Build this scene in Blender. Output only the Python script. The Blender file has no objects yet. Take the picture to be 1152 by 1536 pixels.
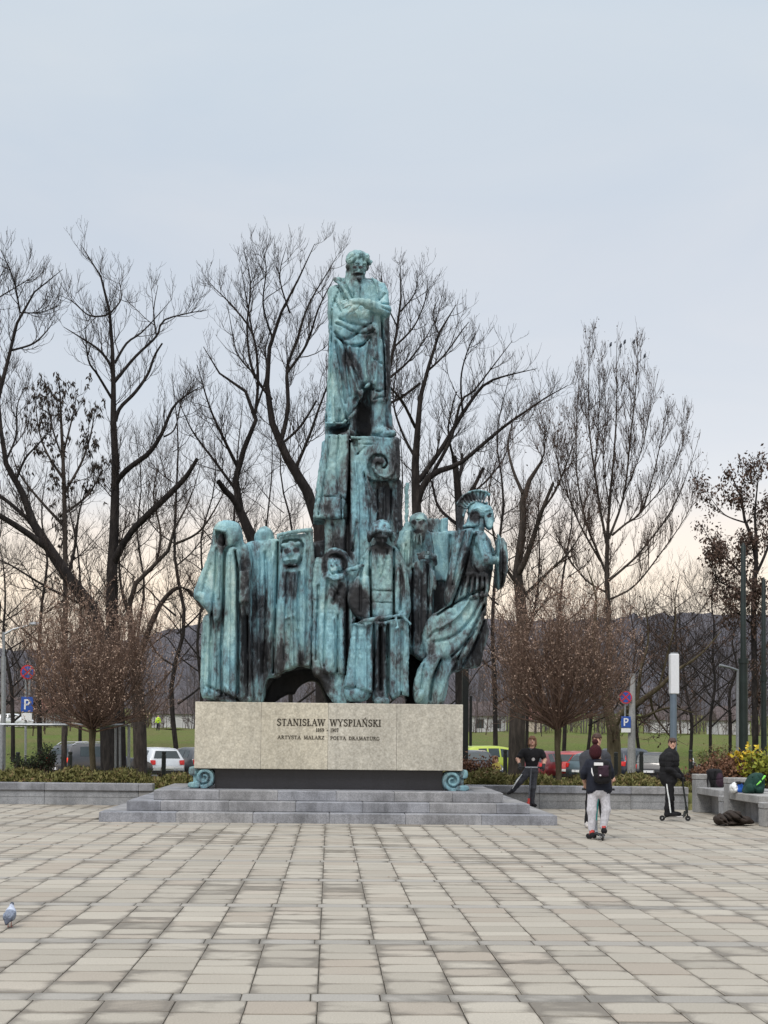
import bpy, math, random
import numpy as np
from mathutils import Vector, Matrix
R = math.radians
sc = bpy.context.scene
# ------------------------------------------------------------------ camera
F_PX, EYE = 2218.0, 1.6
PITCH, YAW, ROLL = R(4.2), R(2.07), 0.0105
SHIFT = 1102 - 768 - F_PX*math.tan(PITCH)
_f0 = Vector((math.sin(YAW), math.cos(YAW), 0)); _r0 = Vector((math.cos(YAW), -math.sin(YAW), 0)); _z = Vector((0,0,1))
CF = (_f0*math.cos(PITCH) + _z*math.sin(PITCH)).normalized()
_u0 = (-_f0*math.sin(PITCH) + _z*math.cos(PITCH)).normalized()
CR = _r0*math.cos(ROLL) + _u0*math.sin(ROLL); CU = -_r0*math.sin(ROLL) + _u0*math.cos(ROLL)
cd = bpy.data.cameras.new('camera'); cam = bpy.data.objects.new('camera', cd); sc.collection.objects.link(cam)
m = Matrix.Identity(4)
for i in range(3):
    m[i][0] = CR[i]; m[i][1] = CU[i]; m[i][2] = -CF[i]
m[0][3] = 0; m[1][3] = 0; m[2][3] = EYE
cam.matrix_world = m
cd.sensor_width = 36; cd.lens = F_PX/1536*36; cd.shift_y = SHIFT/1536; cd.clip_start = .1; cd.clip_end = 4000
sc.camera = cam
# ------------------------------------------------------------------ world, sun, exposure
SUN_EL, SUN_ROT = R(48), R(205)
w = bpy.data.worlds.new('World'); sc.world = w; w.use_nodes = True
nt = w.node_tree; nt.nodes.clear()
def N(t, tree=None, **kw):
    n = (tree or nt).nodes.new(t)
    for k, v in kw.items(): setattr(n, k, v)
    return n
wo = N('ShaderNodeOutputWorld'); bg = N('ShaderNodeBackground'); bg2 = N('ShaderNodeBackground'); add = N('ShaderNodeAddShader')
sky = N('ShaderNodeTexSky', sky_type='NISHITA', sun_disc=False, sun_elevation=SUN_EL, sun_rotation=SUN_ROT)
nt.links.new(sky.outputs[0], bg.inputs[0]); bg.inputs[1].default_value = .05
tc = N('ShaderNodeTexCoord'); sep = N('ShaderNodeSeparateXYZ'); nt.links.new(tc.outputs['Generated'], sep.inputs[0])
# cloud deck: colour by height above the horizon, broken up by soft drifting noise
mp = N('ShaderNodeMapping'); mp.inputs['Scale'].default_value = (1.1, 1.1, 4.5); nt.links.new(tc.outputs['Generated'], mp.inputs[0])
nz = N('ShaderNodeTexNoise'); nz.inputs['Scale'].default_value = 1.6; nz.inputs['Detail'].default_value = 5; nt.links.new(mp.outputs[0], nz.inputs[0])
ma = N('ShaderNodeMath', operation='MULTIPLY_ADD'); ma.inputs[1].default_value = .05; nt.links.new(nz.outputs[0], ma.inputs[0])
nt.links.new(sep.outputs[2], ma.inputs[2])
mb = N('ShaderNodeMath', operation='SUBTRACT'); mb.inputs[1].default_value = .025; nt.links.new(ma.outputs[0], mb.inputs[0])
rp = N('ShaderNodeValToRGB'); cr = rp.color_ramp; nt.links.new(mb.outputs[0], rp.inputs[0])
stops = [(0.0, (.45,.36,.33)), (.06, (.66,.49,.37)), (.105, (.84,.625,.43)), (.14,(.76,.60,.455)), (.17,(.58,.53,.485)), (.226,(.51,.495,.475)),
         (.316,(.51,.51,.50)), (.41,(.51,.535,.535)), (.48,(.50,.545,.565)), (.62,(.76,.78,.79)), (1.0,(1.55,1.52,1.48))]
while len(cr.elements) < len(stops): cr.elements.new(.5)
for e, (p, c) in zip(cr.elements, stops): e.position = p; e.color = (*c, 1)
mp2 = N('ShaderNodeMapping'); mp2.inputs['Scale'].default_value = (1, 1, 3.2); mp2.inputs['Rotation'].default_value = (.25, .1, 0); nt.links.new(tc.outputs['Generated'], mp2.inputs[0])
nc = N('ShaderNodeTexNoise'); nc.inputs['Scale'].default_value = 3.2; nc.inputs['Detail'].default_value = 6; nc.inputs['Roughness'].default_value = .5; nc.inputs['Distortion'].default_value = .6; nt.links.new(mp2.outputs[0], nc.inputs[0])
rc = N('ShaderNodeValToRGB'); nt.links.new(nc.outputs[0], rc.inputs[0]); rc.color_ramp.elements[0].position = .3; rc.color_ramp.elements[0].color = (.93,.955,.985,1); rc.color_ramp.elements[1].position = .68; rc.color_ramp.elements[1].color = (1.05,1.03,1.01,1)
mc = N('ShaderNodeMix', data_type='RGBA', blend_type='MULTIPLY'); mc.inputs[0].default_value = 1; nt.links.new(rp.outputs[0], mc.inputs[6]); nt.links.new(rc.outputs[0], mc.inputs[7])
nt.links.new(mc.outputs[2], bg2.inputs[0]); bg2.inputs[1].default_value = 1.0
nt.links.new(bg.outputs[0], add.inputs[0]); nt.links.new(bg2.outputs[0], add.inputs[1]); nt.links.new(add.outputs[0], wo.inputs[0])
sd = bpy.data.lights.new('sun', 'SUN'); so = bpy.data.objects.new('sun', sd); sc.collection.objects.link(so)
sd.energy = 1.5; sd.angle = R(15); sd.color = (1, .95, .88)
# the sky's sun_rotation runs clockwise from +Y
sdir = Vector((math.sin(SUN_ROT)*math.cos(SUN_EL), math.cos(SUN_ROT)*math.cos(SUN_EL), math.sin(SUN_EL)))
so.rotation_euler = sdir.to_track_quat('Z', 'Y').to_euler()
sc.view_settings.view_transform = 'Standard'; sc.view_settings.look = 'None'; sc.view_settings.exposure = 0.12
sc.view_settings.gamma = 1; sc.view_settings.use_curve_mapping = False
try: sc.cycles.max_bounces = 5; sc.cycles.diffuse_bounces = 3
except Exception: pass

# ------------------------------------------------------------------ pixel -> place
def ray(px, py): return CF + CR*((px-576)/F_PX) + CU*((768+SHIFT-py)/F_PX)
def P(px, py, Y):
    r = ray(px, py); s = Y/r.y
    return Vector((r.x*s, Y, EYE + r.z*s))
def G(px, py, z=0):
    r = ray(px, py); s = (z-EYE)/r.z
    return Vector((r.x*s, r.y*s, z))
def proj(V):   # numpy N x 3 -> pixels
    d = V - np.array([0, 0, EYE]); f = d @ np.array(CF)
    return 576 + F_PX*(d @ np.array(CR))/f, 768 + SHIFT - F_PX*(d @ np.array(CU))/f
# ------------------------------------------------------------------ object helpers
ORG = {}
def tag(o, label=None, cat=None, group=None, kind=None):
    if label: o['label'] = label
    if cat: o['category'] = cat
    if group: o['group'] = group
    if kind: o['kind'] = kind
    return o
def thing(name, loc, label, cat, group=None, rz=0):
    o = bpy.data.objects.new(name, None); sc.collection.objects.link(o); o.location = loc; o.rotation_euler = (0,0,rz)
    o.empty_display_size = .2
    ORG[o.name] = Vector(loc) if rz == 0 else Vector((0,0,0))
    return tag(o, label, cat, group)
def link(name, me, parent=None, kind=None, loc=None):
    o = bpy.data.objects.new(name, me); sc.collection.objects.link(o)
    if parent is not None: o.parent = parent
    if loc is not None: o.location = loc
    if kind: o['kind'] = kind
    return o
def mesh(name, V, Fc, mats, parent=None, kind=None, smooth=False, midx=None, origin=None):
    """V world coordinates; they are stored relative to the thing that owns them."""
    V = np.asarray(V, dtype=np.float64).reshape(-1, 3)
    if origin is None and parent is not None: origin = ORG.get(parent.name, Vector((0,0,0)))
    if origin is None: origin = Vector((0,0,0))
    V = V - np.array(origin)
    me = bpy.data.meshes.new(name)
    if isinstance(Fc, np.ndarray):
        n, k = Fc.shape
        me.vertices.add(len(V)); me.vertices.foreach_set('co', V.astype(np.float32).ravel())
        me.loops.add(n*k); me.loops.foreach_set('vertex_index', Fc.astype(np.int32).ravel())
        me.polygons.add(n); me.polygons.foreach_set('loop_start', np.arange(0, n*k, k, dtype=np.int32))
        me.polygons.foreach_set('loop_total', np.full(n, k, dtype=np.int32))
        me.update(calc_edges=True)
    else:
        me.from_pydata([tuple(v) for v in V], [], Fc)
    if not isinstance(mats, (list, tuple)): mats = [mats]
    for mt in mats: me.materials.append(mt)
    if midx is not None: me.polygons.foreach_set('material_index', np.asarray(midx, dtype=np.int32))
    if smooth: me.polygons.foreach_set('use_smooth', np.ones(len(me.polygons), dtype=bool))
    me.update()
    o = link(name, me, parent, kind)
    if parent is None: o.location = origin; ORG[o.name] = Vector(origin)
    else: ORG[o.name] = Vector(origin)
    return o
class MB:
    """collects solids into one mesh"""
    def __init__(s): s.V = []; s.F = []; s.M = []
    def add(s, V, Fc, m=0):
        b = len(s.V); s.V += [tuple(v) for v in V]; s.F += [tuple(i+b for i in f) for f in Fc]; s.M += [m]*len(Fc)
        return s
    def box(s, lo, hi, m=0, bev=0, mat=None):
        x0,y0,z0 = lo; x1,y1,z1 = hi
        if bev:
            b = bev; V = []; 
            for (z, i) in ((z0,b),(z0+b,0),(z1-b,0),(z1,b)):
                V += [(x0+i,y0+i,z),(x1-i,y0+i,z),(x1-i,y1-i,z),(x0+i,y1-i,z)]
            Fc = [(3,2,1,0),(12,13,14,15)]
            for k in range(3):
                for j in range(4): Fc.append((k*4+j, k*4+(j+1)%4, k*4+4+(j+1)%4, k*4+4+j))
        else:
            V = [(x0,y0,z0),(x1,y0,z0),(x1,y1,z0),(x0,y1,z0),(x0,y0,z1),(x1,y0,z1),(x1,y1,z1),(x0,y1,z1)]
            Fc = [(3,2,1,0),(4,5,6,7),(0,1,5,4),(1,2,6,5),(2,3,7,6),(3,0,4,7)]
        if mat is not None: V = [mat @ Vector(v) for v in V]
        return s.add(V, Fc, m)
    def tube(s, pts, rad, sides=8, m=0, cap=True):
        pts = [Vector(p) for p in pts]; n = len(pts)
        if not isinstance(rad, (list, tuple)): rad = [rad]*n
        up = None; rings = []
        for i in range(n):
            t = (pts[min(i+1,n-1)] - pts[max(i-1,0)]).normalized()
            if up is None:
                up = t.cross(Vector((0,0,1)) if abs(t.z) < .9 else Vector((1,0,0))).normalized()
            else:
                up = (up - t*up.dot(t)).normalized()
            bn = t.cross(up)
            rings.append([pts[i] + (up*math.cos(a)+bn*math.sin(a))*rad[i] for a in [2*math.pi*k/sides for k in range(sides)]])
        V = [v for r in rings for v in r]; Fc = []
        for i in range(n-1):
            for k in range(sides):
                a = i*sides+k; b = i*sides+(k+1)%sides
                Fc.append((a, b, b+sides, a+sides))
        if cap: Fc.append(tuple(range(sides))[::-1]); Fc.append(tuple((n-1)*sides+k for k in range(sides)))
        return s.add(V, Fc, m)
    def prism(s, poly, y0, y1, m=0):   # poly in x,z, extruded along y
        n = len(poly)
        V = [(x,y0,z) for x,z in poly] + [(x,y1,z) for x,z in poly]
        Fc = [tuple(range(n)), tuple(range(2*n-1, n-1, -1))]
        for i in range(n): j = (i+1)%n; Fc.append((j, i, i+n, j+n))
        return s.add(V, Fc, m)
    def lathe(s, c, prof, sides=16, m=0, axis='z'):
        V = []; Fc = []
        for r, h in prof:
            for k in range(sides):
                a = 2*math.pi*k/sides
                if axis == 'z': V.append((c[0]+r*math.cos(a), c[1]+r*math.sin(a), c[2]+h))
                elif axis == 'y': V.append((c[0]+r*math.cos(a), c[1]+h, c[2]+r*math.sin(a)))
                else: V.append((c[0]+h, c[1]+r*math.cos(a), c[2]+r*math.sin(a)))
        for i in range(len(prof)-1):
            for k in range(sides): Fc.append((i*sides+k, i*sides+(k+1)%sides, (i+1)*sides+(k+1)%sides, (i+1)*sides+k))
        Fc.append(tuple(range(sides))[::-1]); Fc.append(tuple((len(prof)-1)*sides+k for k in range(sides)))
        return s.add(V, Fc, m)
    def xf(s, mat): s.V = [tuple(mat @ Vector(v)) for v in s.V]; return s
    def build(s, name, mats, parent=None, kind=None, smooth=False, origin=None):
        o = mesh(name, s.V, s.F, mats, parent, kind, smooth, s.M, origin)
        if smooth:
            try: o.data.set_sharp_from_angle(angle=R(38))
            except Exception: pass
        return o
# ------------------------------------------------------------------ materials
def mat_new(name):
    mt = bpy.data.materials.new(name); mt.use_nodes = True
    t = mt.node_tree; b = t.nodes['Principled BSDF']; return mt, t, b
def ramp(t, stops, fac):
    r = t.nodes.new('ShaderNodeValToRGB'); e = r.color_ramp.elements
    while len(e) < len(stops): e.new(.5)
    for q, (p, c) in zip(e, stops): q.position = p; q.color = (*c, 1) if len(c) == 3 else c
    t.links.new(fac, r.inputs[0]); return r
def noise(t, scale, detail=4, rough=.55, vec=None, stretch=None, dist=0):
    n = t.nodes.new('ShaderNodeTexNoise'); n.inputs['Scale'].default_value = scale; n.inputs['Detail'].default_value = detail
    n.inputs['Roughness'].default_value = rough; n.inputs['Distortion'].default_value = dist
    if vec is None:
        g = t.nodes.new('ShaderNodeNewGeometry'); vec = g.outputs['Position']
    if stretch:
        mp = t.nodes.new('ShaderNodeMapping'); mp.inputs['Scale'].default_value = stretch; t.links.new(vec, mp.inputs[0]); vec = mp.outputs[0]
    t.links.new(vec, n.inputs[0]); return n
def mixc(t, fac, a, b, mode='MIX'):
    x = t.nodes.new('ShaderNodeMix'); x.data_type = 'RGBA'; x.blend_type = mode
    if isinstance(fac, (int, float)): x.inputs[0].default_value = fac
    else: t.links.new(fac, x.inputs[0])
    for sock, val in ((x.inputs[6], a), (x.inputs[7], b)):
        if isinstance(val, tuple): sock.default_value = (*val, 1) if len(val) == 3 else val
        else: t.links.new(val, sock)
    return x.outputs[2]
def mth(t, op, a, b=None, c=None):
    n = t.nodes.new('ShaderNodeMath'); n.operation = op
    for s_, v in zip(n.inputs, (a, b, c)):
        if v is None: continue
        if isinstance(v, (int, float)): s_.default_value = v
        else: t.links.new(v, s_)
    return n.outputs[0]
def bump(t, b, h, strength, dist=.01):
    n = t.nodes.new('ShaderNodeBump'); n.inputs['Strength'].default_value = strength; n.inputs['Distance'].default_value = dist
    t.links.new(h, n.inputs['Height']); t.links.new(n.outputs[0], b.inputs['Normal'])
def plain(name, col, rough=.6, metal=0, var=.12, scale=20, spec=.5, bmp=0):
    mt, t, b = mat_new(name)
    n = noise(t, scale)
    lo = tuple(max(0, c*(1-var*2)) for c in col); hi = tuple(min(1, c*(1+var*2)) for c in col)
    r = ramp(t, [(.25, lo), (.75, hi)], n.outputs[0]); t.links.new(r.outputs[0], b.inputs['Base Color'])
    b.inputs['Roughness'].default_value = rough; b.inputs['Metallic'].default_value = metal
    b.inputs['Specular IOR Level'].default_value = spec
    if bmp: bump(t, b, n.outputs[0], bmp, .01)
    return mt
def stone(name, dark, mid, light, scale=60, rough=.8, stain=.25, bmp=.3, blotch=1.2):
    mt, t, b = mat_new(name)
    n1 = noise(t, scale, 6, .7); n2 = noise(t, blotch, 5, .6); n3 = noise(t, scale*.35, 3, .6)
    r = ramp(t, [(.30, dark), (.5, mid), (.70, light)], n1.outputs[0])
    s2 = ramp(t, [(.35, (1-stain,)*3), (.6, (1,1,1))], n2.outputs[0])
    c = mixc(t, 1.0, r.outputs[0], s2.outputs[0], 'MULTIPLY')
    s3 = ramp(t, [(.35, (.9,.9,.9)), (.65, (1.06,1.06,1.06))], n3.outputs[0])
    c = mixc(t, 1.0, c, s3.outputs[0], 'MULTIPLY')
    oi = t.nodes.new('ShaderNodeObjectInfo'); rt = ramp(t, [(0, (.90,.92,.96)), (.5, (1,1,1)), (1, (1.07,1.05,1.0))], oi.outputs['Random'])
    c = mixc(t, 1.0, c, rt.outputs[0], 'MULTIPLY')
    n5 = noise(t, 3.5, 4, .6, stretch=(1.6,1.6,.16)); s5 = ramp(t, [(.38, (1-stain*.5,)*3), (.52, (1,1,1))], n5.outputs[0]); c = mixc(t, 1.0, c, s5.outputs[0], 'MULTIPLY')
    t.links.new(c, b.inputs['Base Color']); b.inputs['Roughness'].default_value = rough
    bump(t, b, n1.outputs[0], bmp, .004)
    return mt
M = {}
M['granite_buff'] = stone('granite_buff', (.36,.335,.28), (.53,.50,.42), (.70,.675,.59), 30, .85, .18, .5, .9)
M['granite_grey'] = stone('granite_grey', (.19,.195,.21), (.305,.31,.33), (.41,.415,.44), 55, .8, .42, .3, 1.6)
M['granite_dark'] = stone('granite_dark', (.013,.014,.018), (.020,.021,.027), (.03,.03,.038), 50, .35, .2, .05, 1.0)
M['concrete'] = stone('concrete', (.21,.21,.215), (.33,.335,.34), (.44,.44,.44), 45, .85, .3, .3, 1.3)
M['joint'] = stone('joint', (.028,.023,.016), (.048,.040,.027), (.075,.065,.045), 15, .95, .4, .3, 3)
M['asphalt'] = stone('asphalt', (.03,.03,.03), (.05,.05,.052), (.08,.08,.08), 30, .9, .3, .2, .5)
M['path'] = stone('path', (.30,.29,.27), (.40,.39,.37), (.48,.47,.45), 3, .9, .2, .1, .2)
M['soil'] = stone('soil', (.03,.02,.013), (.05,.036,.024), (.085,.065,.045), 20, .95, .3, .5, 2)
M['grass_ground'] = stone('grass_ground', (.075,.105,.022), (.115,.155,.035), (.20,.20,.06), 1.1, .95, .35, .5, .09)
mt, t, b = mat_new('grass_field')
g1 = noise(t, 6, 4, .7); g2 = noise(t, .35, 5, .65, stretch=(1, .6, 1)); g3 = noise(t, .035, 3, .5)
r1 = ramp(t, [(.3, (.045,.07,.015)), (.5, (.095,.135,.030)), (.72, (.19,.21,.065))], g1.outputs[0]); r2 = ramp(t, [(.3, (.07,.065,.025)), (.5, (.12,.115,.045)), (.72, (.22,.19,.09))], g1.outputs[0])
ff = ramp(t, [(.42, (0,0,0)), (.64, (1,1,1))], mth(t, 'ADD', mth(t, 'MULTIPLY', g2.outputs[0], .6), mth(t, 'MULTIPLY', g3.outputs[0], .45)))
t.links.new(mixc(t, ff.outputs[0], r1.outputs[0], r2.outputs[0]), b.inputs['Base Color']); b.inputs['Roughness'].default_value = .95; b.inputs['Specular IOR Level'].default_value = .1
bump(t, b, g1.outputs[0], .8, .08); M['grass_field'] = mt
M['metal_grey'] = plain('metal_grey', (.30,.32,.34), .45, .6)
M['metal_dark'] = plain('metal_dark', (.018,.022,.022), .5, .3)
M['pole_green'] = plain('pole_green', (.011,.020,.019), .45, .2, .2, 4)
M['pole_blue'] = plain('pole_blue', (.16,.21,.27), .4, .4, .08, 3)
M['lamp_white'] = plain('lamp_white', (.74,.76,.80), .35, 0, .03)
M['sign_white'] = plain('sign_white', (.75,.76,.78), .4, 0, .04)
M['sign_blue'] = plain('sign_blue', (.015,.075,.36), .4, 0, .06)
M['sign_red'] = plain('sign_red', (.48,.02,.03), .4, 0, .06)
M['rubber'] = plain('rubber', (.015,.015,.016), .7)
M['glass_car'] = plain('glass_car', (.035,.05,.055), .16, 0, .1, 2, .5)
M['tail_red'] = plain('tail_red', (.55,.02,.015), .25)
M['bronze_letter'] = plain('bronze_letter', (.035,.028,.018), .6, .3, .3, 30)
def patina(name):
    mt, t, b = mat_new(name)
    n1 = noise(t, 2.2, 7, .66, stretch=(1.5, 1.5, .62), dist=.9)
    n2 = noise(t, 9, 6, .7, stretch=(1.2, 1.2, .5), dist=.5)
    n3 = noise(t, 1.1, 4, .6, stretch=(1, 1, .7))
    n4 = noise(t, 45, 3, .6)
    at = t.nodes.new('ShaderNodeAttribute'); at.attribute_name = 'stain'  # per-vertex patina stains plus shade and highlights painted into recesses and faces
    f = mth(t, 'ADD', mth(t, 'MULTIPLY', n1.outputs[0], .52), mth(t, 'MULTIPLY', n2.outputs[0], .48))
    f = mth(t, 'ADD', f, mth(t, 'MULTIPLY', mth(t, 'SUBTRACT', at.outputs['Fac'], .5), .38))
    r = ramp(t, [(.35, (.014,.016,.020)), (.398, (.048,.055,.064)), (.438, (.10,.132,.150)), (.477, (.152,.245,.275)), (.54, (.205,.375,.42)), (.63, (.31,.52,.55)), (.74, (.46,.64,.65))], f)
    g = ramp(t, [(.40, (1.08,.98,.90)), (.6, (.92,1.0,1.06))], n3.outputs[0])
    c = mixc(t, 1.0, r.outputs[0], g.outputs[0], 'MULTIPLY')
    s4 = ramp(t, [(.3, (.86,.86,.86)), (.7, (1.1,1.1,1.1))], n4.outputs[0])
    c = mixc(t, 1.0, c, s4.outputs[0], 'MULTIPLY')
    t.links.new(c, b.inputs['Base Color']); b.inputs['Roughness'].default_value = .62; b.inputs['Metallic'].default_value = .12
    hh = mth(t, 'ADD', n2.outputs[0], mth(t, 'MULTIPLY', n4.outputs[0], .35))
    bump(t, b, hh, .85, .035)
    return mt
M['patina'] = patina('patina')
def bark(name, a, b_, c_):
    mt, t, b = mat_new(name)
    n1 = noise(t, 9, 5, .7, stretch=(1,1,.25)); n2 = noise(t, .8, 3)
    r = ramp(t, [(.3, a), (.5, b_), (.72, c_)], n1.outputs[0])
    s2 = ramp(t, [(.35, (.75,.75,.75)), (.65, (1.15,1.12,1.1))], n2.outputs[0])
    t.links.new(mixc(t, 1.0, r.outputs[0], s2.outputs[0], 'MULTIPLY'), b.inputs['Base Color'])
    b.inputs['Roughness'].default_value = .9; b.inputs['Specular IOR Level'].default_value = .2
    bump(t, b, n1.outputs[0], .8, .05)
    return mt
M['bark_dark'] = bark('bark_dark', (.010,.009,.010), (.022,.019,.019), (.045,.040,.038))
M['bark_grey'] = bark('bark_grey', (.022,.019,.017), (.045,.038,.034), (.085,.072,.062))
M['bark_olive'] = bark('bark_olive', (.045,.038,.022), (.085,.072,.045), (.13,.11,.075))
M['twig'] = bark('twig', (.022,.018,.018), (.042,.034,.032), (.072,.06,.055))
M['twig_brown'] = bark('twig_brown', (.040,.028,.024), (.075,.053,.044), (.12,.085,.07))
M['twig_red'] = bark('twig_red', (.10,.065,.052), (.17,.115,.09), (.26,.19,.15))
def leafm(name, cols, scale=6, rough=.7):
    mt, t, b = mat_new(name)
    n = noise(t, scale, 3, .6)
    k = len(cols); r = ramp(t, [(.3+.4*i/(k-1), c) for i, c in enumerate(cols)], n.outputs[0])
    t.links.new(r.outputs[0], b.inputs['Base Color']); b.inputs['Roughness'].default_value = rough; b.inputs['Specular IOR Level'].default_value = .25
    return mt
M['seed_dark'] = leafm('seed_dark', [(.03,.024,.02),(.06,.045,.035)])
M['seed_pale'] = leafm('seed_pale', [(.20,.13,.095),(.36,.25,.19),(.58,.45,.36)], 9)
M['leaf_hedge'] = leafm('leaf_hedge', [(.06,.065,.018),(.135,.135,.045),(.22,.20,.08),(.24,.14,.085)], 7)
M['leaf_fir'] = leafm('leaf_fir', [(.012,.025,.014),(.03,.045,.02)], 7)
M['leaf_yellow'] = leafm('leaf_yellow', [(.42,.27,.02),(.62,.45,.04),(.45,.42,.06)], 5)
M['leaf_green'] = leafm('leaf_green', [(.12,.16,.02),(.30,.30,.04)], 5)
M['leaf_rust'] = leafm('leaf_rust', [(.06,.03,.02),(.17,.085,.05),(.26,.15,.10)], 9)
M['leaf_brown'] = leafm('leaf_brown', [(.030,.020,.018),(.075,.048,.038),(.12,.075,.055)], 6)
# ------------------------------------------------------------------ sculpting: distance fields turned into smooth meshes
def catmull(pts, n=5, closed=True):
    pts = [np.array(p, float) for p in pts]; out = []; L = len(pts)
    rng = range(L) if closed else range(L-1)
    for i in rng:
        if closed: p0,p1,p2,p3 = pts[i-1], pts[i], pts[(i+1)%L], pts[(i+2)%L]
        else: p0,p1,p2,p3 = pts[max(i-1,0)], pts[i], pts[i+1], pts[min(i+2,L-1)]
        for k in range(n):
            t = k/n
            out.append(.5*((2*p1)+(p2-p0)*t+(2*p0-5*p1+4*p2-p3)*t*t+(3*p1-p0-3*p2+p3)*t**3))
    if not closed: out.append(pts[-1])
    return out
def vnoise(shape_pts, scale, seed):
    """cheap smooth value noise on broadcastable X,Y,Z arrays"""
    rs = np.random.RandomState(seed); n = 32; tab = rs.rand(n, n, n).astype(np.float32)
    fr = []; ix = []
    for a, s_ in zip(shape_pts, scale):
        q = a*s_+100; i = np.floor(q).astype(int); f = q-i; fr.append((f*f*(3-2*f)).astype(np.float32)); ix.append(i)
    out = 0
    for a in (0,1):
        for b in (0,1):
            for c in (0,1):
                wgt = (fr[0] if a else 1-fr[0])*(fr[1] if b else 1-fr[1])*(fr[2] if c else 1-fr[2])
                out = out + wgt*tab[(ix[0]+a)%n, (ix[1]+b)%n, (ix[2]+c)%n]
    return out*2-1
class SDF:
    def __init__(s, lo, hi, vox):
        s.lo = np.array(lo, float); s.vox = vox
        n = np.ceil((np.array(hi)-s.lo)/vox).astype(int)+1
        s.ax = [s.lo[i]+vox*np.arange(n[i]) for i in range(3)]
        s.n = n; s.d = np.full(n, 9, np.float32); s.m = np.zeros(n, np.int8)
    def win(s, lo, hi, mg):
        sl = []
        for i in range(3):
            a = int(max(0, math.floor((lo[i]-mg-s.lo[i])/s.vox))); b = int(min(s.n[i], math.ceil((hi[i]+mg-s.lo[i])/s.vox)+1))
            if b <= a: return None
            sl.append(slice(a, b))
        X = s.ax[0][sl[0]][:,None,None].astype(np.float32); Y = s.ax[1][sl[1]][None,:,None].astype(np.float32); Z = s.ax[2][sl[2]][None,None,:].astype(np.float32)
        return tuple(sl), X, Y, Z
    def put(s, sl, q, k, m, op):
        d = s.d[sl]
        if op == 'add':
            closer = q < d
            if k > 0: h = np.maximum(k-np.abs(d-q), 0)/k; r = np.minimum(d, q)-h*h*k*.25
            else: r = np.minimum(d, q)
            s.d[sl] = r
            if m is not None: mm = s.m[sl]; mm[closer] = m
        else:
            q = -q
            if k > 0: h = np.maximum(k-np.abs(d-q), 0)/k; r = np.maximum(d, q)+h*h*k*.25
            else: r = np.maximum(d, q)
            cut = (q > d) & (q > -s.vox*2)
            s.d[sl] = r
            if m is not None: mm = s.m[sl]; mm[cut] = m
    def cap(s, a, b, ra, rb, k=.03, m=0, op='add', sy=1.0):
        a = np.array(a, float); b = np.array(b, float); rm = max(ra, rb)*max(1, sy)
        w_ = s.win(np.minimum(a, b)-rm, np.maximum(a, b)+rm, k+s.vox*2)
        if w_ is None: return
        sl, X, Y, Z = w_; ab = b-a; L = max(float(ab@ab), 1e-9)
        t = np.clip(((X-a[0])*ab[0]+(Y-a[1])*ab[1]+(Z-a[2])*ab[2])/L, 0, 1)
        q = np.sqrt((X-a[0]-t*ab[0])**2+((Y-a[1]-t*ab[1])/sy)**2+(Z-a[2]-t*ab[2])**2)-(ra+(rb-ra)*t)
        s.put(sl, q, k, m, op)
    def ell(s, c, r, k=.03, m=0, op='add', rot=None):
        c = np.array(c, float); r = np.array(r, float); rm = np.full(3, r.max()) if rot is not None else r
        w_ = s.win(c-rm, c+rm, k+s.vox*2)
        if w_ is None: return
        sl, X, Y, Z = w_; x, y, z = X-c[0], Y-c[1], Z-c[2]
        if rot is not None:
            A = np.array(rot)   # rows: local axes
            x, y, z = (A[0][0]*x+A[0][1]*y+A[0][2]*z), (A[1][0]*x+A[1][1]*y+A[1][2]*z), (A[2][0]*x+A[2][1]*y+A[2][2]*z)
        k0 = np.sqrt((x/r[0])**2+(y/r[1])**2+(z/r[2])**2); k1 = np.sqrt((x/r[0]**2)**2+(y/r[1]**2)**2+(z/r[2]**2)**2)+1e-6
        q = np.where(k0 < 1e-3, -r.min(), k0*(k0-1)/k1)
        s.put(sl, q.astype(np.float32), k, m, op)
    @staticmethod
    def poly2(poly, X, Z):
        d = np.full(np.broadcast(X, Z).shape, 1e9); sg = np.ones_like(d); n = len(poly)
        for i in range(n):
            ax, az = poly[i]; bx, bz = poly[i-1]; ex, ez = bx-ax, bz-az; wx, wz = X-ax, Z-az
            t = np.clip((wx*ex+wz*ez)/max(ex*ex+ez*ez, 1e-12), 0, 1)
            d = np.minimum(d, (wx-ex*t)**2+(wz-ez*t)**2)
            c1 = Z >= az; c2 = Z < bz; c3 = ex*wz > ez*wx
            flip = (c1 & c2 & c3) | (~c1 & ~c2 & ~c3); sg = np.where(flip, -sg, sg)
        return sg*np.sqrt(d)
    def prism(s, poly, y0, y1, rnd=.05, k=.03, m=0, op='add', tilt=0, z0=0):
        pa = np.array(poly); lo = [pa[:,0].min(), min(y0,y1), pa[:,1].min()]; hi = [pa[:,0].max(), max(y0,y1), pa[:,1].max()]
        if tilt: e = abs(tilt)*(hi[2]-lo[2])+.1; lo[1] -= e; hi[1] += e
        w_ = s.win(np.array(lo), np.array(hi), k+s.vox*2)
        if w_ is None: return
        sl, X, Y, Z = w_
        d2 = s.poly2(poly, X, Z); yc = (y0+y1)/2 + tilt*(Z-z0); h = abs(y1-y0)/2
        a = d2+rnd; b = np.abs(Y-yc)-h+rnd
        q = np.minimum(np.maximum(a, b), 0)+np.sqrt(np.maximum(a, 0)**2+np.maximum(b, 0)**2)-rnd
        s.put(sl, q.astype(np.float32), k, m, op)
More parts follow.
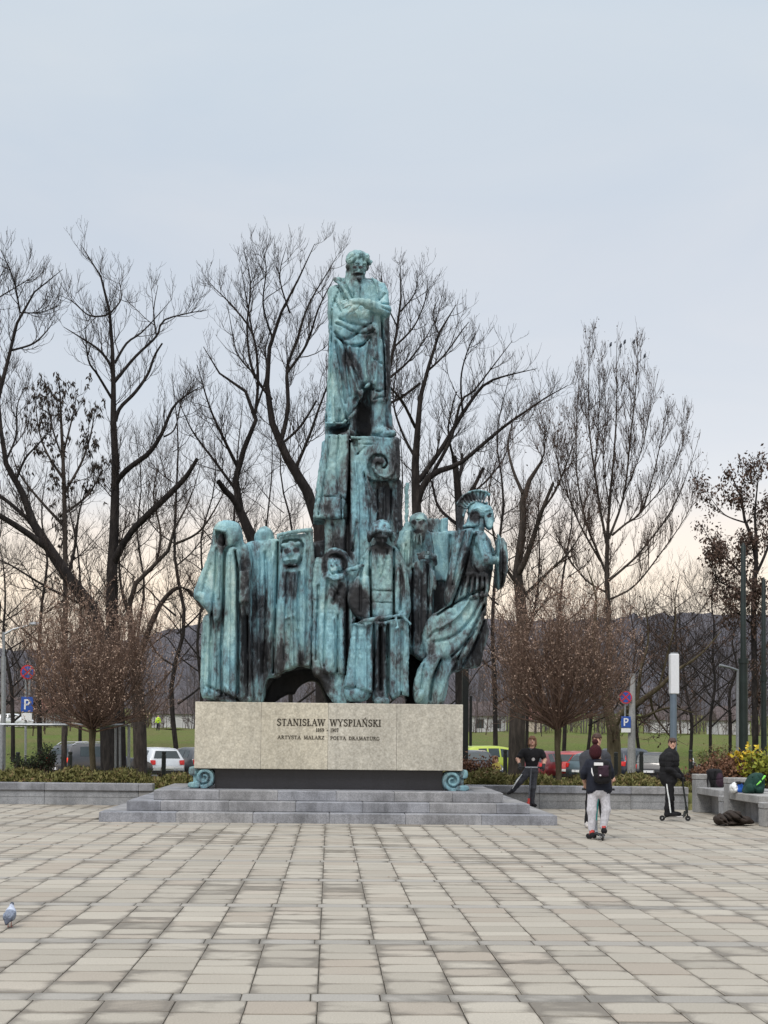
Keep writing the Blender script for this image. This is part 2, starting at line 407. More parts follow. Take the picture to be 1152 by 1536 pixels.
    def ribbon(s, pts, th, y0, y1, rnd=.02, k=.02, m=0, op='add'):
        pa = np.array(pts); tm = max(th) if isinstance(th, (list, tuple)) else th
        w_ = s.win(np.array([pa[:,0].min()-tm, y0, pa[:,1].min()-tm]), np.array([pa[:,0].max()+tm, y1, pa[:,1].max()+tm]), k+s.vox*2)
        if w_ is None: return
        sl, X, Y, Z = w_; d = s.line2(pts, X, Z, th)
        yc = (y0+y1)/2; h = (y1-y0)/2; a = d+rnd; b = np.abs(Y-yc)-h+rnd
        q = np.minimum(np.maximum(a, b), 0)+np.sqrt(np.maximum(a, 0)**2+np.maximum(b, 0)**2)-rnd
        s.put(sl, q.astype(np.float32), k, m, op)
    @staticmethod
    def line2(pts, X, Z, th=0):
        d = np.full(np.broadcast(X, Z).shape, 1e9); n = len(pts)
        if not isinstance(th, (list, tuple)): th = [th]*n
        for i in range(n-1):
            ax, az = pts[i]; ex, ez = pts[i+1][0]-ax, pts[i+1][1]-az; wx, wz = X-ax, Z-az
            t = np.clip((wx*ex+wz*ez)/max(ex*ex+ez*ez, 1e-12), 0, 1)
            d = np.minimum(d, np.sqrt((wx-ex*t)**2+(wz-ez*t)**2)-(th[i]+(th[i+1]-th[i])*t))
        return d
    def stroke(s, pts, wd, amp, ymax=None, ymin=None):
        """fold: amp > 0 cuts a groove, amp < 0 raises a ridge, along a line seen from the front"""
        pa = np.array(pts)
        w_ = s.win(np.array([pa[:,0].min()-3*wd, s.ax[1][0] if ymin is None else ymin, pa[:,1].min()-3*wd]), np.array([pa[:,0].max()+3*wd, s.ax[1][-1] if ymax is None else ymax, pa[:,1].max()+3*wd]), 0)
        if w_ is None: return
        sl, X, Y, Z = w_; d = s.line2(pts, X, Z); s.d[sl] += (amp*np.exp(-(d/wd)**2)).astype(np.float32)
    def rough(s, amp, scale, seed=1):
        X, Y, Z = (s.ax[0][:,None,None], s.ax[1][None,:,None], s.ax[2][None,None,:])
        n = vnoise((X, Y, Z), scale, seed)
        if scale[0] >= 12: n = .9-2.6*np.abs(n)      # creased rather than rolling
        s.d += (amp*n).astype(np.float32)
    def mesh(s):
        d = s.d.copy(); d[0]=d[-1]=9; d[:,0]=9; d[:,-1]=9; d[:,:,0]=9; d[:,:,-1]=9
        ins = d < 0; c = np.zeros(tuple(s.n-1), np.int8)
        for a in (0,1):
            for b in (0,1):
                for e in (0,1): c += ins[a:a+s.n[0]-1, b:b+s.n[1]-1, e:e+s.n[2]-1]
        act = (c > 0) & (c < 8); I = np.argwhere(act); idx = np.full(act.shape, -1, np.int32); idx[act] = np.arange(len(I))
        acc = np.zeros((len(I), 3)); cnt = np.zeros(len(I))
        cv = {}
        for a in (0,1):
            for b in (0,1):
                for e in (0,1): cv[(a,b,e)] = d[I[:,0]+a, I[:,1]+b, I[:,2]+e]
        for ax in range(3):
            o1, o2 = [i for i in range(3) if i != ax]
            for p in (0,1):
                for q in (0,1):
                    k0 = [0,0,0]; k0[o1] = p; k0[o2] = q; k1 = list(k0); k1[ax] = 1
                    v0, v1 = cv[tuple(k0)], cv[tuple(k1)]; mk = (v0 < 0) != (v1 < 0)
                    t = np.where(mk, v0/np.where(mk, v0-v1, 1), 0); pt = np.tile(np.array(k0, float), (len(I), 1)); pt[:,ax] = t
                    acc[mk] += pt[mk]; cnt[mk] += 1
        V = s.lo + s.vox*(I+acc/cnt[:,None]); Q = []
        for ax in range(3):
            b1, b2 = (ax+1)%3, (ax+2)%3
            sa = [slice(None)]*3; sb = [slice(None)]*3; sa[ax] = slice(0,-1); sb[ax] = slice(1,None)
            ch = ins[tuple(sa)] != ins[tuple(sb)]; E = np.argwhere(ch)
            E = E[(E[:,b1] > 0) & (E[:,b2] > 0) & (E[:,b1] < s.n[b1]-1) & (E[:,b2] < s.n[b2]-1)]
            def g(u, v):
                J = E.copy(); J[:,b1] += u; J[:,b2] += v; return idx[J[:,0], J[:,1], J[:,2]]
            q = np.stack([g(-1,-1), g(0,-1), g(0,0), g(-1,0)], 1)
            o = ins[E[:,0], E[:,1], E[:,2]]; q[~o] = q[~o][:, ::-1]; Q.append(q)
        Q = np.concatenate(Q); Q = Q[(Q >= 0).all(1)]
        J = np.clip(np.rint((V-s.lo)/s.vox).astype(int), 0, s.n-1); mv = s.m[J[:,0], J[:,1], J[:,2]]
        return V, Q, mv
    def build(s, name, mats, parent=None, stain_shades=None, kind=None):
        V, Q, mv = s.mesh()
        o = mesh(name, V, Q, mats, parent, kind, True, mv[Q[:,0]] if len(mats) > 1 else None)
        if stain_shades is not None:
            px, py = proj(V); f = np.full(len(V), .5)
            for (x, y, rx, ry, a) in stain_shades: f += a*np.exp(-(((px-x)/rx)**2+((py-y)/ry)**2))  # soft blobs: patina patches, painted recess shade, lightened raised forms
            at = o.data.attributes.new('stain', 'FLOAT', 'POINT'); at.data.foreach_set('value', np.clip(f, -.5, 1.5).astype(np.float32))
        return o
class Fig:
    """an SDF addressed by photograph pixels at one distance from the camera, depth offsets in metres"""
    def __init__(s, v, x0, x1, y0, y1, d0, d1, vox=.022):
        s.v = v; a = P(x0, y1, v); b = P(x1, y0, v); c = P(x0, y0, v); e = P(x1, y1, v)
        lo = (min(a.x, c.x)-.06, v+d0, min(a.z, e.z)-.06); hi = (max(b.x, e.x)+.06, v+d1, max(b.z, c.z)+.06)
        s.f = SDF(lo, hi, vox); s.ppm = F_PX/v
    def w(s, p):
        q = P(p[0], p[1], s.v); return np.array((q.x, s.v+(p[2] if len(p) > 2 else 0), q.z))
    def xz(s, p): q = P(p[0], p[1], s.v); return (q.x, q.z)
    def c(s, a, b, ra, rb=None, k=.04, m=0, op='add', sy=1): s.f.cap(s.w(a), s.w(b), ra/s.ppm, (ra if rb is None else rb)/s.ppm, k*.6, m, op, sy)
    def ch(s, pts, rr, k=.03, m=0, op='add', sy=1):
        for i in range(len(pts)-1): s.c(pts[i], pts[i+1], rr[i] if isinstance(rr, list) else rr, rr[i+1] if isinstance(rr, list) else rr, k, m, op, sy)
    def e(s, c, rx, ry, rd, k=.04, m=0, op='add', ang=0):
        rot = None
        if ang: ca, sa = math.cos(R(ang)), math.sin(R(ang)); rot = ((ca,0,sa),(0,1,0),(-sa,0,ca))
        s.f.ell(s.w(c), (rx/s.ppm, rd, ry/s.ppm), k*.6, m, op, rot)
    def p(s, poly, d0, d1, rnd=.08, k=.04, m=0, op='add', sm=True, tilt=0):
        q = [s.xz(p) for p in poly]
        if sm: q = [tuple(t) for t in catmull(q, 4)]
        z0 = min(t[1] for t in q)
        s.f.prism(q, s.v+d0, s.v+d1, rnd*.8, k*.6, m, op, tilt, z0)
    def r(s, pts, th, d0, d1, rnd=.02, k=.02, m=0, op='add'):
        s.f.ribbon([s.xz(p) for p in pts], [t/s.ppm for t in th] if isinstance(th, (list, tuple)) else th/s.ppm, s.v+d0, s.v+d1, rnd, k, m, op)
    def s(s_, pts, wd, amp, dmax=.0, sm=True):
        q = [s_.xz(p) for p in pts]
        if sm and len(q) > 2: q = [tuple(t) for t in catmull(q, 4, False)]
        s_.f.stroke(q, wd*.82/s_.ppm, amp*1.3, s_.v+dmax)
    def head(s, c, h, yaw=0, pitch=0, beard=0, m=0, hair=True):
        """generic head, h = head height in px, yaw to the photograph's right positive"""
        C = s.w(c); u = h/s.ppm; ya, pa = R(yaw), R(pitch)
        fw = np.array((math.sin(ya)*math.cos(pa), -math.cos(ya)*math.cos(pa), math.sin(pa))); rt = np.array((math.cos(ya), math.sin(ya), 0)); up = np.cross(rt, fw)*-1
        up = np.cross(fw, rt); up = up if up[2] > 0 else -up
        rot = (rt, fw, up)
        L = lambda a, b, e: C+rt*a*u+fw*b*u+up*e*u
        f = s.f
        f.ell(L(0,0,.06), (.36*u,.43*u,.42*u), .02, m, 'add', rot)
        f.ell(L(0,.10,-.20), (.27*u,.29*u,.30*u), .08*u, m, 'add', rot)
        f.ell(L(0,.37,.10), (.24*u,.07*u,.06*u), .06*u, m, 'add', rot)      # brow
        for sx in (-1, 1):
            f.ell(L(.14*sx,.42,.0), (.10*u,.07*u,.055*u), .03*u, m, 'sub', rot)
            f.ell(L(.14*sx,.36,.0), (.07*u,.05*u,.035*u), .01*u, m, 'add', rot)
            f.ell(L(.17*sx,.30,-.12), (.10*u,.10*u,.09*u), .06*u, m, 'add', rot)
            f.ell(L(.36*sx,.0,-.02), (.05*u,.09*u,.12*u), .03*u, m, 'add', rot)
        f.cap(L(0,.40,.05), L(0,.50,-.12), .045*u, .065*u, .04*u, m)
        f.ell(L(0,.36,-.30), (.12*u,.06*u,.03*u), .03*u, m, 'add', rot)
        f.ell(L(0,.44,-.255), (.12*u,.05*u,.018*u), .02*u, m, 'sub', rot)
        f.ell(L(0,.28,-.44), (.12*u,.10*u,.09*u), .06*u, m, 'add', rot)
        f.cap(L(0,-.06,-.3), L(0,-.08,-.75), .20*u, .26*u, .06*u, m)
        return L, u, rot
# ------------------------------------------------------------------ trees: vectorised branching
def resample(pts, rad, S):
    pts = np.array(pts, float); rad = np.array(rad, float)
    if len(pts) > 2:
        q = catmull([np.append(p, r) for p, r in zip(pts, rad)], 6, False); q = np.array(q); pts, rad = q[:,:3], np.maximum(q[:,3], .002)
    L = np.concatenate([[0], np.cumsum(np.linalg.norm(np.diff(pts, axis=0), axis=1))]); t = np.linspace(0, L[-1], S)
    return np.stack([np.interp(t, L, pts[:,i]) for i in range(3)], 1), np.interp(t, L, rad)
def tubes(Pn, Rn, sides):
    """Pn: N x S x 3 polylines, Rn: N x S radii -> verts, quads"""
    Nn, S, _ = Pn.shape
    T = np.empty_like(Pn); T[:,1:-1] = Pn[:,2:]-Pn[:,:-2]; T[:,0] = Pn[:,1]-Pn[:,0]; T[:,-1] = Pn[:,-1]-Pn[:,-2]
    T /= np.linalg.norm(T, axis=2, keepdims=True)+1e-9
    ref = np.where(np.abs(T[:,:1,2:3]) > .9, np.array([1.,0,0]), np.array([0,0,1.])); ref = np.repeat(ref, S, 1)
    A = np.cross(T, ref); A /= np.linalg.norm(A, axis=2, keepdims=True)+1e-9; B = np.cross(T, A)
    an = 2*np.pi*np.arange(sides)/sides
    V = Pn[:,:,None,:]+Rn[:,:,None,None]*(A[:,:,None,:]*np.cos(an)[None,None,:,None]+B[:,:,None,:]*np.sin(an)[None,None,:,None])
    i = np.arange(Nn)[:,None,None]*S*sides; j = np.arange(S-1)[None,:,None]*sides; k = np.arange(sides)[None,None,:]
    a = i+j+k; b = i+j+(k+1)%sides
    Q = np.stack([a, a+sides, b+sides, b], -1).reshape(-1, 4)
    return V.reshape(-1, 3), Q
def children(rs, Pn, Rn, spacing, length, S, angle=(30, 60), up=.25, wig=.12, t0=.15, rfac=.55, rmin=.004, taper=1., shrink=.5, curl=0.):
    Nn, SS, _ = Pn.shape; seg = np.linalg.norm(np.diff(Pn, axis=1), axis=2).sum(1)
    n = rs.poisson(np.maximum(seg*(1-t0)/spacing, .01)); par = np.repeat(np.arange(Nn), n); K = len(par)
    if K == 0: return None
    t = t0+(1-t0)*rs.rand(K)**.9; q = t*(SS-1); i = np.minimum(q.astype(int), SS-2); f = (q-i)[:,None]
    base = Pn[par,i]*(1-f)+Pn[par,i+1]*f; rb = Rn[par,i]*(1-f[:,0])+Rn[par,i+1]*f[:,0]
    T = Pn[par,i+1]-Pn[par,i]; T /= np.linalg.norm(T, axis=1, keepdims=True)+1e-9
    rv = rs.randn(K, 3); rv -= T*(rv*T).sum(1, keepdims=True); rv /= np.linalg.norm(rv, axis=1, keepdims=True)+1e-9
    an = np.radians(rs.uniform(*angle, K))[:,None]; D = T*np.cos(an)+rv*np.sin(an)
    L = length*(1-shrink*t)*rs.uniform(.45, 1.25, K); L = np.minimum(L, seg[par]*.9)
    out = np.empty((K, S, 3)); out[:,0] = base; cur = D.copy(); upv = np.array([0,0,1.])
    for s_ in range(1, S):
        cur = cur+up/S*3*upv+rs.randn(K, 3)*wig+(rv*curl/S if curl else 0); cur /= np.linalg.norm(cur, axis=1, keepdims=True)
        out[:,s_] = out[:,s_-1]+cur*(L/(S-1))[:,None]
    r0 = np.minimum(rb*rfac, .006+L*.0075); r0 = np.maximum(r0, rmin)
    Rr = r0[:,None]*(1-np.linspace(0, 1, S)[None,:]**1.2*.72*taper); Rr = np.maximum(Rr, rmin*.6)
    return out, Rr
def merge(parts):
    V = []; Q = []; b = 0
    for v, q in parts: V.append(v); Q.append(q+b); b += len(v)
    return np.concatenate(V), np.concatenate(Q)
def limbs(v, traces, rs, spread=.35):
    """traced limbs: lists of (px, py, radius px); every limb drifts a little in depth"""
    out = []
    for tr in traces:
        dv = rs.uniform(-1, 1)*spread if tr is not traces[0] else 0
        n = len(tr); pts = []; rad = []
        for i, (x, y, r) in enumerate(tr):
            p = P(x, y, v); p.y += dv*4*i/max(n-1, 1)
            if i == 0 and y > 1100: p.z = float(ground_z(p.x, v))-.1
            pts.append(p); rad.append(max(r*.72, r-1.6)*v/F_PX if r > 1 else r*.62*v/F_PX)
        out.append(resample(pts, rad, 16))
    return np.array([o[0] for o in out]), np.array([o[1] for o in out])
def leaves(rs, Pn, n, size, elong=2.0, hang=.6, jit=2.2):
    """n small folded leaf faces near the ends of twigs"""
    K = len(Pn); i = rs.randint(0, K, n); S = Pn.shape[1]; j = rs.randint(max(1, S//2), S, n)
    c = Pn[i,j]+rs.randn(n, 3)*jit*size
    a = rs.randn(n, 3); a[:,2] -= hang*2; a /= np.linalg.norm(a, axis=1, keepdims=True); b = np.cross(a, rs.randn(n, 3)); b /= np.linalg.norm(b, axis=1, keepdims=True)
    sz = size*rs.uniform(.6, 1.3, n)[:,None]; nn = np.cross(a, b)
    V = np.stack([c, c+a*sz*elong*.5+b*sz*.5+nn*sz*.12, c+a*sz*elong, c+a*sz*elong*.5-b*sz*.5+nn*sz*.12], 1).reshape(-1, 3)
    return V, np.arange(4*n).reshape(-1, 4)
def pods(rs, Pn, n, size):
    """small spindle-shaped seed clusters at the ends of twigs"""
    K = len(Pn); i = rs.randint(0, K, n); c = Pn[i,-1]+rs.randn(n, 3)*size*.3
    a = rs.randn(n, 3)*.35; a[:,2] -= 1; a /= np.linalg.norm(a, axis=1, keepdims=True); b = np.cross(a, [1,.1,0]); b /= np.linalg.norm(b, axis=1, keepdims=True); e = np.cross(a, b)
    s_ = size*rs.uniform(.6, 1.3, n)[:,None]
    V = np.stack([c, c+a*s_+b*s_*.4, c+a*s_*.9+e*s_*.4, c+a*s_*1.1-b*s_*.4-e*s_*.1, c+a*s_*2], 1).reshape(-1, 3)
    k = (np.arange(n)*5)[:,None]
    T = np.concatenate([k+np.array([[0,1,2]]), k+np.array([[0,2,3]]), k+np.array([[0,3,1]]), k+np.array([[4,2,1]]), k+np.array([[4,3,2]]), k+np.array([[4,1,3]])])
    return V, T
def bare_tree(name, v, traces, label, seed, dens=1.0, l1=2.4, l2=1.1, l3=.55, up=.4, cat='tree', group=None, thin=1., pod=None, mats=('bark_dark','twig'), spread=.35, angle=(28, 62), l4=True, t0=.32, wig=.13, leaf=None):
    rs = np.random.RandomState(seed)
    P0, R0 = limbs(v, traces, rs, spread); R0 = R0*thin
    base = Vector(P0[0][0]); th = thing(name, (base.x, base.y, base.z), label, cat, group)
    V, Q = tubes(P0, R0, 9); mesh('trunk', V, Q, M[mats[0]], th, smooth=True)
    gen = []
    # the trunk's lowest part carries no twigs
    Pc, Rc = P0.copy(), R0
    lvl1 = children(rs, Pc[:1], Rc[:1], .27/dens, l1*1.05, 7, angle, up, wig, t0=.26, rfac=.5, rmin=.008, shrink=.74)
    more = children(rs, Pc[1:], Rc[1:], .25/dens, l1*.82, 7, angle, up, wig, t0=.10, rfac=.6, rmin=.007, shrink=.66) if len(Pc) > 1 else None
    P1 = np.concatenate([lvl1[0], more[0]]) if more else lvl1[0]; R1 = np.concatenate([lvl1[1], more[1]]) if more else lvl1[1]
    gen.append(tubes(P1, R1, 4))
    P2, R2 = children(rs, P1, R1, .20/dens, l2*.9, 5, angle, up*1.2, wig*.6, t0=.12, rfac=.75, rmin=.0072, shrink=.6); gen.append(tubes(P2, R2, 3))
    P3, R3 = children(rs, P2, R2, .28/dens, l3*1.2, 4, angle, up*1.5, wig*.5, t0=.15, rfac=.8, rmin=.0062); gen.append(tubes(P3, R3, 3))
    tips = P3
    if l4:
        x = children(rs, P3, R3, .42/dens, l3*.6, 3, angle, up, wig*.5, t0=.25, rfac=.85, rmin=.0055)
        if x: gen.append(tubes(x[0], x[1], 3)); tips = np.concatenate([P3[:,:3], x[0]])
    V, Q = merge(gen); mesh('crown', V, Q, M[mats[1]], th, kind=None)
    if pod:
        n, size, mt = pod; V, Q = pods(rs, tips, n, size); mesh('seed_pods', V, Q, M[mt], th, kind='stuff')
    if leaf:
        n, size, mt = leaf; V, Q = leaves(rs, tips, n, size); mesh('withered_leaves', V, Q, M[mt], th, kind='stuff')
    return th, len(P1)+len(P2)+len(P3)
def auto_traces(px, yb, yt, v, rs, rb=8, nl=6, lean=0, spreadpx=110, lowf=.35):
    H = yb-yt; tr = []; xs = px
    main = []
    for i in range(7):
        f = i/6; main.append((px+lean*f+rs.uniform(-1,1)*H*.028*(i > 0), yb-H*f, rb*(1-f)**.9+.6))
    tr.append(main)
    for k in range(nl):
        f = lowf+(.85-lowf)*(k+rs.rand()*.6)/nl; x0 = px+lean*f; y0 = yb-H*f; sd_ = (-1)**k
        L = (1-f*.75)*spreadpx*rs.uniform(.7, 1.2); n = 5
        tr.append([(x0+sd_*L*(j/(n-1))**.9+rs.uniform(-3,3)*(j > 0), y0-L*rs.uniform(.9,1.3)*(j/(n-1))**1.15, max((rb*.5*(1-f))*(1-j/(n-1))+.5, .5)) for j in range(n)])
    return tr
# ------------------------------------------------------------------ ground, plaza
TP, PERIOD, BAND0 = .4235, 2.42, 9.03     # tile pitch, distance between the grey bands, first band's near edge
WALL_V = 32.9
rs = np.random.RandomState(7)
def ground_z(x, v):
    # planting bed behind the wall, car park sunk half a metre, meadow rising behind it
    v = np.asarray(v, float); x = np.asarray(x, float)
    z = np.interp(v, [-60, 33.0, 33.35, 36.5, 42, 79, 85, 112, 190, 210, 300, 420, 1000, 2500], [-.06, -.06, .36, .34, -.62, -.62, -.30, .9, 2.0, 2.0, 3.0, 9, 66, 72])
    hill = np.interp(v, [330, 620, 900, 2500], [0, .55, 1, 1])*1.15+np.interp(v, [400, 1000, 2500], [0, .14, .14])*0
    prof = 12*np.sin(x*.008+1.0)+7*np.sin(x*.021+2)+np.clip(x, -400, 400)*.03
    return z+hill*prof*.8
xs = np.concatenate([np.linspace(-1400, -60, 20), np.linspace(-50, 50, 51), np.linspace(60, 1400, 20)])
vs = np.concatenate([np.linspace(-60, 32, 12), np.linspace(32.9, 44, 24), np.linspace(46, 120, 30), np.linspace(125, 420, 30), np.linspace(440, 2500, 40)])
Xg, Vg = np.meshgrid(xs, vs, indexing='ij'); Zg = ground_z(Xg, Vg)
Zg = Zg + np.where(Vg > 66, .12*np.sin(Xg*.7+Vg*.2)*np.sin(Vg*.31), 0)
nx_, nv_ = Xg.shape; ii = (np.arange(nx_-1)[:,None]*nv_+np.arange(nv_-1)[None,:]).ravel()
mesh('meadow_ground', np.stack([Xg, Vg, Zg], -1).reshape(-1, 3), np.stack([ii, ii+nv_, ii+nv_+1, ii+1], 1), M['grass_field'], kind='structure', smooth=True)
# wooded hill skin over the far ground
mt, t, b = mat_new('hill_wood')
n1 = noise(t, .05, 8, .75, stretch=(1, 1, 2)); r_ = ramp(t, [(.35, (.12,.122,.145)), (.5, (.155,.152,.172)), (.65, (.195,.185,.20))], n1.outputs[0])
t.links.new(r_.outputs[0], b.inputs['Base Color']); b.inputs['Roughness'].default_value = 1; b.inputs['Specular IOR Level'].default_value = 0
bump(t, b, n1.outputs[0], 1, 6); M['hill_wood'] = mt
hx = np.linspace(-900, 900, 240); hv = np.linspace(360, 1100, 90); Xh, Vh = np.meshgrid(hx, hv, indexing='ij')
Zh = ground_z(Xh, Vh)-8*(Vh < 372)+2+3.2*np.abs(np.sin(Xh*.13+Vh*.05)*np.sin(Vh*.11-Xh*.04))+rs.rand(*Xh.shape)*4.5
ii = (np.arange(239)[:,None]*90+np.arange(89)[None,:]).ravel()
mesh('wooded_hill', np.stack([Xh, Vh, Zh], -1).reshape(-1, 3), np.stack([ii, ii+90, ii+91, ii+1], 1), M['hill_wood'], kind='structure')
# paving: joint bed, then tiles
mb = MB(); mb.box((-40, -30, -.14), (40, WALL_V+.2, -.0055)); plaza = mb.build('plaza_pavement', M['joint'], kind='structure')
def paving_mat(name, base, dark, light, pink):
    mt, t, b = mat_new(name)
    uv = t.nodes.new('ShaderNodeUVMap'); sp = t.nodes.new('ShaderNodeSeparateXYZ'); t.links.new(uv.outputs[0], sp.inputs[0])
    at = t.nodes.new('ShaderNodeAttribute'); at.attribute_name = 'tone'; ts = t.nodes.new('ShaderNodeSeparateColor'); t.links.new(at.outputs['Color'], ts.inputs[0])
    oi = t.nodes.new('ShaderNodeObjectInfo'); 
    nbig = noise(t, .30, 4, .6); nmid = noise(t, 3.0, 5, .65, stretch=(.55, 1, 1), dist=.5); nf = noise(t, 90, 3, .7)
    # damp rim round each slab where it dries last
    ux = mth(t, 'ABSOLUTE', mth(t, 'SUBTRACT', sp.outputs[0], .5)); uy = mth(t, 'ABSOLUTE', mth(t, 'SUBTRACT', sp.outputs[1], .5))
    e = mth(t, 'ADD', mth(t, 'MULTIPLY', mth(t, 'POWER', mth(t, 'MULTIPLY', ux, 2.05), 5), .8), mth(t, 'MULTIPLY', mth(t, 'POWER', mth(t, 'MULTIPLY', uy, 2.1), 3), .6))
    e = mth(t, 'ADD', e, mth(t, 'MULTIPLY', mth(t, 'SUBTRACT', nmid.outputs[0], .5), 3.0))
    e = mth(t, 'MULTIPLY', e, .8)
    thr = mth(t, 'ADD', mth(t, 'MULTIPLY_ADD', ts.outputs[1], .85, -.22), mth(t, 'MULTIPLY', mth(t, 'SUBTRACT', nbig.outputs[0], .5), -3.2))
    ds = mth(t, 'SUBTRACT', e, thr)
    damp = ramp(t, [(-.0, (0,0,0)), (.55, (1,1,1))], ds)
    c = mixc(t, mth(t, 'MULTIPLY_ADD', ts.outputs[0], .55, .2), base, light); c = mixc(t, mth(t, 'MULTIPLY', ts.outputs[2], .5), c, pink)
    c = mixc(t, mth(t, 'MULTIPLY', damp.outputs[0], .74), c, dark)
    s2 = ramp(t, [(.3, (.78,.78,.78)), (.7, (1.16,1.16,1.16))], nf.outputs[0]); c = mixc(t, 1.0, c, s2.outputs[0], 'MULTIPLY')
    s3 = ramp(t, [(.3, (.88,.88,.88)), (.7, (1.08,1.08,1.08))], nbig.outputs[0]); c = mixc(t, 1.0, c, s3.outputs[0], 'MULTIPLY')
    ed = mth(t, 'MAXIMUM', mth(t, 'MULTIPLY', ux, .982), uy); er = ramp(t, [(.482, (1,1,1)), (.495, (.50,.46,.40))], ed); c = mixc(t, 1.0, c, er.outputs[0], 'MULTIPLY')
    t.links.new(c, b.inputs['Base Color'])
    rr = ramp(t, [(0, (.85,)*3), (1, (.55,)*3)], damp.outputs[0]); t.links.new(rr.outputs[0], b.inputs['Roughness'])
    bump(t, b, nf.outputs[0], .35, .003)
    return mt
M['paving'] = paving_mat('paving', (.305,.280,.235), (.118,.099,.076), (.46,.428,.365), (.345,.287,.232))
M['paving_band'] = paving_mat('paving_band', (.275,.262,.235), (.14,.128,.108), (.36,.345,.315), (.30,.28,.25))
def tile_verts(w_, d_, dz=(0,0,0,0), bv=.003):
    V = []; 
    for (z, i) in ((-.10, 0), (-.004, 0), (0, bv)):
        for k, (a, c) in enumerate(((-1,-1),(1,-1),(1,1),(-1,1))): V.append((a*(w_/2-i), c*(d_/2-i), z+(dz[k] if z > -.05 else 0)))
    return V
TF = [(8,9,10,11)]+[(k*4+j, k*4+(j+1)%4, k*4+4+(j+1)%4, k*4+4+j) for k in range(2) for j in range(4)]
def add_attr(me, tones, ntile):
    uvl = me.uv_layers.new(name='UVMap'); at = me.color_attributes.new('tone', 'FLOAT_COLOR', 'CORNER')
    nl = len(me.loops); li = np.empty(nl, np.int32); me.loops.foreach_get('vertex_index', li)
    co = np.empty(len(me.vertices)*3, np.float32); me.vertices.foreach_get('co', co); co = co.reshape(-1, 3)
    lv = li % 12; tile = li//12; cor = lv % 4
    u = np.where((cor == 1) | (cor == 2), 1., 0.); v = np.where(cor >= 2, 1., 0.)
    uvl.data.foreach_set('uv', np.stack([u, v], 1).astype(np.float32).ravel())
    col = np.concatenate([np.array(tones)[tile], np.ones((nl, 1))], 1); at.data.foreach_set('color', col.astype(np.float32).ravel())
def rnd_tone(): return (rs.rand(), .15+.85*rs.rand()**.8, rs.rand()*(rs.rand() < .5))
protos = {}
for kind, (w_, d_) in {'tile': (TP-.0075, 1.0), 'band': (TP-.0075, .25-.014)}.items():
    protos[kind] = []
    for k in range(40 if kind == 'tile' else 14):
        me = bpy.data.meshes.new('paving_'+kind); dz = rs.uniform(-.0022, .0022, 4)
        me.from_pydata(tile_verts(w_, d_, dz), [], TF); me.materials.append(M['paving' if kind == 'tile' else 'paving_band']); me.materials.append(M['joint']); me.polygons.foreach_set('material_index', [0]+[1]*4+[0]*4)
        add_attr(me, [rnd_tone()], 1); protos[kind].append(me)
spots = []
ix0 = int(-14/TP)
v0 = BAND0-PERIOD*2
while v0 < WALL_V:
    for ix in range(ix0, int(16/TP)):
        spots.append(('band', (ix+.40)*TP-.05, v0+.125, 1.0))
        cut = np.cumsum(rs.uniform(.75, 1.35, rs.choice([5, 6, 6, 7]))); cut = np.concatenate([[0], cut/cut[-1]])*(PERIOD-.25)
        for a, b_ in zip(cut[:-1], cut[1:]): spots.append(('tile', ix*TP-.05+TP/2, v0+.25+(a+b_)/2, b_-a))
    v0 += PERIOD
def inview(x, v, mg=.6):
    c = (Vector((x, v, -EYE))); f = c.dot(CF); 
    if f < 1: return False
    px = 576+F_PX*c.dot(CR)/f; py = 768+SHIFT-F_PX*c.dot(CU)/f; m_ = mg*F_PX/f
    return -m_ < px < 1152+m_ and py < 1536+m_*.5
spots = [s_ for s_ in spots if s_[2] < WALL_V-.05 and s_[2] > 5.5 and abs(s_[1]) < 2.2+s_[2]*.36 and not (-4.4 < s_[1] < 4.1 and s_[2] > 27.3)]
vis = sorted([s_ for s_ in spots if inview(s_[1], s_[2], .2)], key=lambda s_: s_[2])
single = {'tile': [s_ for s_ in vis if s_[0] == 'tile'][:285], 'band': [s_ for s_ in vis if s_[0] == 'band'][:90]}
sset = set(single['tile']+single['band'])
for kind in single:
    for s_ in single[kind]:
        o = link('paving_tile' if kind == 'tile' else 'band_stone', protos[kind][rs.randint(len(protos[kind]))], plaza, None, (s_[1]+rs.uniform(-.0015,.0015), s_[2], 0))
        o.rotation_euler = (0, 0, rs.uniform(-.003, .003))
        if kind == 'tile': o.scale = (1, s_[3]-.016, 1)
for kind, (w_, d_) in {'tile': (TP-.0075, 1.0), 'band': (TP-.0075, .25-.014)}.items():
    V = []; Fc = []; tn = []
    for s_ in spots:
        if s_[0] != kind or s_ in sset: continue
        b_ = len(V); dz = rs.uniform(-.0022, .0022, 4)
        V += [(x+s_[1]+rs.uniform(-.001,.001), y*(s_[3]-.016 if kind == 'tile' else 1)+s_[2], z) for x, y, z in tile_verts(w_, d_, dz)]; Fc += [tuple(i+b_ for i in f) for f in TF]; tn.append(rnd_tone())
    o = mesh('paving_tiles' if kind == 'tile' else 'band_stones', V, Fc, [M['paving' if kind == 'tile' else 'paving_band'], M['joint']], plaza, 'stuff', midx=([0]+[1]*4+[0]*4)*len(tn)); add_attr(o.data, tn, len(tn))
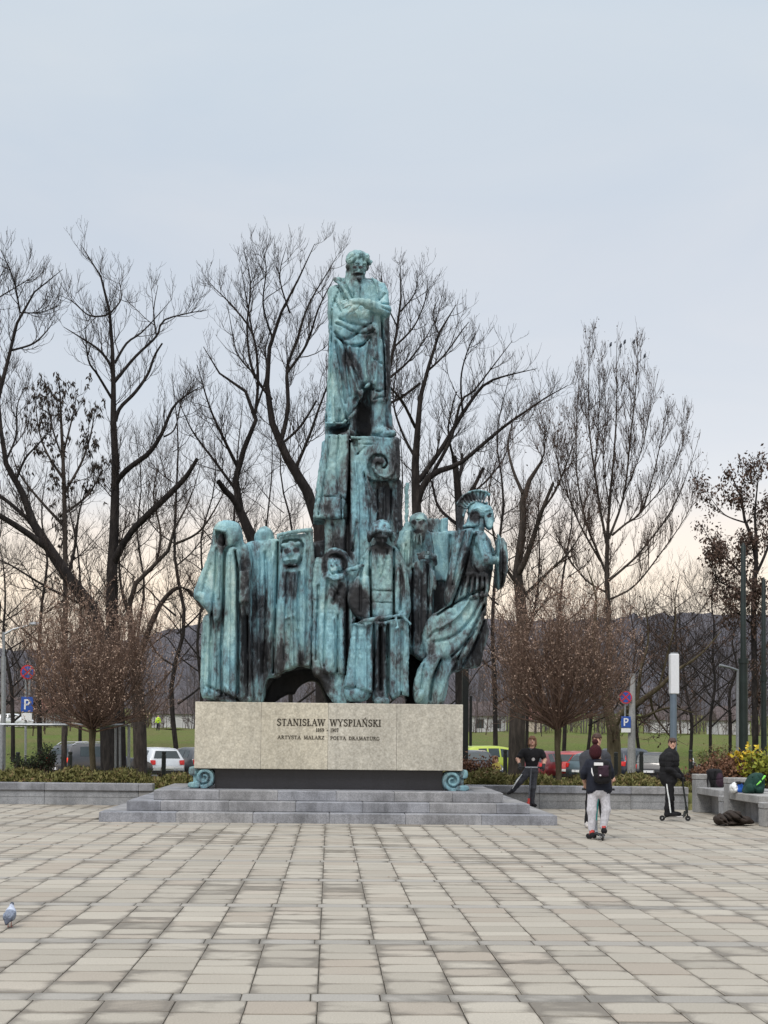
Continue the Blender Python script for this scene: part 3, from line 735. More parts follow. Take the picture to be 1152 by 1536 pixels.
# ------------------------------------------------------------------ planter walls
def planter_wall(x0, x1, v, h, label, phase=0):
    th = thing('planter_wall', ((x0+x1)/2, v, 0), label, 'low wall', 'low granite walls of the planting bed')
    L = 2.05; x = x0; k = 0
    while x < x1-.05:
        xe = min(x1, x+L*(phase if k == 0 and phase else 1))
        mb = MB(); mb.box((x+.004, v, h-.165), (xe-.004, v+.42, h), bev=.014); mb.build('coping_stone', M['granite_grey'], th)
        mb = MB(); mb.box((x+.004, v+.045, -.05), (xe-.004, v+.36, h-.169)); 
        mb.box((x+.004, v+.036, .17), (xe-.004, v+.0455, .235)); mb.build('wall_block', M['concrete'], th)
        x = xe; k += 1
planter_wall(-9.5, -3.86, WALL_V-.1, .47, 'grey granite planter wall left of the monument steps', .6)
planter_wall(3.05, P(1033, 1190, WALL_V).x, WALL_V, .50, 'grey granite planter wall running behind the scooter riders', .8)
# ------------------------------------------------------------------ hedges and bed
def leafmass(rs_, cx, cy, cz, rx, ry, rz, n, size, up=.4, shell=.5):
    """leaf faces spread through an ellipsoid-like volume (uneven)"""
    d = rs_.randn(n, 3); d /= np.linalg.norm(d, axis=1, keepdims=True); r = rs_.uniform(shell, 1, n)[:,None]**.6
    c = d*r*np.array([rx, ry, rz])+np.array([cx, cy, cz]); return leaf_at(rs_, c, size, up)
def leaf_at(rs_, c, size, up=.4, el=1.9):
    n = len(c); a = rs_.randn(n, 3); a[:,2] += up; a /= np.linalg.norm(a, axis=1, keepdims=True); b = np.cross(a, rs_.randn(n, 3)); b /= np.linalg.norm(b, axis=1, keepdims=True)
    s_ = size*rs_.uniform(.6, 1.4, n)[:,None]; nn = np.cross(a, b)
    V = np.stack([c, c+a*s_*el*.5+b*s_*.45+nn*s_*.15, c+a*s_*el, c+a*s_*el*.5-b*s_*.45+nn*s_*.15], 1).reshape(-1, 3)
    return V, np.arange(4*n).reshape(-1, 4)
def hedge(x0, x1, v0_, v1_, h, seed, label, n):
    rh = np.random.RandomState(seed); th = thing('hedge', ((x0+x1)/2, (v0_+v1_)/2, .36), label, 'hedge', 'clipped hedges behind the planter walls')
    x = rh.uniform(x0, x1, n); v = v0_+(v1_-v0_)*rh.rand(n)**1.6
    top = h+.05*np.sin(x*2.1)+.07*np.sin(x*5.3+1)+.05*np.sin(x*.7)+.06*rh.rand(n); top = top-.22*np.clip((v0_+.35-v)/.35, 0, 1)**2
    z = .38+(top-.38)*rh.rand(n)**.55
    V, Q = leaf_at(rh, np.stack([x, v, z], 1), .045, .5); mesh('foliage', V, Q, M['leaf_hedge'], th, kind='stuff')
    k = int((x1-x0)*26); base = np.stack([rh.uniform(x0, x1, k), rh.uniform(v0_+.1, v1_, k), np.full(k, .34)], 1)
    tip = base+np.stack([rh.uniform(-.1,.1,k), rh.uniform(-.1,.1,k), rh.uniform(h-.35, h-.1, k)], 1)
    Pn = np.stack([base+(tip-base)*f for f in (0,.5,1)], 1); V, Q = tubes(Pn, np.full((k, 3), .006), 3); mesh('stems', V, Q, M['twig_brown'], th, kind='stuff')
hedge(-9.6, -3.0, 33.45, 35.2, .60, 1, 'low olive-green hedge behind the wall left of the monument', 24000)
hedge(2.2, P(1033, 1190, 33.5).x+.1, 33.5, 35.2, .64, 2, 'low olive and russet hedge behind the wall right of the monument', 24000)
# ------------------------------------------------------------------ the monument
mon = thing('monument', (-.1, 29.5, 0), 'tall green-patinated bronze monument with a robed figure over a crowd, on a pale granite block', 'monument')
SX0, SX1 = P(148, 1229, 26.68).x, P(836, 1238, 26.68).x
ins = .43; rise = .18; BACK = 32.1
for k in range(3):
    x0, x1, y0, y1, z0, z1 = SX0+ins*k, SX1-ins*k*1.02, 26.68+.43*k, BACK-.45*k, rise*k-(.02 if k == 0 else 0), rise*(k+1)
    mb = MB(); mb.box((x0+.46, y0+.46, z0), (x1-.46, y1, z1-.004)); st = mb.build('step', M['granite_grey'], mon)
    nS = 6; L = (x1-x0)/nS; off = [0.0, .5, .12][k]
    cuts = [x0]+[x0+L*(i+off) for i in range(0 if off else 1, nS) if x0+L*(i+off) < x1-.2 and x0+L*(i+off) > x0+.2]+[x1]
    for a, b_ in zip(cuts[:-1], cuts[1:]):
        q = MB(); q.box((a+.003, y0, z0), (b_-.003, y0+.458, z1), bev=.012); q.build('step_stone', M['granite_grey'], st)
    for sx in (0, 1):
        yy = y0+.461
        while yy < y1-.1:
            ye = min(y1, yy+1.4)
            q = MB(); q.box(((x0 if sx == 0 else x1-.458), yy+.003, z0), ((x0+.458 if sx == 0 else x1), ye-.003, z1), bev=.012); q.build('step_stone', M['granite_grey'], st); yy = ye
TOP = .54
# plinth: dark recessed base and four pale granite blocks
PV = 28.45
bl, br_ = P(291, 1151, PV), P(694, 1158, PV); tl = P(291, 1052, PV)
zb, zt = P(492, 1154.5, PV).z, P(492, 1054.6, PV).z
tilt_z = 0.0
mb = MB()
dk = [P(325, 1170, 28.6).x, P(425, 1170, 28.6).x, P(540, 1170, 28.6).x, P(640, 1170, 28.6).x, P(664, 1170, 28.6).x]
mb.box((P(322,1170,28.6).x, 28.62, TOP), (P(664,1170,28.6).x, 30.6, zb)); mb.build('plinth_base', M['granite_dark'], mon)
jx = [bl.x, P(391.5, 1100, PV).x, P(492, 1100, PV).x, P(595, 1100, PV).x, br_.x]
for a, b_ in zip(jx[:-1], jx[1:]):
    for (ya, yb_) in ((PV, 29.6), (29.604, 30.75)):
        q = MB(); q.box((a+.0025, ya, zb), (b_-.0025, yb_, zt), bev=.008); q.build('granite_block', M['granite_buff'], mon)
# ---- lettering cut from strokes with serifs
GL = {  # unit glyphs: width, strokes (polyline, weight 1 thick / .5 thin)
 'S': (.62, [([(.56,.80),(.50,.94),(.34,1),(.16,.95),(.08,.80),(.14,.63),(.34,.52),(.52,.40),(.57,.22),(.46,.05),(.28,0),(.12,.05),(.05,.20)],.8)]),
 'T': (.72, [([(.36,0),(.36,1)],1),([(.04,.97),(.68,.97)],.5),([(.05,.97),(.04,.82)],.4),([(.67,.97),(.68,.82)],.4)]),
 'A': (.80, [([(.08,0),(.39,1)],.5),([(.39,1),(.72,0)],1),([(.19,.36),(.60,.36)],.45)]),
 'N': (.86, [([(.14,0),(.14,1)],.5),([(.14,1),(.72,0)],1),([(.72,0),(.72,1)],.5)]),
 'I': (.36, [([(.18,0),(.18,1)],1)]),
 'L': (.62, [([(.16,0),(.16,1)],1),([(.16,.02),(.56,.02)],.5),([(.56,.02),(.58,.22)],.4)]),
 'W': (1.12, [([(.08,1),(.32,0)],1),([(.32,0),(.56,.95)],.5),([(.56,.95),(.80,0)],1),([(.80,0),(1.04,1)],.5)]),
 'Y': (.78, [([(.08,1),(.39,.48)],.9),([(.70,1),(.39,.48)],.5),([(.39,.48),(.39,0)],1)]),
 'P': (.62, [([(.16,0),(.16,1)],1),([(.16,.98),(.40,.97),(.56,.86),(.57,.66),(.44,.52),(.16,.50)],.7)]),
 'K': (.76, [([(.16,0),(.16,1)],1),([(.16,.42),(.62,1)],.5),([(.30,.58),(.70,0)],.9)]),
 'R': (.72, [([(.16,0),(.16,1)],1),([(.16,.98),(.40,.97),(.55,.86),(.56,.68),(.42,.54),(.16,.52)],.7),([(.36,.53),(.68,0)],.9)]),
 'M': (1.0, [([(.12,0),(.18,1)],.5),([(.18,1),(.50,.08)],1),([(.50,.08),(.82,1)],.5),([(.82,1),(.88,0)],1)]),
 'Z': (.70, [([(.08,.82),(.09,.97),(.62,.97)],.5),([(.62,.97),(.06,.03)],1),([(.06,.03),(.62,.03),(.64,.2)],.5)]),
 'O': (.86, [([(.43,1),(.20,.93),(.08,.70),(.08,.32),(.20,.07),(.43,0),(.66,.07),(.78,.32),(.78,.70),(.66,.93),(.43,1)],.8)]),
 'E': (.64, [([(.16,0),(.16,1)],1),([(.16,.98),(.54,.98),(.55,.82)],.5),([(.16,.52),(.44,.52)],.5),([(.16,.02),(.56,.02),(.58,.2)],.5)]),
 'D': (.80, [([(.16,0),(.16,1)],1),([(.16,.98),(.44,.95),(.66,.78),(.72,.5),(.66,.2),(.44,.04),(.16,.02)],.8)]),
 'U': (.84, [([(.16,1),(.16,.3),(.26,.06),(.44,0),(.62,.08),(.70,.3),(.70,1)],.8)]),
 'G': (.84, [([(.70,.82),(.60,.95),(.42,1),(.20,.92),(.08,.68),(.08,.32),(.20,.07),(.44,0),(.64,.05),(.71,.14),(.71,.42)],.8),([(.56,.42),(.80,.42)],.5)]),
 '1': (.36, [([(.18,0),(.18,1)],1),([(.18,1),(.06,.86)],.5)]),
 '8': (.60, [([(.30,.52),(.12,.64),(.12,.88),(.30,1),(.48,.88),(.48,.64),(.30,.52),(.08,.38),(.08,.12),(.30,0),(.52,.12),(.52,.38),(.30,.52)],.7)]),
 '6': (.60, [([(.50,.94),(.30,1),(.10,.70),(.08,.28),(.20,.03),(.40,0),(.54,.18),(.50,.44),(.32,.55),(.12,.42)],.7)]),
 '9': (.60, [([(.10,.06),(.30,0),(.50,.30),(.52,.72),(.40,.97),(.20,1),(.06,.82),(.10,.56),(.28,.45),(.48,.58)],.7)]),
 '0': (.60, [([(.30,1),(.10,.80),(.08,.30),(.30,0),(.52,.30),(.50,.80),(.30,1)],.7)]),
 '7': (.56, [([(.06,.82),(.07,.97),(.52,.97),(.22,0)],.8)]),
 '-': (.5, [([(.18,.45),(.32,.45)],1.2)]), ' ': (.55, []),
}
SERIF = {'T':[(.36,0)],'A':[(.08,0),(.72,0)],'N':[(.14,0),(.14,1),(.72,1)],'I':[(.18,0),(.18,1)],'L':[(.16,0),(.16,1)],'W':[(.08,1),(.56,.97),(1.04,1)],'Y':[(.08,1),(.70,1),(.39,0)],
 'P':[(.16,0),(.13,1)],'K':[(.16,0),(.16,1),(.62,1),(.70,0)],'R':[(.16,0),(.13,1),(.68,0)],'M':[(.12,0),(.88,0),(.16,1),(.84,1)],'E':[(.13,1),(.13,0)],'D':[(.13,0),(.13,1)],'U':[(.16,1),(.70,1)],'1':[(.18,0)]}
def letters(text, x0, x1, yb, hpx, v, th=.12, gapf=.12):
    """one line of lettering between two photograph columns on the plane y = v"""
    tot = 0; 
    for ch in text: tot += GL['N' if ch == 'Ń' else 'L' if ch == 'Ł' else ch][0]+gapf
    a = P(x0, yb, v); e = P(x1, yb, v); W = (e.x-a.x); H = hpx/(F_PX/v); sx = W/tot; cx = a.x; mb = MB(); T = th*H
    zb0, zb1 = a.z, e.z
    def seg(p, q, wt):
        dx, dz = q[0]-p[0], q[1]-p[1]; L = math.hypot(dx, dz) or 1; nx, nz = -dz/L*wt*T/2, dx/L*wt*T/2; ex, ez = dx/L*wt*T*.3, dz/L*wt*T*.3
        pts = [(p[0]-ex+nx, p[1]-ez+nz), (p[0]-ex-nx, p[1]-ez-nz), (q[0]+ex-nx, q[1]+ez-nz), (q[0]+ex+nx, q[1]+ez+nz)]
        mb.prism(pts, v-.006-.0004*(len(mb.F) % 7), v+.004)
    for ch in text:
        g = 'N' if ch == 'Ń' else 'L' if ch == 'Ł' else ch; zz = (zb0+zb1)/2
        tr = lambda p: (cx+p[0]*sx, zz+p[1]*H)
        for pl, wt in GL[g][1]:
            for p, q in zip(pl[:-1], pl[1:]): seg(tr(p), tr(q), wt)
        for s_ in SERIF.get(g, []):
            p = tr(s_); seg((p[0]-.16*H, p[1]), (p[0]+.16*H, p[1]), .45)
        if ch == ' ' and mb.F: mb.build('inscription', M['bronze_letter'], mon); mb = MB()
        if ch == 'Ń': seg(tr((.40,1.12)), tr((.56,1.32)), .7)
        if ch == 'Ł': seg(tr((.0,.42)), tr((.36,.66)), .6)
        cx += (GL[g][0]+gapf)*sx
    if mb.F: mb.build('inscription', M['bronze_letter'], mon)
letters('STANISŁAW WYSPIAŃSKI', 415.5, 572.5, 1088.8, 9.6, PV, .19)
letters('1869 - 1907', 474, 508, 1097.8, 5.2, PV, .2)
letters('ARTYSTA MALARZ', 416.5, 487, 1108.6, 4.9, PV, .2)
letters('POETA DRAMATURG', 495.5, 570, 1110.0, 4.9, PV, .2)
# ---- corner volutes
for (cx_, cy_, sgn, vv) in ((305, 1166, 1, 28.5), (680, 1171, -1, 28.5)):
    f = Fig(vv, cx_-26, cx_+26, cy_-22, cy_+24, -.06, .75, .011)
    sp = []
    for i in range(34):
        a = math.radians(-90+i*17); r_ = 14.6*(1-i/40)
        sp.append((cx_-sgn*(-math.cos(a))*r_*1.0*1, cy_-math.sin(a)*r_*1.0))
    # spiral opens towards the outer side
    sp = [(cx_+sgn*(cx2), cy2) for cx2, cy2 in [(math.cos(math.radians(-100+i*17))*14.2*(1-i/42)+1, cy_-math.sin(math.radians(-100+i*17))*14.2*(1-i/42)) for i in range(34)]]
    f.r(sp, [3.0*(1-i/60) for i in range(34)], -.02, .5, .02)
    f.p([(cx_-13,cy_-11),(cx_+13,cy_-11),(cx_+13,cy_+13),(cx_-13,cy_+13)], .05, .5, .05)
    f.p([(cx_-sgn*16-5,cy_-15),(cx_-sgn*16+5,cy_-15),(cx_-sgn*16+5,cy_-4),(cx_-sgn*16-5,cy_-4)], 0, .5, .04)
    f.p([(cx_-sgn*14-8,cy_+8),(cx_-sgn*14+8,cy_+8),(cx_-sgn*14+8,cy_+15),(cx_-sgn*14-8,cy_+15)], 0, .45, .03)
    f.f.build('corner_volute', [M['patina']], mon, [(cx_, cy_, 40, 40, -.02)])
# ------------------------------------------------------------------ bronze group (each figure sculpted from distance fields)
PAT = [M['patina']]
BV = 29.35
def folds(f, lst):
    for pts, wd, amp, dm in lst: f.s(pts, wd, amp, dm)
# 1. standing robed figure on the column
f = Fig(29.6, 482, 596, 376, 668, -.74, .75, .021)
f.p([(497,436),(506,424),(522,418),(548,418),(567,424),(579,434),(584,452),(585,480),(586,520),(587,580),(588,657),(560,657),(530,650),(510,655),(492,652),(488,640),(490,600),(492,540),(494,480),(495,450)], .16, .52, .16)   # cloak back
f.p([(500,440),(508,428),(524,420),(548,420),(565,426),(576,438),(579,470),(572,500),(570,530),(560,545),(520,545),(500,520),(497,480)], -.30, .45, .26, .10)  # torso
f.p([(495,452),(503,436),(514,436),(520,470),(520,520),(525,570),(535,600),(541,612),(520,636),(512,641),(489,641),(490,590),(492,520)], -.34, .35, .22, .08)  # near cloak fall
f.p([(510,500),(545,520),(566,500),(566,530),(562,578),(552,582),(541,592),(534,606),(515,600),(508,560)], -.38, .25, .18, .08) # robe front
f.p([(555,520),(576,515),(579,560),(580,595),(573,600),(556,598),(557,560)], -.30, .25, .14, .06)
f.c((568,560,-.12),(567,598,-.14), 12, 11.5); f.c((567,598,-.14),(568,602,-.14), 13, 12); f.c((567,602,-.13),(567,648,-.12), 10.5, 10)   # right boot
f.e((572,652,-.22), 15, 7.5, .20, .05); f.e((584,657,-.40), 9, 4.5, .16, .05); f.c((562,656,-.12),(578,659,-.40), 6, 5)
f.c((528,600,-.05),(527,648,-.08), 10, 8); f.e((523,655,-.22), 9, 6, .22, .05); f.e((516,659,-.40), 8, 4, .12, .05)
f.p([(557,587),(578,585),(580,606),(557,608)], -.30, .1, .08, .03)
f.c((536,612,-.25),(537,640,-.3), 0.1, .1)
f.ch([(489,640,-.32),(514,640,-.35),(529,628,-.37),(541,613,-.38),(540,600,-.38),(546,587,-.38),(558,580,-.36)], 2.3, .03)
# dark hollow between the legs
f.p([(534,612),(543,600),(554,596),(556,650),(534,656)], -.6, .16, .05, .02, op='sub', sm=False)
f.p([(497,643),(513,643),(526,636),(520,652),(500,656)], -.6, .12, .05, .02, op='sub', sm=False)
# arms
f.c((572,438,-.05),(577,468,-.20), 10, 9.5, .06); f.c((577,471,-.24),(551,467,-.52), 10, 7.5, .03); f.c((551,466,-.52),(536,464,-.57), 6, 5, .02)
f.c((503,440,-.05),(503,474,-.14), 11, 12, .10); f.c((503,474,-.18),(528,482,-.38), 10, 7.5, .05)
f.e((533,465,-.585), 7.5, 4.6, .06, .02, ang=-12)
for i, (ex, ey) in enumerate([(511,466),(509,471),(513,475),(522,481)]):
    sx, sy_ = [(529,463),(529,466),(530,469),(534,470)][i]
    f.ch([(sx,sy_,-.58),((sx+ex)/2,(sy_+ey)/2-1.2,-.62),(ex,ey,-.56)], [2.0,1.8,1.4], .006)
f.ch([(538,467,-.58),(534,474,-.6),(527,479,-.58)], [2.2,1.9,1.4], .006)
# drapery pulled across the waist
f.p([(506,486),(530,484),(552,488),(566,494),(562,504),(545,512),(525,508),(508,500)], -.42, .1, .12, .08)
f.p([(503,500),(560,503),(560,512),(545,526),(525,520),(508,512)], -.36, .1, .10, .08)
for i in range(3): f.ch([(558+i*3,495,-.42),(561+i*2.4,503,-.44),(562+i*1.8,508,-.42)], [2.2,1.8,1.4], .02)
# collar and open coat edges
f.ch([(502,424,-.18),(508,421,-.02),(517,418,.12),(530,416,.22),(548,416,.22),(562,420,.12),(574,430,-.04),(580,444,-.10)], [3.4,4,4,4,4,4,3.6,3], .05)
f.ch([(503,424,-.24),(511,434,-.34),(519,446,-.36),(526,458,-.36)], [4.2,3.2,2.6,2], .03)
f.ch([(558,422,-.2),(564,432,-.32),(566,448,-.36)], [3,2.6,2], .03)
folds(f, [([(516,425),(521,440),(529,456)],1.6,.06,0), ([(507,436),(514,450),(522,462)],1.6,.05,0), ([(505,512),(522,515),(543,500),(556,492)],2.2,.06,0),
 ([(505,492),(525,503),(545,508),(560,503)],2,.05,0), ([(510,486),(530,494),(552,498)],1.8,.05,0), ([(503,505),(520,524),(543,524),(553,512)],2.4,.07,0),
 ([(504,520),(512,560),(518,610)],2.6,.07,0), ([(498,470),(497,540),(495,630)],2.2,.05,0), ([(524,525),(527,560),(532,596)],3,-.06,0), ([(518,525),(520,560),(525,600)],2.2,.06,0),
 ([(540,525),(538,560),(545,585)],2.4,.045,0), ([(551,520),(547,550),(549,578)],2.6,-.06,0), ([(556,512),(557,545),(556,585)],1.8,.035,0), ([(563,515),(565,550),(562,590)],2.2,-.05,0),
 ([(571,480),(575,530),(577,600)],1.8,.06,.2), ([(560,545),(575,552)],1.5,.04,0), ([(509,524),(524,560),(540,600)],2.4,-.05,0), ([(513,516),(528,556),(546,592)],1.8,.06,0), ([(505,560),(512,600),(520,634)],2,.05,0), ([(492,500),(491,560),(490,635)],1.6,.05,.2), ([(558,588),(568,592),(578,586)],1.6,.06,0), ([(560,604),(572,600),(579,606)],1.4,.05,0),
 ([(577,445),(568,456)],1.5,.05,0), ([(584,462),(572,462)],1.5,.045,0), ([(586,474),(572,470)],1.3,.04,0), ([(530,432),(531,455)],1.2,.035,0), ([(540,438),(540,456)],.9,.03,0),
 ([(507,445),(499,466)],1.6,.05,0), ([(501,455),(512,475)],1.4,.05,0), ([(510,620),(509,636)],3,.05,0), ([(500,600),(501,638)],2.2,-.04,0)])
f.f.rough(.016, (5,5,2.6), 3); f.f.rough(.008, (13,13,9), 4)
sf = f
f.f.rough(.0055, (24,24,15), 77); f.f.build('standing_figure', PAT, mon, [(514,460,26,34,.42),(575,452,18,30,.4),(545,465,22,12,.3),(522,538,8,14,-.55),(545,630,12,26,-.9),(505,645,14,10,-.7),(582,560,5,80,-.55),(497,600,6,50,.3),(566,628,10,24,.2),(508,632,16,10,.3),(545,500,20,12,-.15)])  # patina patches; hollows under the hem carry painted shade
# head with swept hair and moustache
f = Fig(29.55, 508, 560, 374, 436, -.55, .4, .0125)
L, u, rot = f.head((536.5,402,-.14), 41, 16, -14)
f.f.cap(f.w((533,412,-.02)), f.w((532,428,.0)), .20, .24, .05)
F_ = f.f
F_.ell(L(0,-.10,.22), (.44*u,.46*u,.36*u), .03*u, 0, 'add', rot)
for (a_, b_, c_) in ((-.38,-.02,.12),(-.36,-.10,-.02),(.38,.02,.16),(.37,-.05,.04),(-.28,.22,.30),(.28,.22,.30),(0,-.35,0)): F_.ell(L(a_*.92,b_,c_), (.11*u,.16*u,.17*u), .06*u, 0, 'add', rot)
F_.cap(L(-.02,.34,.40), L(-.40,.24,.12), .10*u, .11*u, .05*u); F_.cap(L(-.02,.34,.40), L(.40,.22,.16), .11*u, .11*u, .05*u)
F_.cap(L(-.06,.42,-.24), L(.06,.42,-.24), .05*u, .05*u, .03*u)
for sx in (-1,1): F_.cap(L(.02*sx,.44,-.22), L(.20*sx,.36,-.29), .055*u, .03*u, .02*u)
F_.ell(L(0,.34,-.47), (.12*u,.13*u,.14*u), .05*u, 0, 'add', rot)
for k_ in range(7):
    a_ = -.36+.12*k_; F_.s = F_.stroke
    p0, p1 = L(a_,.3,.42-.4*abs(a_)), L(a_*1.5,.1,.05); F_.stroke([(p0[0],p0[2]),(p1[0],p1[2])], .035*u*1.2, .022, 29.7)
f.f.rough(.0055, (24,24,15), 77); f.f.build('head', PAT, mon.children[[c.name for c in mon.children].index('standing_figure')], [(525,385,18,12,.15),(532,401,2.6,1.8,-1.2),(541,401,2.6,1.8,-1.2),(537,411,7,2,-.8),(538,405,2,4,.2),(538,418,5,4,-.3),(545,384,14,8,.1),(522,403,3,8,-.5)])  # eye and mouth shade painted on, hair lightened as a highlight
# 2. column with volute and hanging draperies
f = Fig(29.55, 462, 610, 650, 870, -.75, .9, .025)
f.p([(527,663),(597,665),(598,722),(553,725),(540,700),(527,690)], -.34, .6, .06, .03, sm=False)
f.p([(488,657),(597,663),(597,668),(488,664)], -.45, .65, .03, .02, sm=False)
f.p([(548,720),(601,722),(604,800),(600,870),(520,870),(520,760)], -.16, .5, .05, .03, sm=False)
f.p([(489,658),(526,658),(525,720),(517,758),(513,783),(470,782),(474,760),(482,715)], -.52, .5, .06, .04, sm=False)
f.p([(484,660),(492,660),(480,740),(470,770)], -.1, .6, .05, .04, sm=False)
f.p([(498,664),(546,664),(552,800),(505,800)], -.16, .5, .05, .03, sm=False)
f.p([(487,780),(545,780),(548,870),(487,870)], -.34, .5, .08, .05, sm=False)
f.p([(521,660),(530,672),(545,705),(570,768),(575,800),(560,870),(527,870),(524,760)], -.46, .4, .10, .05, sm=False)
f.p([(534,664),(598,666),(599,716),(594,724),(570,726),(545,722),(538,700)], -.44, .1, .05, .02, sm=False)
f.r([(566,727),(558,718),(553,706),(555,695),(562,689),(571,689),(578,694),(580,701),(576,707),(570,707)], [3.2,3,2.8,2.6,2.5,2.3,2.1,1.9,1.6,1.2], -.7, -.30, .01, .01, op='sub')
f.r([(590,668),(591,700),(588,716),(578,722),(566,718),(560,708),(562,699),(568,697),(571,701)], [2.6,2.6,2.4,2.2,1.8,1.6,1.5,1.5,1.4], -.50, -.3, .02, .02)
folds(f, [([(524,662),(523,740),(522,850)],1.8,.07,0), ([(508,662),(506,700),(508,750)],1.8,.05,0), ([(494,662),(490,710),(478,778)],1.6,.05,0), ([(476,752),(500,751),(522,756)],1.0,.04,0),
 ([(512,750),(511,782)],1.2,.05,0), ([(532,700),(537,760),(536,850)],2,-.06,0), ([(545,715),(553,760),(556,840)],2,.05,0), ([(553,740),(565,772)],1.6,-.05,0),
 ([(566,735),(566,795)],1.6,.07,0), ([(576,735),(576,798)],2,-.05,0), ([(586,735),(587,798)],1.6,.07,0), ([(594,735),(595,800)],1.4,-.04,0), ([(530,674),(560,672)],1,.03,0), ([(532,690),(548,676)],1.4,.04,0),
 ([(500,790),(503,850)],2,.04,0), ([(536,790),(530,830)],3,.05,0), ([(520,780),(519,860)],2.6,.10,0)])
f.f.rough(.02, (4,4,2.4), 9); f.f.rough(.008, (14,14,10), 10)
f.f.rough(.0055, (24,24,15), 77); f.f.build('column', PAT, mon, [(523,760,3,90,-.7),(575,760,22,34,-.45),(568,692,10,5,-.5),(505,690,12,40,.3),(510,730,9,22,-.4),(495,765,14,9,-.25),(540,720,10,40,.2),(510,820,18,22,-.45),(590,690,20,30,-.2),(545,780,14,40,.15),(600,760,6,60,-.3)])  # patina patches; slit and volute hollow painted with shade
# 3. dark core that ties the group together, with the arched openings
f = Fig(29.6, 296, 712, 800, 1062, -.75, 1.15, .04)
f.p([(312,845),(360,815),(460,812),(520,800),(600,792),(690,790),(700,850),(700,930),(690,1000),(652,1005),(648,1058),(612,1058),(608,1000),(560,990),(530,1058),(498,1058),(470,1040),(430,1040),(400,1058),(308,1052)], .10, .95, .12, .04, sm=False)
f.p([(404,1064),(398,1040),(412,1016),(440,1004),(468,1002),(490,1012),(502,1034),(504,1064)], -1.2, .62, .05, .03, op='sub')
f.p([(440,1064),(442,1036),(455,1022),(472,1020),(484,1036),(486,1064)], -1.2, 1.4, .05, .02, op='sub')
f.p([(611,1064),(611,960),(640,950),(652,985),(640,1010),(624,1064)], -1.2, .6, .05, .03, op='sub')
f.f.rough(.03, (4,4,3), 5)
f.f.rough(.0055, (24,24,15), 77); f.f.build('bronze_core', PAT, mon, [(450,1010,90,60,-1.0),(625,1000,30,60,-1.2),(450,930,30,90,-.8),(560,900,300,300,-.3)])  # shade of the openings and voids painted into the core
# 4. hooded figure at the far left
f = Fig(BV-.1, 288, 384, 776, 1058, -.62, .8, .025)
f.p([(322,792),(330,784),(345,781),(357,786),(363,800),(366,814),(376,830),(378,900),(376,1000),(378,1052),(345,1054),(312,1048),(302,1040),(303,985),(304,930),(318,918),(305,906),(292,893),(300,868),(312,840),(318,812)], -.22, .6, .20, .05)
f.p([(322,797),(330,786),(346,782),(358,790),(362,808),(352,822),(330,826),(322,815)], -.38, .4, .18, .08)
f.p([(326,798),(340,801),(338,822),(331,826),(327,812)], -.7, -.16, .04, .03, op='sub')
f.c((324,797,-.38),(340,801,-.46), 2.2, 2.6, .02)
f.e((333,812,-.22), 5, 9, .10, .03)
f.p([(320,820),(340,828),(340,870),(332,930),(318,924),(300,902),(294,892),(308,850)], -.40, .2, .12, .05)
f.p([(340,835),(362,830),(360,900),(358,1045),(340,1052),(336,1000),(338,920)], -.42, .2, .12, .05)
f.p([(360,860),(376,858),(376,906),(358,908)], -.46, .2, .05, .03, sm=False); f.c((366,907,-.3),(366,924,-.32), 3.2, 2.4); 
folds(f, [([(327,826),(325,880),(318,940),(316,1040)],2,.07,0), ([(338,830),(337,900),(333,980),(334,1045)],2,.08,0), ([(346,835),(346,920),(345,1040)],2.2,-.05,0), ([(354,830),(358,880),(357,1040)],2.2,.12,0),
 ([(366,925),(366,1045)],2,-.06,0), ([(324,930),(324,1035)],2,-.05,0), ([(310,935),(308,1035)],1.6,.05,0), ([(318,850),(306,890)],2,.04,0), ([(332,835),(330,900)],1.6,-.05,0), ([(371,925),(372,1045)],1.8,.08,0),
 ([(312,1030),(335,1040),(356,1050)],2.2,.06,0), ([(340,1030),(352,1046)],2,-.05,0)])
f.f.rough(.022, (5,5,1.6), 12); f.f.rough(.008, (13,13,8), 13)
f.f.rough(.0055, (24,24,15), 77); f.f.build('hooded_figure', PAT, mon, [(340,790,20,10,.3),(333,812,6,12,-.7),(312,870,18,34,.45),(345,860,12,34,.4),(368,850,8,30,-.35),(330,920,14,18,-.25),(346,940,10,60,.3),(365,960,5,60,-.6),(310,1000,8,40,.3),(340,1045,22,8,-.4),(372,980,6,60,-.5)])  # patina patches; shadow inside the hood is painted
# 5. second veiled figure behind with rounded head, and the wall of cloaks
f = Fig(BV+.1, 362, 474, 786, 1060, -.6, .9, .025)
f.e((396,806,.18), 16, 15, .24, .05); f.e((397,800,.12), 12, 11, .2)
f.p([(364,822),(378,813),(400,812),(425,810),(428,850),(425,1000),(402,1020),(394,1052),(370,1054),(366,950),(366,860)], -.16, .5, .14, .05)
f.p([(402,850),(422,840),(424,930),(420,1000),(404,1014),(398,950)], -.28, .2, .10, .05)
f.p([(419,806),(466,800),(468,812),(470,850),(468,930),(466,1002),(448,1000),(430,1006),(416,1012),(412,940),(416,880)], -.34, .45, .09, .04, sm=False)
f.ch([(418,806,-.36),(440,802,-.38),(466,799,-.36)], [3,3,3.4], .03); f.c((466,800,-.36),(470,845,-.30), 3.2, 2.6); f.c((418,808,-.38),(417,845,-.38), 2.6, 2.2)
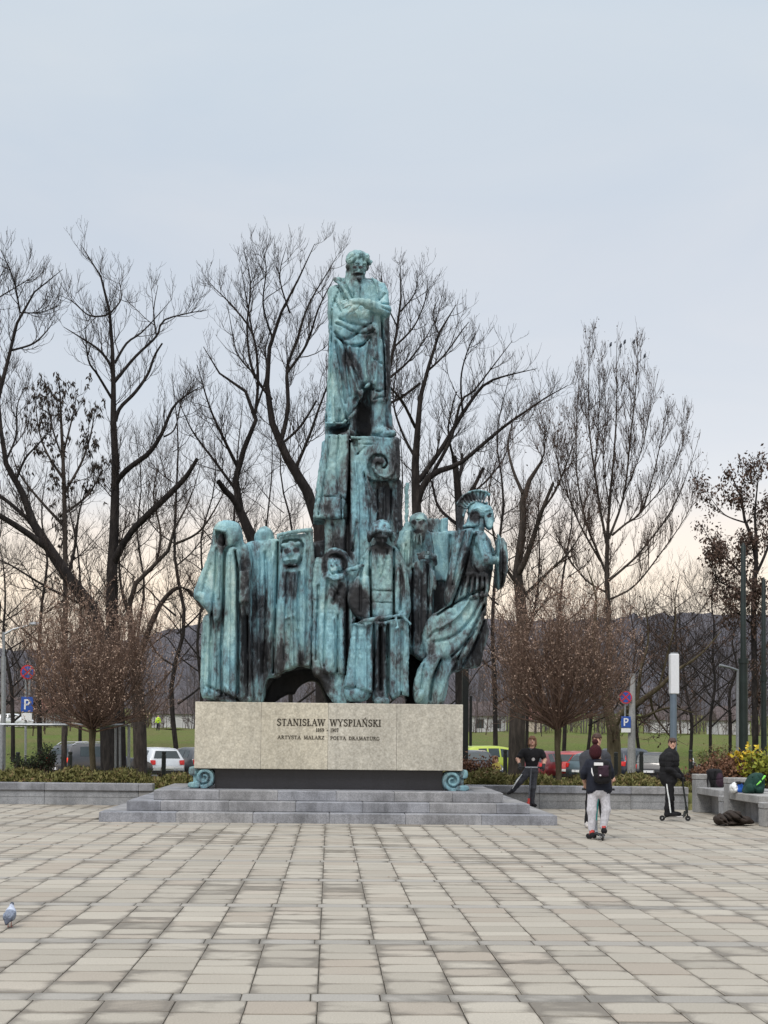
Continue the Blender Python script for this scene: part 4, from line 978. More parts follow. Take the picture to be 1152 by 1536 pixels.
# mask: deep sockets, broad nose, open mouth
f.p([(424,816),(452,814),(454,838),(448,850),(436,854),(427,846)], -.42, -.2, .05, .03, op='sub')
f.e((437,834,-.32), 13, 19, .16, .03)
f.c((436,822,-.40),(435,835,-.50), 3, 4.4, .03)
f.c((426,822,-.42),(449,820,-.42), 2.6, 2.6, .03); f.e((430,826,-.48), 4.2, 2.6, .06, .015, op='sub'); f.e((443,825,-.48), 4.2, 2.6, .06, .015, op='sub')
f.c((428,844,-.46),(445,842,-.46), 2.2, 2.2, .02); f.c((429,848.5,-.48),(444,847,-.48), 1.5, 1.5, .01, op='sub'); f.c((431,853,-.44),(443,852,-.44), 2.0, 2.0, .02); f.e((428,838,-.42), 4, 4, .06, .03); f.e((446,837,-.42), 4, 4, .06, .03)
folds(f, [([(417,815),(416,880),(412,960),(410,1010)],2,.12,0), ([(376,830),(374,900),(376,1045)],2.4,.06,.3), ([(388,830),(388,900),(390,1040)],2.6,-.05,.3), ([(398,830),(400,900),(396,1010)],2.4,.07,.3),
 ([(410,830),(408,900),(404,990)],2,-.05,.3), ([(432,862),(430,910),(428,990)],2.4,.07,0), ([(441,862),(438,920),(440,1000)],2.4,-.07,0), ([(449,862),(447,930),(451,996)],2.2,.07,0), ([(456,858),(456,990)],1.6,-.05,0), ([(461,830),(461,995)],1.6,.05,0),
 ([(430,930),(442,925),(446,945)],2,-.06,0), ([(434,940),(432,1000)],2,.05,0)])
f.f.rough(.024, (5,5,1.5), 16); f.f.rough(.008, (12,12,8), 17)
f.f.rough(.0055, (24,24,15), 77); f.f.build('masked_figure', PAT, mon, [(396,802,16,12,.2),(395,850,20,30,.25),(384,900,16,30,-.35),(390,980,22,50,-.55),(412,870,6,40,.35),(430,826,4.5,3.2,-1.0),(443,825,4.5,3.2,-1.0),(436,849,8,1.6,-1.1),(436,836,4,5,.5),(429,840,4,4,.35),(446,839,4,4,.35),(436,856,8,2,.4),(430,880,10,24,-.35),(455,890,8,50,.15),(440,950,14,24,.3),(425,980,6,30,-.3),(452,990,6,16,-.5),(420,1000,8,20,-.3)])  # painted shade in sockets and mouth, nose and cheeks lightened; patina elsewhere
# 6. haloed girl
f = Fig(BV-.05, 462, 540, 818, 1062, -.62, .7, .021)
f.p([(470,842),(487,838),(520,838),(534,850),(536,900),(530,960),(524,1058),(500,1054),(480,1020),(468,1000),(468,900)], -.20, .5, .10, .05)
f.p([(486,862),(514,862),(522,880),(520,930),(524,1005),(505,1010),(480,1000),(478,900)], -.34, .3, .12, .05)
f.e((504,843,-.10), 21, 20, .22, .02); f.e((504,848,-.34), 17.5, 17, .20, .02, op='sub')
L, u, rot = f.head((501,850,-.22), 25, -14, 4)
f.f.ell(L(0,-.12,.20), (.46*u,.42*u,.34*u), .02, 0, 'add', rot)
for sx in (-1,1): f.f.ell(L(.42*sx,.0,-.08), (.15*u,.22*u,.28*u), .03, 0, 'add', rot)
f.ch([(485,862,-.2),(492,868,-.36),(502,872,-.40),(512,869,-.36),(518,862,-.25)], [3,3.4,3.4,3.4,3], .03)
f.ch([(520,858,-.3),(532,856,-.42),(545,851,-.4)], [3.5,3,3], .03)
folds(f, [([(492,872),(488,930),(486,1000)],2,.07,0), ([(500,930),(500,1000)],2,-.05,0), ([(507,925),(506,1008)],2,.08,0), ([(515,930),(514,1010)],2,-.04,0), ([(478,880),(474,990)],1.8,.05,0), ([(521,900),(519,1040)],2,.09,0), ([(527,880),(526,1040)],1.8,-.04,0),
 ([(497,880),(508,895)],3,.06,0), ([(512,880),(500,905)],3,.06,0), ([(505,905),(515,918)],2.6,.05,0)])
f.f.rough(.02, (6,6,2.2), 20); f.f.rough(.010, (14,14,11), 21)
f.f.rough(.0055, (24,24,15), 77); f.f.build('haloed_figure', PAT, mon, [(501,853,7,10,.7),(497,848,2.2,1.8,-.75),(505,848,2.2,1.8,-.75),(501,857,3,1.4,-.6),(504,832,14,5,-.9),(487,848,4,14,-.9),(517,845,4,10,-.9),(508,890,14,20,-.45),(485,940,9,60,.35),(500,960,8,40,.2),(520,960,4,60,-.7),(512,1000,10,14,-.1),(482,1020,14,20,-.8)])  # halo interior and eyes painted as shade, face lightened; patina elsewhere
# 7. bowed man with long open coat
f = Fig(BV-.25, 512, 618, 780, 1062, -.62, .8, .021)
f.p([(547,830),(556,820),(590,820),(600,832),(610,850),(613,880),(612,925),(606,930),(592,905),(590,860),(555,862),(552,905),(548,925),(536,900),(530,880),(536,860)], -.22, .40, .16, .06)
f.p([(556,822),(588,822),(590,870),(589,925),(555,925),(555,870)], -.34, .3, .12, .05)
f.p([(530,876),(538,866),(556,872),(556,925),(548,932),(530,922),(522,900)], -.40, .1, .12, .05)
f.p([(592,860),(606,850),(613,880),(613,922),(590,920)], -.40, .2, .10, .05)
f.p([(528,936),(560,936),(559,960),(559,1040),(540,1036),(517,1030),(522,990)], -.42, .2, .08, .04, sm=False)
f.p([(580,934),(610,928),(612,960),(611,1044),(600,1042),(588,1050),(583,1040)], -.36, .2, .08, .04, sm=False)
f.c((570,935,-.05),(570,1045,-.05), 12, 13); f.e((572,1052,-.25), 13, 7, .2); f.e((536,1040,-.1), 20, 15, .3)
f.ch([(528,940,-.40),(545,934,-.52),(565,931,-.52),(585,928,-.50),(606,924,-.42)], [2.4,2.8,2.6,2.8,2.4], .02)
f.ch([(530,938,-.40),(548,938,-.50),(575,937,-.52),(592,932,-.48)], [2,2.2,2.2,2], .02)
f.ch([(600,926,-.42),(608,932,-.44),(614,938,-.42)], [2.6,2.2,1.6], .02); f.ch([(530,930,-.42),(526,938,-.46),(523,946,-.44)], [3,2.6,1.8], .02)
f.ch([(593,930,-.48),(595,944,-.5)], [2.2,1.6], .02); f.ch([(600,932,-.46),(602,944,-.48)], [2,1.5], .02)
L, u, rot = f.head((571,806,-.32), 34, 8, -34)
f.f.ell(L(0,-.14,.24), (.47*u,.46*u,.36*u), .02, 0, 'add', rot)
f.f.cap(L(-.46,.1,.1), L(-.3,.30,.36), .09*u, .1*u, .03); f.f.cap(L(-.3,.30,.36), L(.34,.30,.34), .10*u, .1*u, .03); f.f.cap(L(.34,.3,.34), L(.5,.05,.0), .1*u, .12*u, .03)
for sx in (-1,1): f.f.ell(L(.50*sx,-.02,-.1), (.14*u,.2*u,.28*u), .03, 0, 'add', rot)
folds(f, [([(555,828),(555,870),(556,925)],1.6,.10,0), ([(590,825),(590,870),(590,922)],1.6,.10,0), ([(563,828),(566,850),(571,868)],1.6,.04,0), ([(580,828),(577,850),(571,868)],1.6,.04,0), ([(556,889),(589,889)],1,.04,0), ([(556,905),(588,907)],1,.03,0),
 ([(545,840),(541,870),(540,920)],2.2,.06,0), ([(600,850),(601,880),(599,918)],2,.06,0), ([(606,860),(607,915)],1.6,-.04,0), ([(560,938),(560,1035)],1.6,.12,0), ([(582,938),(582,1040)],1.6,.12,0), ([(570,942),(571,1035)],2.4,.14,0),
 ([(536,942),(533,1030)],2,.04,0), ([(548,942),(548,1034)],2.2,-.05,0), ([(592,945),(592,1040)],2,-.05,0), ([(602,945),(601,1040)],2,.05,0)])
f.f.rough(.02, (6,6,2.4), 24); f.f.rough(.009, (15,15,11), 25)
f.f.rough(.0055, (24,24,15), 77); f.f.build('bowed_figure', PAT, mon, [(572,818,11,12,-1.2),(560,812,8,10,-.5),(572,798,14,7,-.2),(546,860,8,24,.5),(538,905,14,22,-1.3),(572,860,12,22,.35),(602,870,6,30,-.55),(597,905,8,16,.2),(572,985,6,50,-.9),(540,985,14,40,.3),(598,990,9,40,-.05),(560,1000,5,40,-.3)])  # patina patches; coat gap shade painted in, bent face darkened
# 8. bearded man with the sword
f = Fig(BV+.05, 590, 662, 715, 1010, -.62, .8, .021)
f.p([(600,806),(608,796),(616,790),(636,794),(645,800),(650,820),(652,850),(650,900),(648,985),(640,988),(630,978),(610,975),(606,900),(600,850)], -.16, .5, .14, .05)
f.p([(602,815),(610,796),(617,806),(618,850),(612,920),(600,900)], -.30, .3, .12, .06)
f.p([(618,850),(645,846),(648,880),(642,984),(616,974),(614,900)], -.30, .3, .08, .05)
f.p([(607,722),(615,722),(614,735),(613,790),(607,790)], .04, .10, .015, .01, sm=False)
L, u, rot = f.head((627,789,-.36), 33, 14, 2)
f.f.ell(L(0,-.1,.18), (.41*u,.42*u,.34*u), .02, 0, 'add', rot)
f.f.cap(L(0,.34,-.30), L(0,.30,-1.05), .20*u, .09*u, .05); f.f.cap(L(-.12,.3,-.3), L(-.16,.22,-.9), .14*u, .06*u, .04); f.f.cap(L(.14,.3,-.3), L(.12,.24,-.85), .13*u, .06*u, .04)
f.ch([(612,790,-.05),(608,802,-.05),(604,816,-.08)], [7,8,9], .06)
f.e((634,838,-.38), 9, 5, .08, .03, ang=-8); f.ch([(650,846,-.2),(648,838,-.32),(640,834,-.40)], [6,5,4], .03)
for i in range(4): f.ch([(643-i*.5,831+3.2*i,-.42),(634,832+3.0*i,-.47),(624+i,835+2.6*i,-.42)], [2.1,2,1.6], .012)
f.ch([(646,860,-.3),(650,875,-.3),(650,884,-.3)], [4,3.6,3.2], .03)
folds(f, [([(619,855),(617,900),(618,970)],2,.06,0), ([(628,850),(629,900),(628,975)],2.4,-.03,0), ([(640,850),(641,900),(640,980)],1.6,.09,0), ([(608,820),(606,870),(604,900)],2,.06,0), ([(614,800),(611,850)],1.6,-.04,0),
 ([(622,806),(622,826)],.9,.04,0), ([(627,808),(628,830)],.8,.04,0), ([(632,806),(632,824)],.9,.04,0), ([(622,786),(634,786)],.6,.02,0)])
f.f.rough(.018, (6,6,2), 28); f.f.rough(.008, (15,15,11), 29)
f.f.rough(.0055, (24,24,15), 77); f.f.build('bearded_figure', PAT, mon, [(628,880,40,110,-.16),(621,783,3,2.5,-1.2),(632,783,3,2.5,-1.2),(627,797,6,2,-.9),(627,778,9,5,.35),(608,815,10,20,.5),(628,815,8,14,.15),(628,880,14,30,-.3),(630,940,16,30,-.5),(600,840,5,30,.2),(628,970,16,8,.2),(611,755,6,30,.25)])  # patina patches; eyes and mouth darkened with painted shade
# 9. curved slabs behind the warrior
f = Fig(BV+.2, 632, 708, 768, 1000, -.45, .8, .026)
f.p([(634,776),(672,776),(672,800),(634,800)], .0, .5, .03, .02, sm=False)
f.p([(643,799),(690,796),(700,810),(700,900),(690,980),(645,985),(645,880)], -.16, .5, .10, .04, sm=False)
f.p([(645,872),(668,872),(668,918),(645,918)], -.6, -.06, .03, .02, op='sub', sm=False)
folds(f, [([(675,805),(674,860)],2,.07,0), ([(661,778),(661,798)],1.2,.05,.2)])
f.f.rough(.022, (5,5,2), 32)
f.f.rough(.0055, (24,24,15), 77); f.f.build('curved_slab', PAT, mon, [(655,835,14,34,.5),(688,840,8,40,-.3),(657,895,12,24,-1.0),(680,880,10,30,-.1),(645,788,12,12,-.4),(665,788,6,14,.2)])  # patina patches; cut recess filled with painted shade
# 10. helmeted warrior with round shield and blown cloak
f = Fig(BV-.15, 608, 764, 732, 1062, -.72, .85, .0205)
f.p([(692,800),(704,793),(722,797),(732,808),(738,830),(738,860),(733,890),(726,898),(700,905),(672,915),(672,905),(684,870),(680,840),(686,815)], -.24, .40, .18, .06)
f.p([(690,800),(706,796),(712,808),(700,840),(688,880),(676,910),(668,905),(668,885),(674,850),(681,820)], -.34, .35, .10, .05)   # cloak edge
# skirt and cloak bottom
f.p([(684,902),(700,899),(724,893),(730,900),(726,925),(718,950),(700,985),(668,988),(640,986),(632,960),(640,932),(652,922),(668,911)], -.34, .40, .16, .08)
f.p([(716,900),(726,905),(731,930),(733,950),(726,975),(720,998),(700,1002),(690,1005),(668,1010),(680,980),(705,940)], -.06, .5, .16, .06)
f.p([(712,905),(726,915),(712,950),(690,985),(676,1010),(664,1056),(634,1056),(640,1020),(660,985),(690,945)], -.22, .35, .14, .06)
f.p([(640,985),(662,984),(650,1010),(644,1030),(640,1056),(624,1056),(619,1035),(624,1010)], -.40, .1, .12, .06)
f.e((627,1044,-.45), 7, 12, .12, .04, ang=-20)
# belt, straps
for i, (ax, bx) in enumerate(((700,694),(707,703),(714,712),(721,720),(727,726))): f.c((ax,866,-.32),(bx,896,-.36), 3.6, 4.2, .02)
f.ch([(686,862,-.26),(705,864,-.36),(728,862,-.28)], [3,3,3], .03)
# arm carrying the shield
f.e((717,812,-.28), 12, 13, .17, .06); f.c((717,812,-.30),(727,842,-.42), 9.5, 8.5, .05); f.c((727,844,-.42),(741,844,-.34), 8, 6.5, .05); f.e((742,843,-.3), 6, 6, .09, .04)
f.ch([(700,796,-.1),(716,800,-.12),(730,812,-.1),(738,830,-.05),(742,836,-.05)], [4,4.4,4.2,3.6,3], .04)
# shield seen almost edge on
f.f.ell(f.w((752,845,-.05)), (8/f.ppm, .54, 38.5/f.ppm), .02); f.f.ell(f.w((747.3,845,-.05)), (3.0/f.ppm, .58, 42/f.ppm), .01)
# neck, helmet, crest
f.c((716,800,-.12),(721,782,-.16), 8, 7, .05)
folds(f, [([(703.5,869),(701,893)],1,.07,0), ([(710.5,869),(708.5,893)],1,.07,0), ([(717.5,869),(716.5,893)],1,.07,0), ([(724,869),(724,892)],1,.06,0), ([(696,868),(690,895)],1.2,.06,0), ([(708,806),(700,840),(690,875),(676,912)],1.8,.09,0), ([(703,800),(694,835),(684,870),(672,905)],2,-.05,0), ([(697,800),(686,840),(678,880)],1.8,.05,0), ([(712,805),(706,830),(708,850),(716,862)],2,.06,0),
 ([(722,886),(700,896),(676,910),(655,924)],2,.08,0), ([(720,900),(705,930),(680,955),(650,965)],2.6,.06,0), ([(724,910),(700,960),(676,985)],2.4,.09,0), ([(700,905),(680,930),(655,945)],2.6,-.06,0), ([(670,940),(650,950),(640,960)],2,.04,0),
 ([(728,925),(712,965),(694,998)],2.2,.06,.3), ([(712,945),(690,980),(672,1020)],2.2,.08,0), ([(690,985),(672,1010),(660,1050)],2.2,-.06,0), ([(660,990),(648,1020),(644,1050)],2,.08,0), ([(634,1000),(630,1035)],2,.05,0), ([(700,880),(697,898)],1.2,.05,0),
 ([(712,820),(718,840)],2,.03,0), ([(722,815),(728,835)],1.6,.03,0)])
f.f.rough(.02, (5,5,3), 36); f.f.rough(.008, (13,13,10), 37)
f.f.rough(.0055, (24,24,15), 77); f.f.build('warrior_figure', PAT, mon, [(695,900,80,180,-.07),(712,774,6,5.5,-1.6),(706,748,18,6,-.55),(690,770,5,24,-.7),(722,764,9,7,.45),(733,774,3,2.5,-1.4),(735,784,4,7,.4),(718,822,9,16,.3),(742,843,8,8,.1),(752,850,6,26,-.8),(747,850,2,40,.7),(700,850,7,24,-.6),(715,880,20,12,-.15),(700,925,18,18,.35),(668,960,24,14,.2),(728,930,8,30,-.4),(716,980,14,20,-.35),(690,1010,14,26,-.2),(634,1020,10,20,.25),(722,860,14,8,-.8),(676,880,10,20,-.35)])  # patina patches; ear and eye openings get painted shade

f = Fig(BV-.15, 678, 748, 732, 806, -.5, .4, .0105)
f.c((716,802,-.10),(721,782,-.12), 8, 7.5, .05)
f.e((716,769,-.11), 16, 15.5, .20, .02)
f.p([(723,761),(733,761),(738,770),(739.5,780),(736,795),(729,793),(725,786),(723,776)], -.26, .04, .05, .03)
f.p([(703,774),(716,778),(717,789),(708,793),(693,793),(699,785)], -.28, .06, .05, .03)
f.ch([(726,769,-.27),(731,768,-.27),(737,769,-.22)], 1.3, .02); f.c((737,770,-.1),(739.5,782,-.1), 1.8, 2.2, .02)
f.e((712.5,774,-.34), 8, 6.2, .07, .015, op='sub'); f.ch([(704,776,-.29),(706,768,-.31),(714,765.5,-.31),(721,769,-.30),(723,776,-.28)], 1.2, .01)
f.p([(718.5,778),(724,778),(727,791),(720,793)], -.5, -.13, .03, .01, op='sub', sm=False); f.e((733.5,774,-.27), 2.4, 1.9, .06, .008, op='sub')
f.p([(686,754),(694,744.5),(706,738.5),(718,737.5),(729,740),(735,744),(728,748.5),(728,754),(716,752.5),(706,755.5),(699,762),(695.5,774),(695,790),(692,802),(686,800),(684,776)], -.18, -.05, .03, .02)
f.r([(694,776),(697,765),(703,757.5),(712,753.5),(722,753.5),(729,757)], 1.8, -.24, .0, .02)
f.r([(685,757),(694,745),(706,739),(718,738),(729,740.5)], 1.3, -.22, -.02, .015)
for i in range(10):
    a_ = 62+i*11; cx_, cy_ = 716, 772; f.f.stroke([f.xz((cx_+math.cos(math.radians(a_))*21, cy_-math.sin(math.radians(a_))*19)), f.xz((cx_+math.cos(math.radians(a_))*31, cy_-math.sin(math.radians(a_))*32))], 1.0/f.ppm, .035, f.v)
f.f.rough(.004, (24,24,20), 8)
f.f.build('helmet', PAT, [c for c in mon.children if c.name == 'warrior_figure'][0], [(712,774,6.5,5.5,-1.6),(706,746,22,6,-.45),(688,776,5,24,-.6),(722,762,9,6,.4),(733.5,774,2.2,1.8,-1.5),(735,785,4,8,.45),(722,786,3,7,-1.2),(705,788,8,3,.3)])  # painted shade in ear, eye and throat gap, helmet front lightened
# ------------------------------------------------------------------ big bare trees traced from the picture
TREES = []
GT = 'bare winter trees behind the monument'
def T(*a, **k): TREES.append(bare_tree(*a, **k))
T('ash_tree', 50, [
 [(178,1165,15),(174,1050,14),(169,950,12),(167,880,10.5),(171,800,9),(173,700,7.5),(170,640,6.5),(170,570,5),(167,500,3.6),(160,440,2.6),(142,396,1.5),(122,368,.7)],
 [(173,728,6),(182,715,6),(202,699,5.5),(226,683,5),(246,655,4),(266,614,2.6),(303,590,1)],
 [(170,845,8),(180,828,7),(200,800,6.5),(226,776,6.5),(262,744,6),(285,722,5),(301,699,3.6)],
 [(173,632,4.5),(180,612,4),(202,590,3.6),(222,562,3),(232,535,2.4),(244,516,1.8)],
 [(170,575,4),(202,534,3),(234,501,2.4),(242,477,2),(274,465,1.4),(307,457,.7)],
 [(168,560,3.6),(165,546,3),(149,526,2.6),(125,510,1.8),(97,493,.7)],
 [(163,470,2.4),(155,474,2),(133,473,1.6),(109,453,1),(89,443,.5)],
 [(169,600,3),(149,566,2.4),(139,550,1.8),(137,505,.9)],
 [(172,545,3),(190,515,2.4),(210,501,1.8),(230,481,1.2),(258,449,.6)],
 [(165,470,2),(178,440,1.4),(170,400,.6)], [(234,501,1.8),(228,460,1.3),(232,415,.6)], [(246,655,2),(262,640,1.5),(272,590,1),(290,560,.5)]],
 'tall bare tree, straight dark trunk left of the monument, sawn-off limb pointing right', 11, group=GT, dens=1.0, l1=2.3)
T('ash_tree', 46, [
 [(166,1160,15),(160,1040,14),(148,940,13),(133,905,12),(101,865,10.5),(73,822,9.5),(52,790,8),(42,757,7),(24,722,6.5),(8,693,5.5),(2,655,4.6),(0,614,3.6),(-8,560,2.4),(0,500,1)],
 [(76,826,7),(50,806,6.5),(20,786,6),(-10,770,5),(-60,745,4)],
 [(52,792,5),(36,774,4.5),(0,744,4),(-40,720,3)],
 [(24,720,3),(40,690,2.4),(60,672,1.8),(84,650,.9)], [(101,868,4),(112,820,3),(118,770,2),(132,720,.9)],
 [(133,905,4),(120,905,3),(70,880,2.4),(20,850,1.6),(-20,840,.9)], [(8,693,2.6),(20,650,2),(18,600,1.3),(30,560,.6)]],
 'leaning bare tree whose thick dark trunk slants up to the left edge', 12, group=GT, l1=2.2)
T('ash_tree', 48, [
 [(-60,1150,14),(-50,900,11),(-32,740,8),(-10,640,5.5),(2,574,4.5),(16,526,3.6),(30,469,2.8),(48,441,2),(75,425,1.3),(94,404,.6)],
 [(16,526,2.4),(48,512,2),(68,487,1.2),(74,470,.6)], [(30,469,2),(24,425,1.5),(8,385,.7)], [(2,574,3),(-20,500,2.2),(-16,430,1.5),(4,380,.7)], [(30,469,1.6),(55,460,1.2),(80,440,.6)], [(-8,450,1.6),(20,420,1.2),(44,392,.6)]],
 'bare tree cut by the left edge with only its high outer branches showing', 13, group=GT, l1=2.0, dens=1.0)
T('ash_tree', 60, [
 [(212,1140,12),(208,1060,11.5),(200,990,8),(196,940,6.5),(194,905,5.5),(202,877,5),(234,845,4.2),(258,818,3.6),(262,792,2.6),(285,750,1.6),(300,700,.8)],
 [(204,1000,7),(225,940,6),(245,900,5),(270,880,4),(292,895,4),(305,915,3)], [(234,845,3),(240,800,2.4),(228,740,1.6),(236,690,.8)], [(196,930,4),(180,880,3),(176,820,2),(190,760,1)], [(262,816,3),(300,800,2.2),(330,760,1.4),(350,720,.7)]],
 'bare tree with a thick short trunk just left of the pale granite block', 14, group=GT, l1=2.6, mats=('bark_grey','twig_brown'))
T('ash_tree', 52, [
 [(486,1150,13),(482,860,12),(480,800,11),(470,755,10),(442,705,9),(420,668,7.5),(405,620,6.5),(400,560,5),(408,505,3.8),(428,455,2.8),(452,410,1.8),(472,366,.8)],
 [(420,668,5),(432,610,4.5),(430,550,3.6),(445,505,3),(462,450,2),(490,400,1.2),(505,372,.6)],
 [(430,560,3),(460,520,2.6),(478,470,1.8),(500,430,.9)], [(408,600,3.4),(380,560,2.8),(372,500,2),(378,440,1.4),(370,395,.6)], [(442,705,4),(462,660,3),(480,610,2.4),(500,560,1.6),(520,520,.9)],
 [(408,505,2.4),(395,460,1.8),(400,410,1.2),(395,380,.6)], [(420,668,3),(450,640,2.6),(475,600,2)], [(435,470,2),(420,420,1.3),(430,378,.6)]],
 'tall bare tree whose dark trunk leans out left from behind the bronze column', 15, group=GT, l1=2.3)
T('ash_tree', 53, [
 [(400,1150,13),(392,900,12),(388,840,11),(380,812,10.5),(372,798,9.5),(360,766,8),(354,735,7),(356,695,6),(378,650,5),(384,614,4.2),(364,582,3.4),(340,566,2.6),(320,552,1.6),(305,520,.8)],
 [(362,770,7),(350,750,6.5),(338,738,6),(330,727,5)], [(383,620,3.4),(387,566,3),(379,501,2.4),(347,457,1.6),(322,432,1),(312,420,.5)],
 [(384,614,2.4),(400,560,2),(398,520,1.5),(412,480,.8)], [(356,700,4),(336,660,3),(318,620,2),(300,560,.9)], [(379,501,2),(370,450,1.4),(362,405,.6)], [(354,735,3.4),(320,690,2.6),(290,650,1.6),(272,610,.8)],[(387,566,2),(356,530,1.6),(345,480,1),(340,450,.5)]],
 'bare tree with a broken stub rising behind the hooded bronze figure', 16, group=GT, l1=2.3)
T('ash_tree', 50, [
 [(634,1150,12),(630,860,11.5),(627,800,10),(625,771,9),(623,694,7.5),(627,638,6),(630,599,5),(641,557,4),(658,501,2.8),(674,475,1.6),(684,457,.8)],
 [(626,752,8),(632,735,7),(648,712,6.5),(687,698,5),(718,673,4),(757,641,3.2),(785,622,2.4),(813,603,1.6),(848,584,.8)],
 [(628,722,6),(645,698,5.4),(665,669,5),(694,620,4),(725,578,3),(750,566,2.2),(771,560,1.5),(806,552,.7)],
 [(648,712,4),(676,659,3.6),(690,606,2.6),(708,592,2),(736,557,1.4),(764,521,.6)], [(623,641,3.6),(610,620,3),(599,606,2.6),(575,585,2)],
 [(630,575,3),(610,588,2.8),(588,599,2.6),(560,610,2)], [(658,501,1.8),(650,470,1.2),(660,440,.5)], [(641,557,2.4),(668,530,1.8),(696,490,1.2),(706,478,.5)], [(625,690,3.4),(604,650,2.6),(590,600,1.8),(596,540,1.2),(590,500,.7)], [(694,620,2.4),(690,570,1.8),(700,530,1.2),(712,510,.5)]],
 'wide bare tree right of the standing figure with long limbs sweeping up to the right', 17, group=GT, l1=2.3)
T('ash_tree', 55, [
 [(560,1150,10),(556,900,9),(560,700,7),(566,640,5.5),(580,570,4.2),(592,520,3.2),(598,470,2.4),(604,425,1.6),(600,395,.7)],
 [(592,520,2.4),(620,490,1.8),(636,455,1.2),(642,430,.6)], [(598,470,1.8),(622,440,1.3),(626,405,.6)], [(580,570,3),(612,540,2.2),(640,500,1.4),(655,470,.7)], [(596,490,1.6),(575,450,1.2),(570,410,.6)], [(566,640,3),(545,580,2),(540,520,1)]],
 'bare tree hidden behind the standing figure with its fan of twigs beside his head', 18, group=GT, l1=2.0)
T('maple_tree', 46, [
 [(774,1165,15),(776,1090,14),(779,1000,13),(784,940,11),(779,880,9.5),(776,850,8.5),(784,800,7),(784,760,6.5),(786,735,6),(800,712,4.4),(813,691,2.6)],
 [(774,866,7),(786,842,6),(797,808,5),(806,775,4.2),(822,733,3)], [(784,740,4),(770,700,3),(765,660,2),(775,620,1)], [(806,775,3),(830,740,2),(850,690,1.4),(860,650,.7)], [(778,880,4),(750,840,3),(735,790,2),(730,740,1.2),(742,690,.7)], [(800,712,2.4),(815,680,1.6),(812,640,.8)], [(780,900,4),(820,860,3),(850,830,1.8),(870,790,.9)]],
 'gnarled bare tree with a thick dark trunk between the monument and the left scooter rider', 19, group=GT, l1=2.4, mats=('bark_grey','twig_brown'), leaf=(500,.045,'leaf_brown'), l2=1.2)
T('ash_tree', 52, [
 [(692,1150,10),(690,900,9),(690,800,8),(688,750,7.5),(684,705,6.5),(681,684,5.5)], [(688,760,5),(705,740,4.6),(715,722,4),(726,700,3.2)], [(686,720,4.6),(694,700,4),(697,672,3)], [(690,790,4),(660,760,3),(650,720,2),(640,690,1)], [(700,745,2.6),(730,720,2),(760,680,1.3),(770,640,.7)], [(684,700,3),(670,650,2),(680,600,1.2)]],
 'pollarded bare tree with short sawn stubs above the warrior helmet', 20, group=GT, l1=1.8)
T('poplar_tree', 52, [
 [(918,1150,9),(915,990,8.4),(912,900,8),(910,860,7.4),(911,815,6.4),(914,757,4.6),(921,683,3.4),(925,615,2.4),(925,560,1.5),(925,508,.6)],
 [(911,820,5.4),(901,774,4.4),(891,717,3.4),(881,649,2.6),(879,581,1.6),(878,522,.6)], [(913,808,4.6),(935,744,3.6),(945,649,2.6),(952,581,1.6),(954,516,.6)], [(918,803,4),(938,786,3.6),(962,768,3.2),(978,725,2.4),(989,683,1.8),(1003,612,.8)],
 [(912,872,4.6),(940,848,4),(959,828,3.4),(1003,768,2.4),(1030,700,1.2),(1040,664,.5)], [(910,862,4.6),(893,822,4),(878,785,3.4),(864,720,2.4),(862,650,1.6),(866,560,.6)], [(901,842,4),(872,795,3),(851,750,2),(835,710,1.4),(827,660,.6)],
 [(912,900,3.6),(950,880,3),(990,830,2.2),(1030,770,1.2),(1046,720,.5)], [(912,890,3.6),(880,870,3),(850,830,2),(832,790,1)], [(935,744,2.4),(960,680,1.8),(975,610,1.2),(985,560,.5)], [(891,717,2),(898,640,1.5),(900,560,.9),(898,535,.4)], [(962,768,2.2),(1000,720,1.6),(1018,660,.9),(1024,630,.4)],[(914,757,2.6),(906,690,1.8),(912,610,1.1),(905,545,.5)]],
 'tall egg-shaped bare poplar at the right, dotted with small dry leaves', 21, group=GT, l1=1.8, l2=1.0, up=.5, angle=(22,48), leaf=(1500,.038,'leaf_brown'), mats=('bark_grey','twig_brown'), dens=1.25, spread=.2, thin=.62)
T('plane_tree', 41, [
 [(922,1165,13),(921,1110,12),(917,1080,10.5),(911,1060,8),(905,1020,6),(890,960,4),(895,900,2.6),(880,850,1.2)], [(919,1094,8),(930,1071,7),(948,1060,6.4),(972,1041,5.4),(988,1028,4.4),(1006,1008,3.4),(1040,985,2.2),(1070,950,1)],
 [(955,1054,4.4),(958,1030,4),(962,1000,3.2),(972,960,2.2),(968,910,1.2)], [(930,1072,3.6),(960,1076,3),(1000,1062,2),(1040,1070,1)], [(975,1040,3),(985,1070,2.4),(1010,1100,1.6),(1030,1118,.8)], [(911,1060,4),(880,1040,3),(850,1000,2),(830,960,1)], [(990,1026,2.6),(1000,980,2),(1010,930,1.2),(1004,890,.6)]],
 'low spreading tree with a pale thick trunk beside the blue parking sign on the right', 22, group=GT, l1=1.7, l2=.9, up=.15, mats=('bark_olive','twig_brown'), angle=(35,70), leaf=(500,.05,'leaf_brown'))
